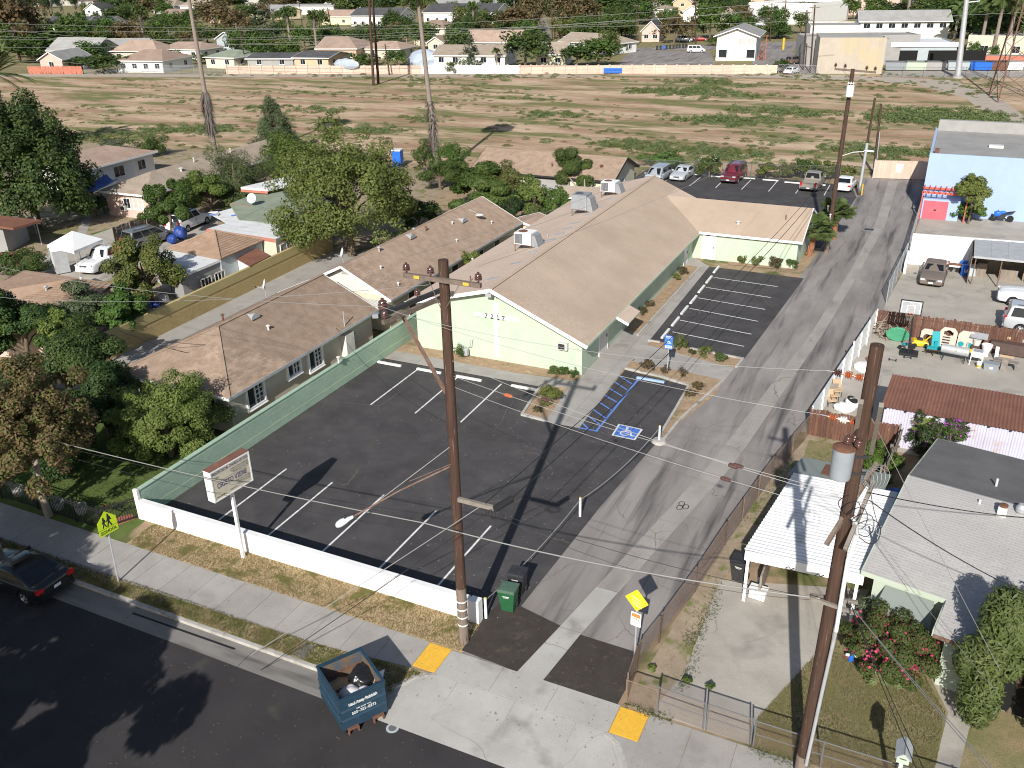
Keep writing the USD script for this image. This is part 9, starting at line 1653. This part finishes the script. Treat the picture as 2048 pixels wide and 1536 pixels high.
for i_,(x_,y_,w,h,lb)in enumerate(((1852,683,.8,.85,'tan plastic playhouse arch panel behind the yellow toy'),(1892,693,1.05,1.25,'tan playhouse wall with an oval window by the board fence'),(1929,699,1.05,1.2,'tan playhouse wall with teal round pots by the board fence'))):
 q=at(x_,y_);t=thing('playhouse_panel',lb,'toy',tuple(q),-.1);P2=Polygon([(-w/2,0),(w/2,0),(w/2,h*.8),(w*.3,h),(-w*.3,h),(-w/2,h*.8)]).buffer(-.06).buffer(.06)
 hole={0:Point(0,h*.35).buffer(w*.28),1:Point(0,h*.72).buffer(.2).union(sbox(-.28,h*.62,.28,h*.8)),2:Polygon()}[i_];v,f=MB().poly(P2.difference(hole),0,.09).arrays();part(t,'wall',(np.c_[v[:,0],-v[:,2]+v[:,1]*.22,v[:,1]],f),'plastic_tan')
 if i_==1:
  for k_ in range(4):part(t,'shelf',MB().box(-.3,.15,-.16+.05*k_,-.05+.05*k_,.1+k_*.17,.15+k_*.17),'dark_metal')
 if i_==2:
  for x2,m2 in((-.28,'plastic_teal'),(.2,'plastic_teal')):v,f=MB().lathe([(0,.05),(.16,.05),(.18,0)],16).arrays();part(t,'pot',(np.c_[v[:,0]+x2,-v[:,2]-.03,v[:,1]+.35],f),m2)
  part(t,'yellow_box',MB().box(.05,.45,-.35,-.1,0,.22),'plastic_yellow')
t=thing('tricycle','small blue and purple tricycle at the foot of the basketball pole','toy',tuple(at(1812,700)),.5);part(t,'frame',MB().tube([(-.35,0,.3),(.3,0,.55),(.4,0,.2)],.03,6),'purple_plastic');part(t,'seat',MB().box(-.3,.0,-.12,.12,.4,.48),'plastic_teal');part(t,'handlebar',MB().tube([(.32,-.25,.7),(.3,0,.6),(.32,.25,.7)],.02,6),'purple_plastic')
for x_,y_,r_ in((.4,0,.2),(-.35,.22,.13),(-.35,-.22,.13)):w_=MB().lathe([(0,-.03),(r_,-.03),(r_,.03),(0,.03)],14).arrays();part(t,'wheel',(w_[0][:,[0,2,1]]+[x_,y_,r_],w_[1]),'rubber')
t=thing('round_table','round brown metal table top tilted by the toys','table',tuple(at(1865,712)),0);R_=trimesh.transformations.rotation_matrix(-.5,(1,0,0))[:3,:3];v,f=MB().lathe([(0,.02),(.55,.02),(.57,0),(.57,-.03),(0,-.03)][::-1],24).arrays();part(t,'top',(v@R_.T+[0,0,.35],f),'tarp_brown',40);part(t,'leg',MB().tube([(0,0,0),(0,0,.33)],.03,6).tube([(-.4,.2,0),(-.3,.15,.4)],.02,5),'dark_metal')
t=thing('barbecue','long grey barrel barbecue on spindly legs in the toy yard','barbecue',tuple(at(1906,722)),-.12);v,f=MB().lathe([(0,-.8),(.26,-.8),(.28,-.77),(.28,.77),(.26,.8),(0,.8)],18).arrays();part(t,'drum',(v[:,[2,0,1]]+[0,0,.75],f),'grey_metal',40);part(t,'chimney',MB().tube([(.6,.1,1.0),(.6,.1,1.35)],.06,8),'grey_metal')
for x_ in(-.6,.6):
 for y_ in(-.25,.25):part(t,'leg',MB().tube([(x_,y_*.6,.55),(x_*1.05,y_,0)],.02,5),'dark_metal')
 part(t,'leg_brace',MB().tube([(x_,-.25,.2),(x_,.25,.2)],.015,5),'dark_metal')
t=thing('laundry_sink','white plastic laundry sink on legs beside the barbecue','sink',tuple(at(1951,728)),-.1);part(t,'basin',MB().box(-.35,.35,-.3,.3,.55,.9),'white_paint');part(t,'bowl',MB().box(-.28,.28,-.23,.23,.88,.905),'galv')
for x_ in(-.32,.32):
 for y_ in(-.27,.27):part(t,'leg',MB().beam((x_,y_,.55),(x_*1.1,y_*1.1,0),.05,.05,(0,1,0)),'white_paint')
t=thing('toilet_bowl','white rounded fixture behind the laundry sink','fixture',tuple(at(1970,712)));part(t,'bowl',MB().lathe([(.18,0),(.16,.2),(.3,.6),(.33,.8),(.25,.82),(.2,.6),(0,.5)],18),'white_paint',40);part(t,'board',MB().obox((.6,-.3,.4),(.1,0,0),(0,.25,.35),(0,-.02,.02)),'white_paint')
t=thing('bucket','white bucket with yellow band beside the laundry sink','bucket',tuple(at(1957,735)));part(t,'pail',MB().lathe([(0,.0),(.13,0),(.16,.38),(.15,.38),(.0,.36)],16),'white_paint',40);part(t,'band',MB().lathe([(.137,.05),(.148,.2),(.139,.05)],16),'tag_yellow')
t=thing('storage_tote','grey storage tote on the concrete right of the bucket','box',tuple(at(1981,740)),-.1);part(t,'body',loft([[(-.38,-.22,0),(.38,-.22,0),(.38,.22,0),(-.38,.22,0)],[(-.42,-.26,.45),(.42,-.26,.45),(.42,.26,.45),(-.42,.26,.45)]]),'plastic_grey');part(t,'lid',MB().box(-.45,.45,-.29,.29,.452,.5),'plastic_grey');part(t,'paper_label',MB().box(-.08,.1,-.262,-.25,.15,.3),'paper_white')
t=thing('bucket','white tub on a dark stand by the board fence','bucket',tuple(at(1950,703)));part(t,'stand',MB().box(-.3,.3,-.25,.25,0,.45),'maroon_cloth' if 'maroon_cloth' in MATS else 'tarp_brown');part(t,'tub',MB().lathe([(0,.46),(.2,.46),(.25,.85),(0,.83)],16),'offwhite_siding',40);part(t,'board',MB().slab([(-.45,-.1,1.0),(.55,-.15,.95),(.6,.4,1.15),(-.4,.4,1.2)],.04),'galv')
jt=thing('work_table','large table with brown cover heaped with junk at the right edge of the toy yard','table',tuple(at(2025,702)),-.1);part(jt,'cover',MB().add([(-1.3,-.9,.75),(1.8,-.9,.75),(1.8,.9,.85),(-1.3,.9,.85),(-1.5,-1.1,.1),(1.8,-1.1,.1),(-1.5,.9,.1)],[[0,1,2],[0,2,3],[4,5,1],[4,1,0],[6,4,0],[6,0,3]]),'tarp_brown');part(jt,'top',MB().box(-1.25,1.8,-.8,.9,.6,.74),'old_wood')
rng=np.random.default_rng(17)
for k_ in range(34):c=np.array([rng.uniform(-1.1,1.6),rng.uniform(-.2,.8),.95+rng.uniform(0,.15)]);d=rng.normal(size=3)*[.2,.2,.05];part(jt,'junk_piece',MB().obox(c,d,np.cross(d,(0,0,1))*rng.uniform(.3,.8),(0,0,rng.uniform(.03,.09))),('plastic_blue','card_box','galv','tarp_brown','paper_white','plastic_blue','grey_blue')[k_%7])
t=thing('wooden_bench','pale wooden bench with boards leaning on it before the junk table','bench',tuple(at(2005,735)),-.12);part(t,'seat',MB().box(-.6,.8,-.2,.2,.42,.48),'arm_light');part(t,'backrest',MB().box(-.3,.5,.2,.25,.6,.75),'card_box')
for x_ in(-.5,.7):part(t,'leg',MB().box(x_-.05,x_+.05,-.18,.18,0,.418),'arm_light')
part(t,'leaning_board',MB().slab([(-.1,-.6,.02),(.25,-.6,.02),(.25,-.15,.6),(-.1,-.15,.6)],.03),'arm_light')
for i_,(x_,y_)in enumerate(((1785,722),(1815,717))):t=thing('dumbbell',('left','right')[i_]+' of the two small black wheel bars on the concrete below the hoop','dumbbell',tuple(at(x_,y_)));part(t,'bar',MB().tube([(-.2,0,.09),(.2,0,.09)],.02,6),'dark_metal');[part(t,'disc',MB().tube([(s*.2-.03,0,.09),(s*.2+.03,0,.09)],.09,12),'rubber')for s in(-1,1)]
blob('sheet_heap','crumpled heap of white sheets by the white fence post','cloth',at(1728,738)+[0,0,.12],.62,'canopy_white',3,(1,1.0,.5));t=thing('bucket','red pail behind the crumpled white sheets','bucket',tuple(at(1738,724)));part(t,'pail',MB().lathe([(0,0),(.14,0),(.19,.35),(.0,.33)],14),'porcelain_red',40)
t=thing('chair_pile','stack of broken wooden chairs at the corner of the white fence','chairs',tuple(at(1668,812)),.4)
for k_ in range(3):
 z=.25*k_;o=np.array([.18*k_-.2,.15*k_,z]);part(t,'seat',MB().obox(o+[0,0,.42],(.24,0,.03),(0,.24,.02),(0,0,.025)),'card_box');part(t,'backrest',MB().obox(o+[0,.25,.72],(.24,0,0),(0,.02,.0),(0,.04,.24)),'card_box' if k_!=1 else 'arm_light')
 for lx in(-.2,.2):
  for ly in(-.2,.2):part(t,'leg',MB().tube([o+[lx,ly,0],o+[lx,ly,.42]],.02,5),'dark_metal')
t=thing('car_seat','white and black padded child seat on a white bag behind the board fence','seat',tuple(at(1702,818)),.5);part(t,'shell',trimesh.creation.icosphere(3,1).apply_transform(np.diag([.34,.55,.3,1])).apply_translation([0,0,.4]),'white_paint',True);part(t,'padding',trimesh.creation.icosphere(3,1).apply_transform(np.diag([.25,.46,.16,1])).apply_translation([0,.0,.58]),'rubber',True);part(t,'strap',MB().box(-.2,.2,-.1,-.05,.7,.76),'grey_metal')
blob('white_bag','big white sack between the chair stack and the child seat','bag',at(1688,822)+[0,0,.2],.55,'canopy_white',8,(1,.8,.55))
for i_,(x_,y_,lb)in enumerate(((1928,551,'front blue plastic barrel with a white paper note by the white wall'),(1924,543,'rear blue plastic barrel behind the noted one'))):
 t=thing('barrel',lb,'barrel',tuple(at(x_,y_)));part(t,'drum',MB().lathe([(0,0),(.27,0),(.29,.05),(.3,.3),(.29,.33),(.3,.6),(.29,.63),(.28,.88),(.24,.92),(0,.9)],20),'plastic_blue',40)
 if not i_:part(t,'paper_label',MB().slab([(-.05,-.305,.35),(.18,-.26,.35),(.18,-.26,.6),(-.05,-.305,.6)],.01,(0,-1,0)),'paper_white')
t=thing('rusty_panel','blue rust streaked sheet panel leaning beside the blue barrels','panel',tuple(at(1944,553)),.3);part(t,'sheet',MB().slab([(-.3,0,0),(.5,.1,0),(.5,.4,.9),(-.3,.3,.95)],.03),'grey_blue');part(t,'frame',MB().tube([(-.3,0,0),(-.3,.3,.95),(.5,.4,.9)],.03,5),'rust')
t=thing('trailer_tongue','low white trailer bed between the dusty sedan and the barrels','trailer',tuple(at(1908,541)),0);part(t,'bed',MB().box(-.6,.6,-.4,.4,.4,.55),'white_paint');part(t,'rail',MB().box(-.6,.6,-.42,-.401,.55,.75),'rust');[part(t,'wheel',MB().tube([(x_,-.5,.2),(x_,-.42,.2)],.2,12),'rubber')for x_ in(-.3,.3)]
# white bench and bucket inside the carport, toy figure on the lawn
p=at(1515,1195);t=thing('plastic_box','white plastic crate standing by the carport post','box',tuple(p),-.1);part(t,'body',MB().box(-.32,.32,-.2,.2,.04,.42),'white_paint');part(t,'lid',MB().box(-.36,.36,-.24,.24,.422,.47),'white_paint')
t=thing('paint_tin','small pale tin with teal label inside the carport','tin',tuple(at(1519,1166)));part(t,'tin',MB().lathe([(0,0),(.09,0),(.09,.24),(0,.23)],14),'white_paint',40);part(t,'paper_label',MB().lathe([(.092,.05),(.093,.1),(.092,.15)],14),'plastic_teal')
t=thing('garden_figure','small blue and white garden figure at the lawn edge','ornament',tuple(at(1701,1322)),.2);part(t,'body',MB().lathe([(0,0),(.09,.02),(.1,.2),(.05,.4),(0,.42)],12),'plastic_blue',40);part(t,'arms',MB().box(-.2,.2,-.02,.05,.22,.3),'white_paint')
blob('blue_tarp_bundle','blue plastic bundle between the grey roof and the weathered fence','tarpaulin',at(1788,1000,.5),.75,'plastic_blue',4,(.7,1.2,.6))
blob('blue_bundle','large blue plastic bundle behind the tile roof in the left yard','bundle',at(360,466,.7),.6,'tarp_blue',5,(1,1,1.1));blob('blue_bundle','smaller blue plastic bundle left of the large one in the left yard','bundle',at(344,478,.5),.45,'tarp_blue',6);blob('blue_bundle','round blue bag by the ochre wall under the dark olive tree','bag',at(308,608,.3),.4,'tarp_blue',7,(1.2,1,.7));blob('cloth_heap','pale lilac cloth heap by the ochre wall under the dark olive tree','cloth',at(328,598,.3),.4,'bag_white',9)
t=thing('hand_cart','dark table with a yellow handled tool under the dark olive tree','table',tuple(at(365,585)),.5);part(t,'top',MB().box(-.8,.8,-.4,.4,.7,.76),'dark_metal');[part(t,'leg',MB().tube([(x_,y_,0),(x_,y_,.7)],.03,5),'dark_metal')for x_ in(-.7,.7)for y_ in(-.35,.35)];part(t,'yellow_handle',MB().tube([(-.2,0,.76),(-.5,.2,1.5)],.03,6),'plastic_yellow')
for k_,(x_,y_,mt,lb)in enumerate(((238,497,'red_door','red box on the cluttered white pickup bed'),(250,496,'card_box','brown board standing in the cluttered pickup bed'),(262,497,'paper_white','white crate on the cluttered pickup bed'))):q=at(x_,y_,1.5);tag(part(None,'load',MB().obox(q,(.5,.2,0),(-.2,.4,.1),(0,-.05,.2)),mt),lb,'load')
t=thing('portable_toilet','blue portable toilet among shrubs right of the big olive tree','portable toilet',tuple(G(797,334)),.2);part(t,'cabin',MB().box(-.55,.55,-.55,.55,0,2.1),'plastic_blue');part(t,'roof',MB().box(-.6,.6,-.6,.6,2.1,2.25),'roof_white');part(t,'door',MB().box(-.4,.4,-.58,-.552,.1,1.95),'plastic_blue')
for k_,(x_,y_)in enumerate(((38,982),(118,1010),(164,1018))):t=thing('flower_pot',('leftmost','middle','rightmost')[k_]+' cream pot behind the iron fence','flower pot',tuple(G(x_,y_+8)));part(t,'pot',MB().lathe([(0,0),(.2,0),(.3,.3),(.26,.42),(.3,.46),(.2,.42),(0,.38)],16),'offwhite_siding',40);(v,f),_=crown(.3,.3,.3,200,.1,500+k_);part(t,'plant',(v+[0,0,.6],f),'leaf_mid')
tree_px('flower_clump','pink flower clump behind the iron fence near the school sign',160,1003,12,8,.35,'leaf_mid',500,.07,601,cat='flowers',flowers=('flower_pink',40,.06),tr=.015,nclump=12);tree_px('flower_clump','pale pink roses above the school sign behind the fence',214,1012,14,8,.4,'leaf_mid',500,.07,602,cat='flowers',flowers=('flower_pink',26,.06),tr=.015,nclump=12)
tag(solo('red_planting_bed',MB().poly([(-32.2,22.9),(-31.6,24.1),(-32.1,24.3),(-33.2,23.0)],L(3),L(5)),'red_fascia'),'red chipped planting bed inside the fence corner','planting bed')
p=at(3,1085);t=thing('street_tree','pale trunk of a street tree at the left edge of the parkway strip','tree',tuple(G(-6,1100)));part(t,'trunk',MB().tube([(0,0,-.1),(-.15,.1,2.5),(-.4,.3,5.2)],[.22,.18,.15],10),'bark_pale',40);(v,f),cl=crown(2.6,2.6,1.8,5000,.22,611,rag=.5);part(t,'crown',(v+[-1.2,1.0,6.2],f),'leaf_brown')
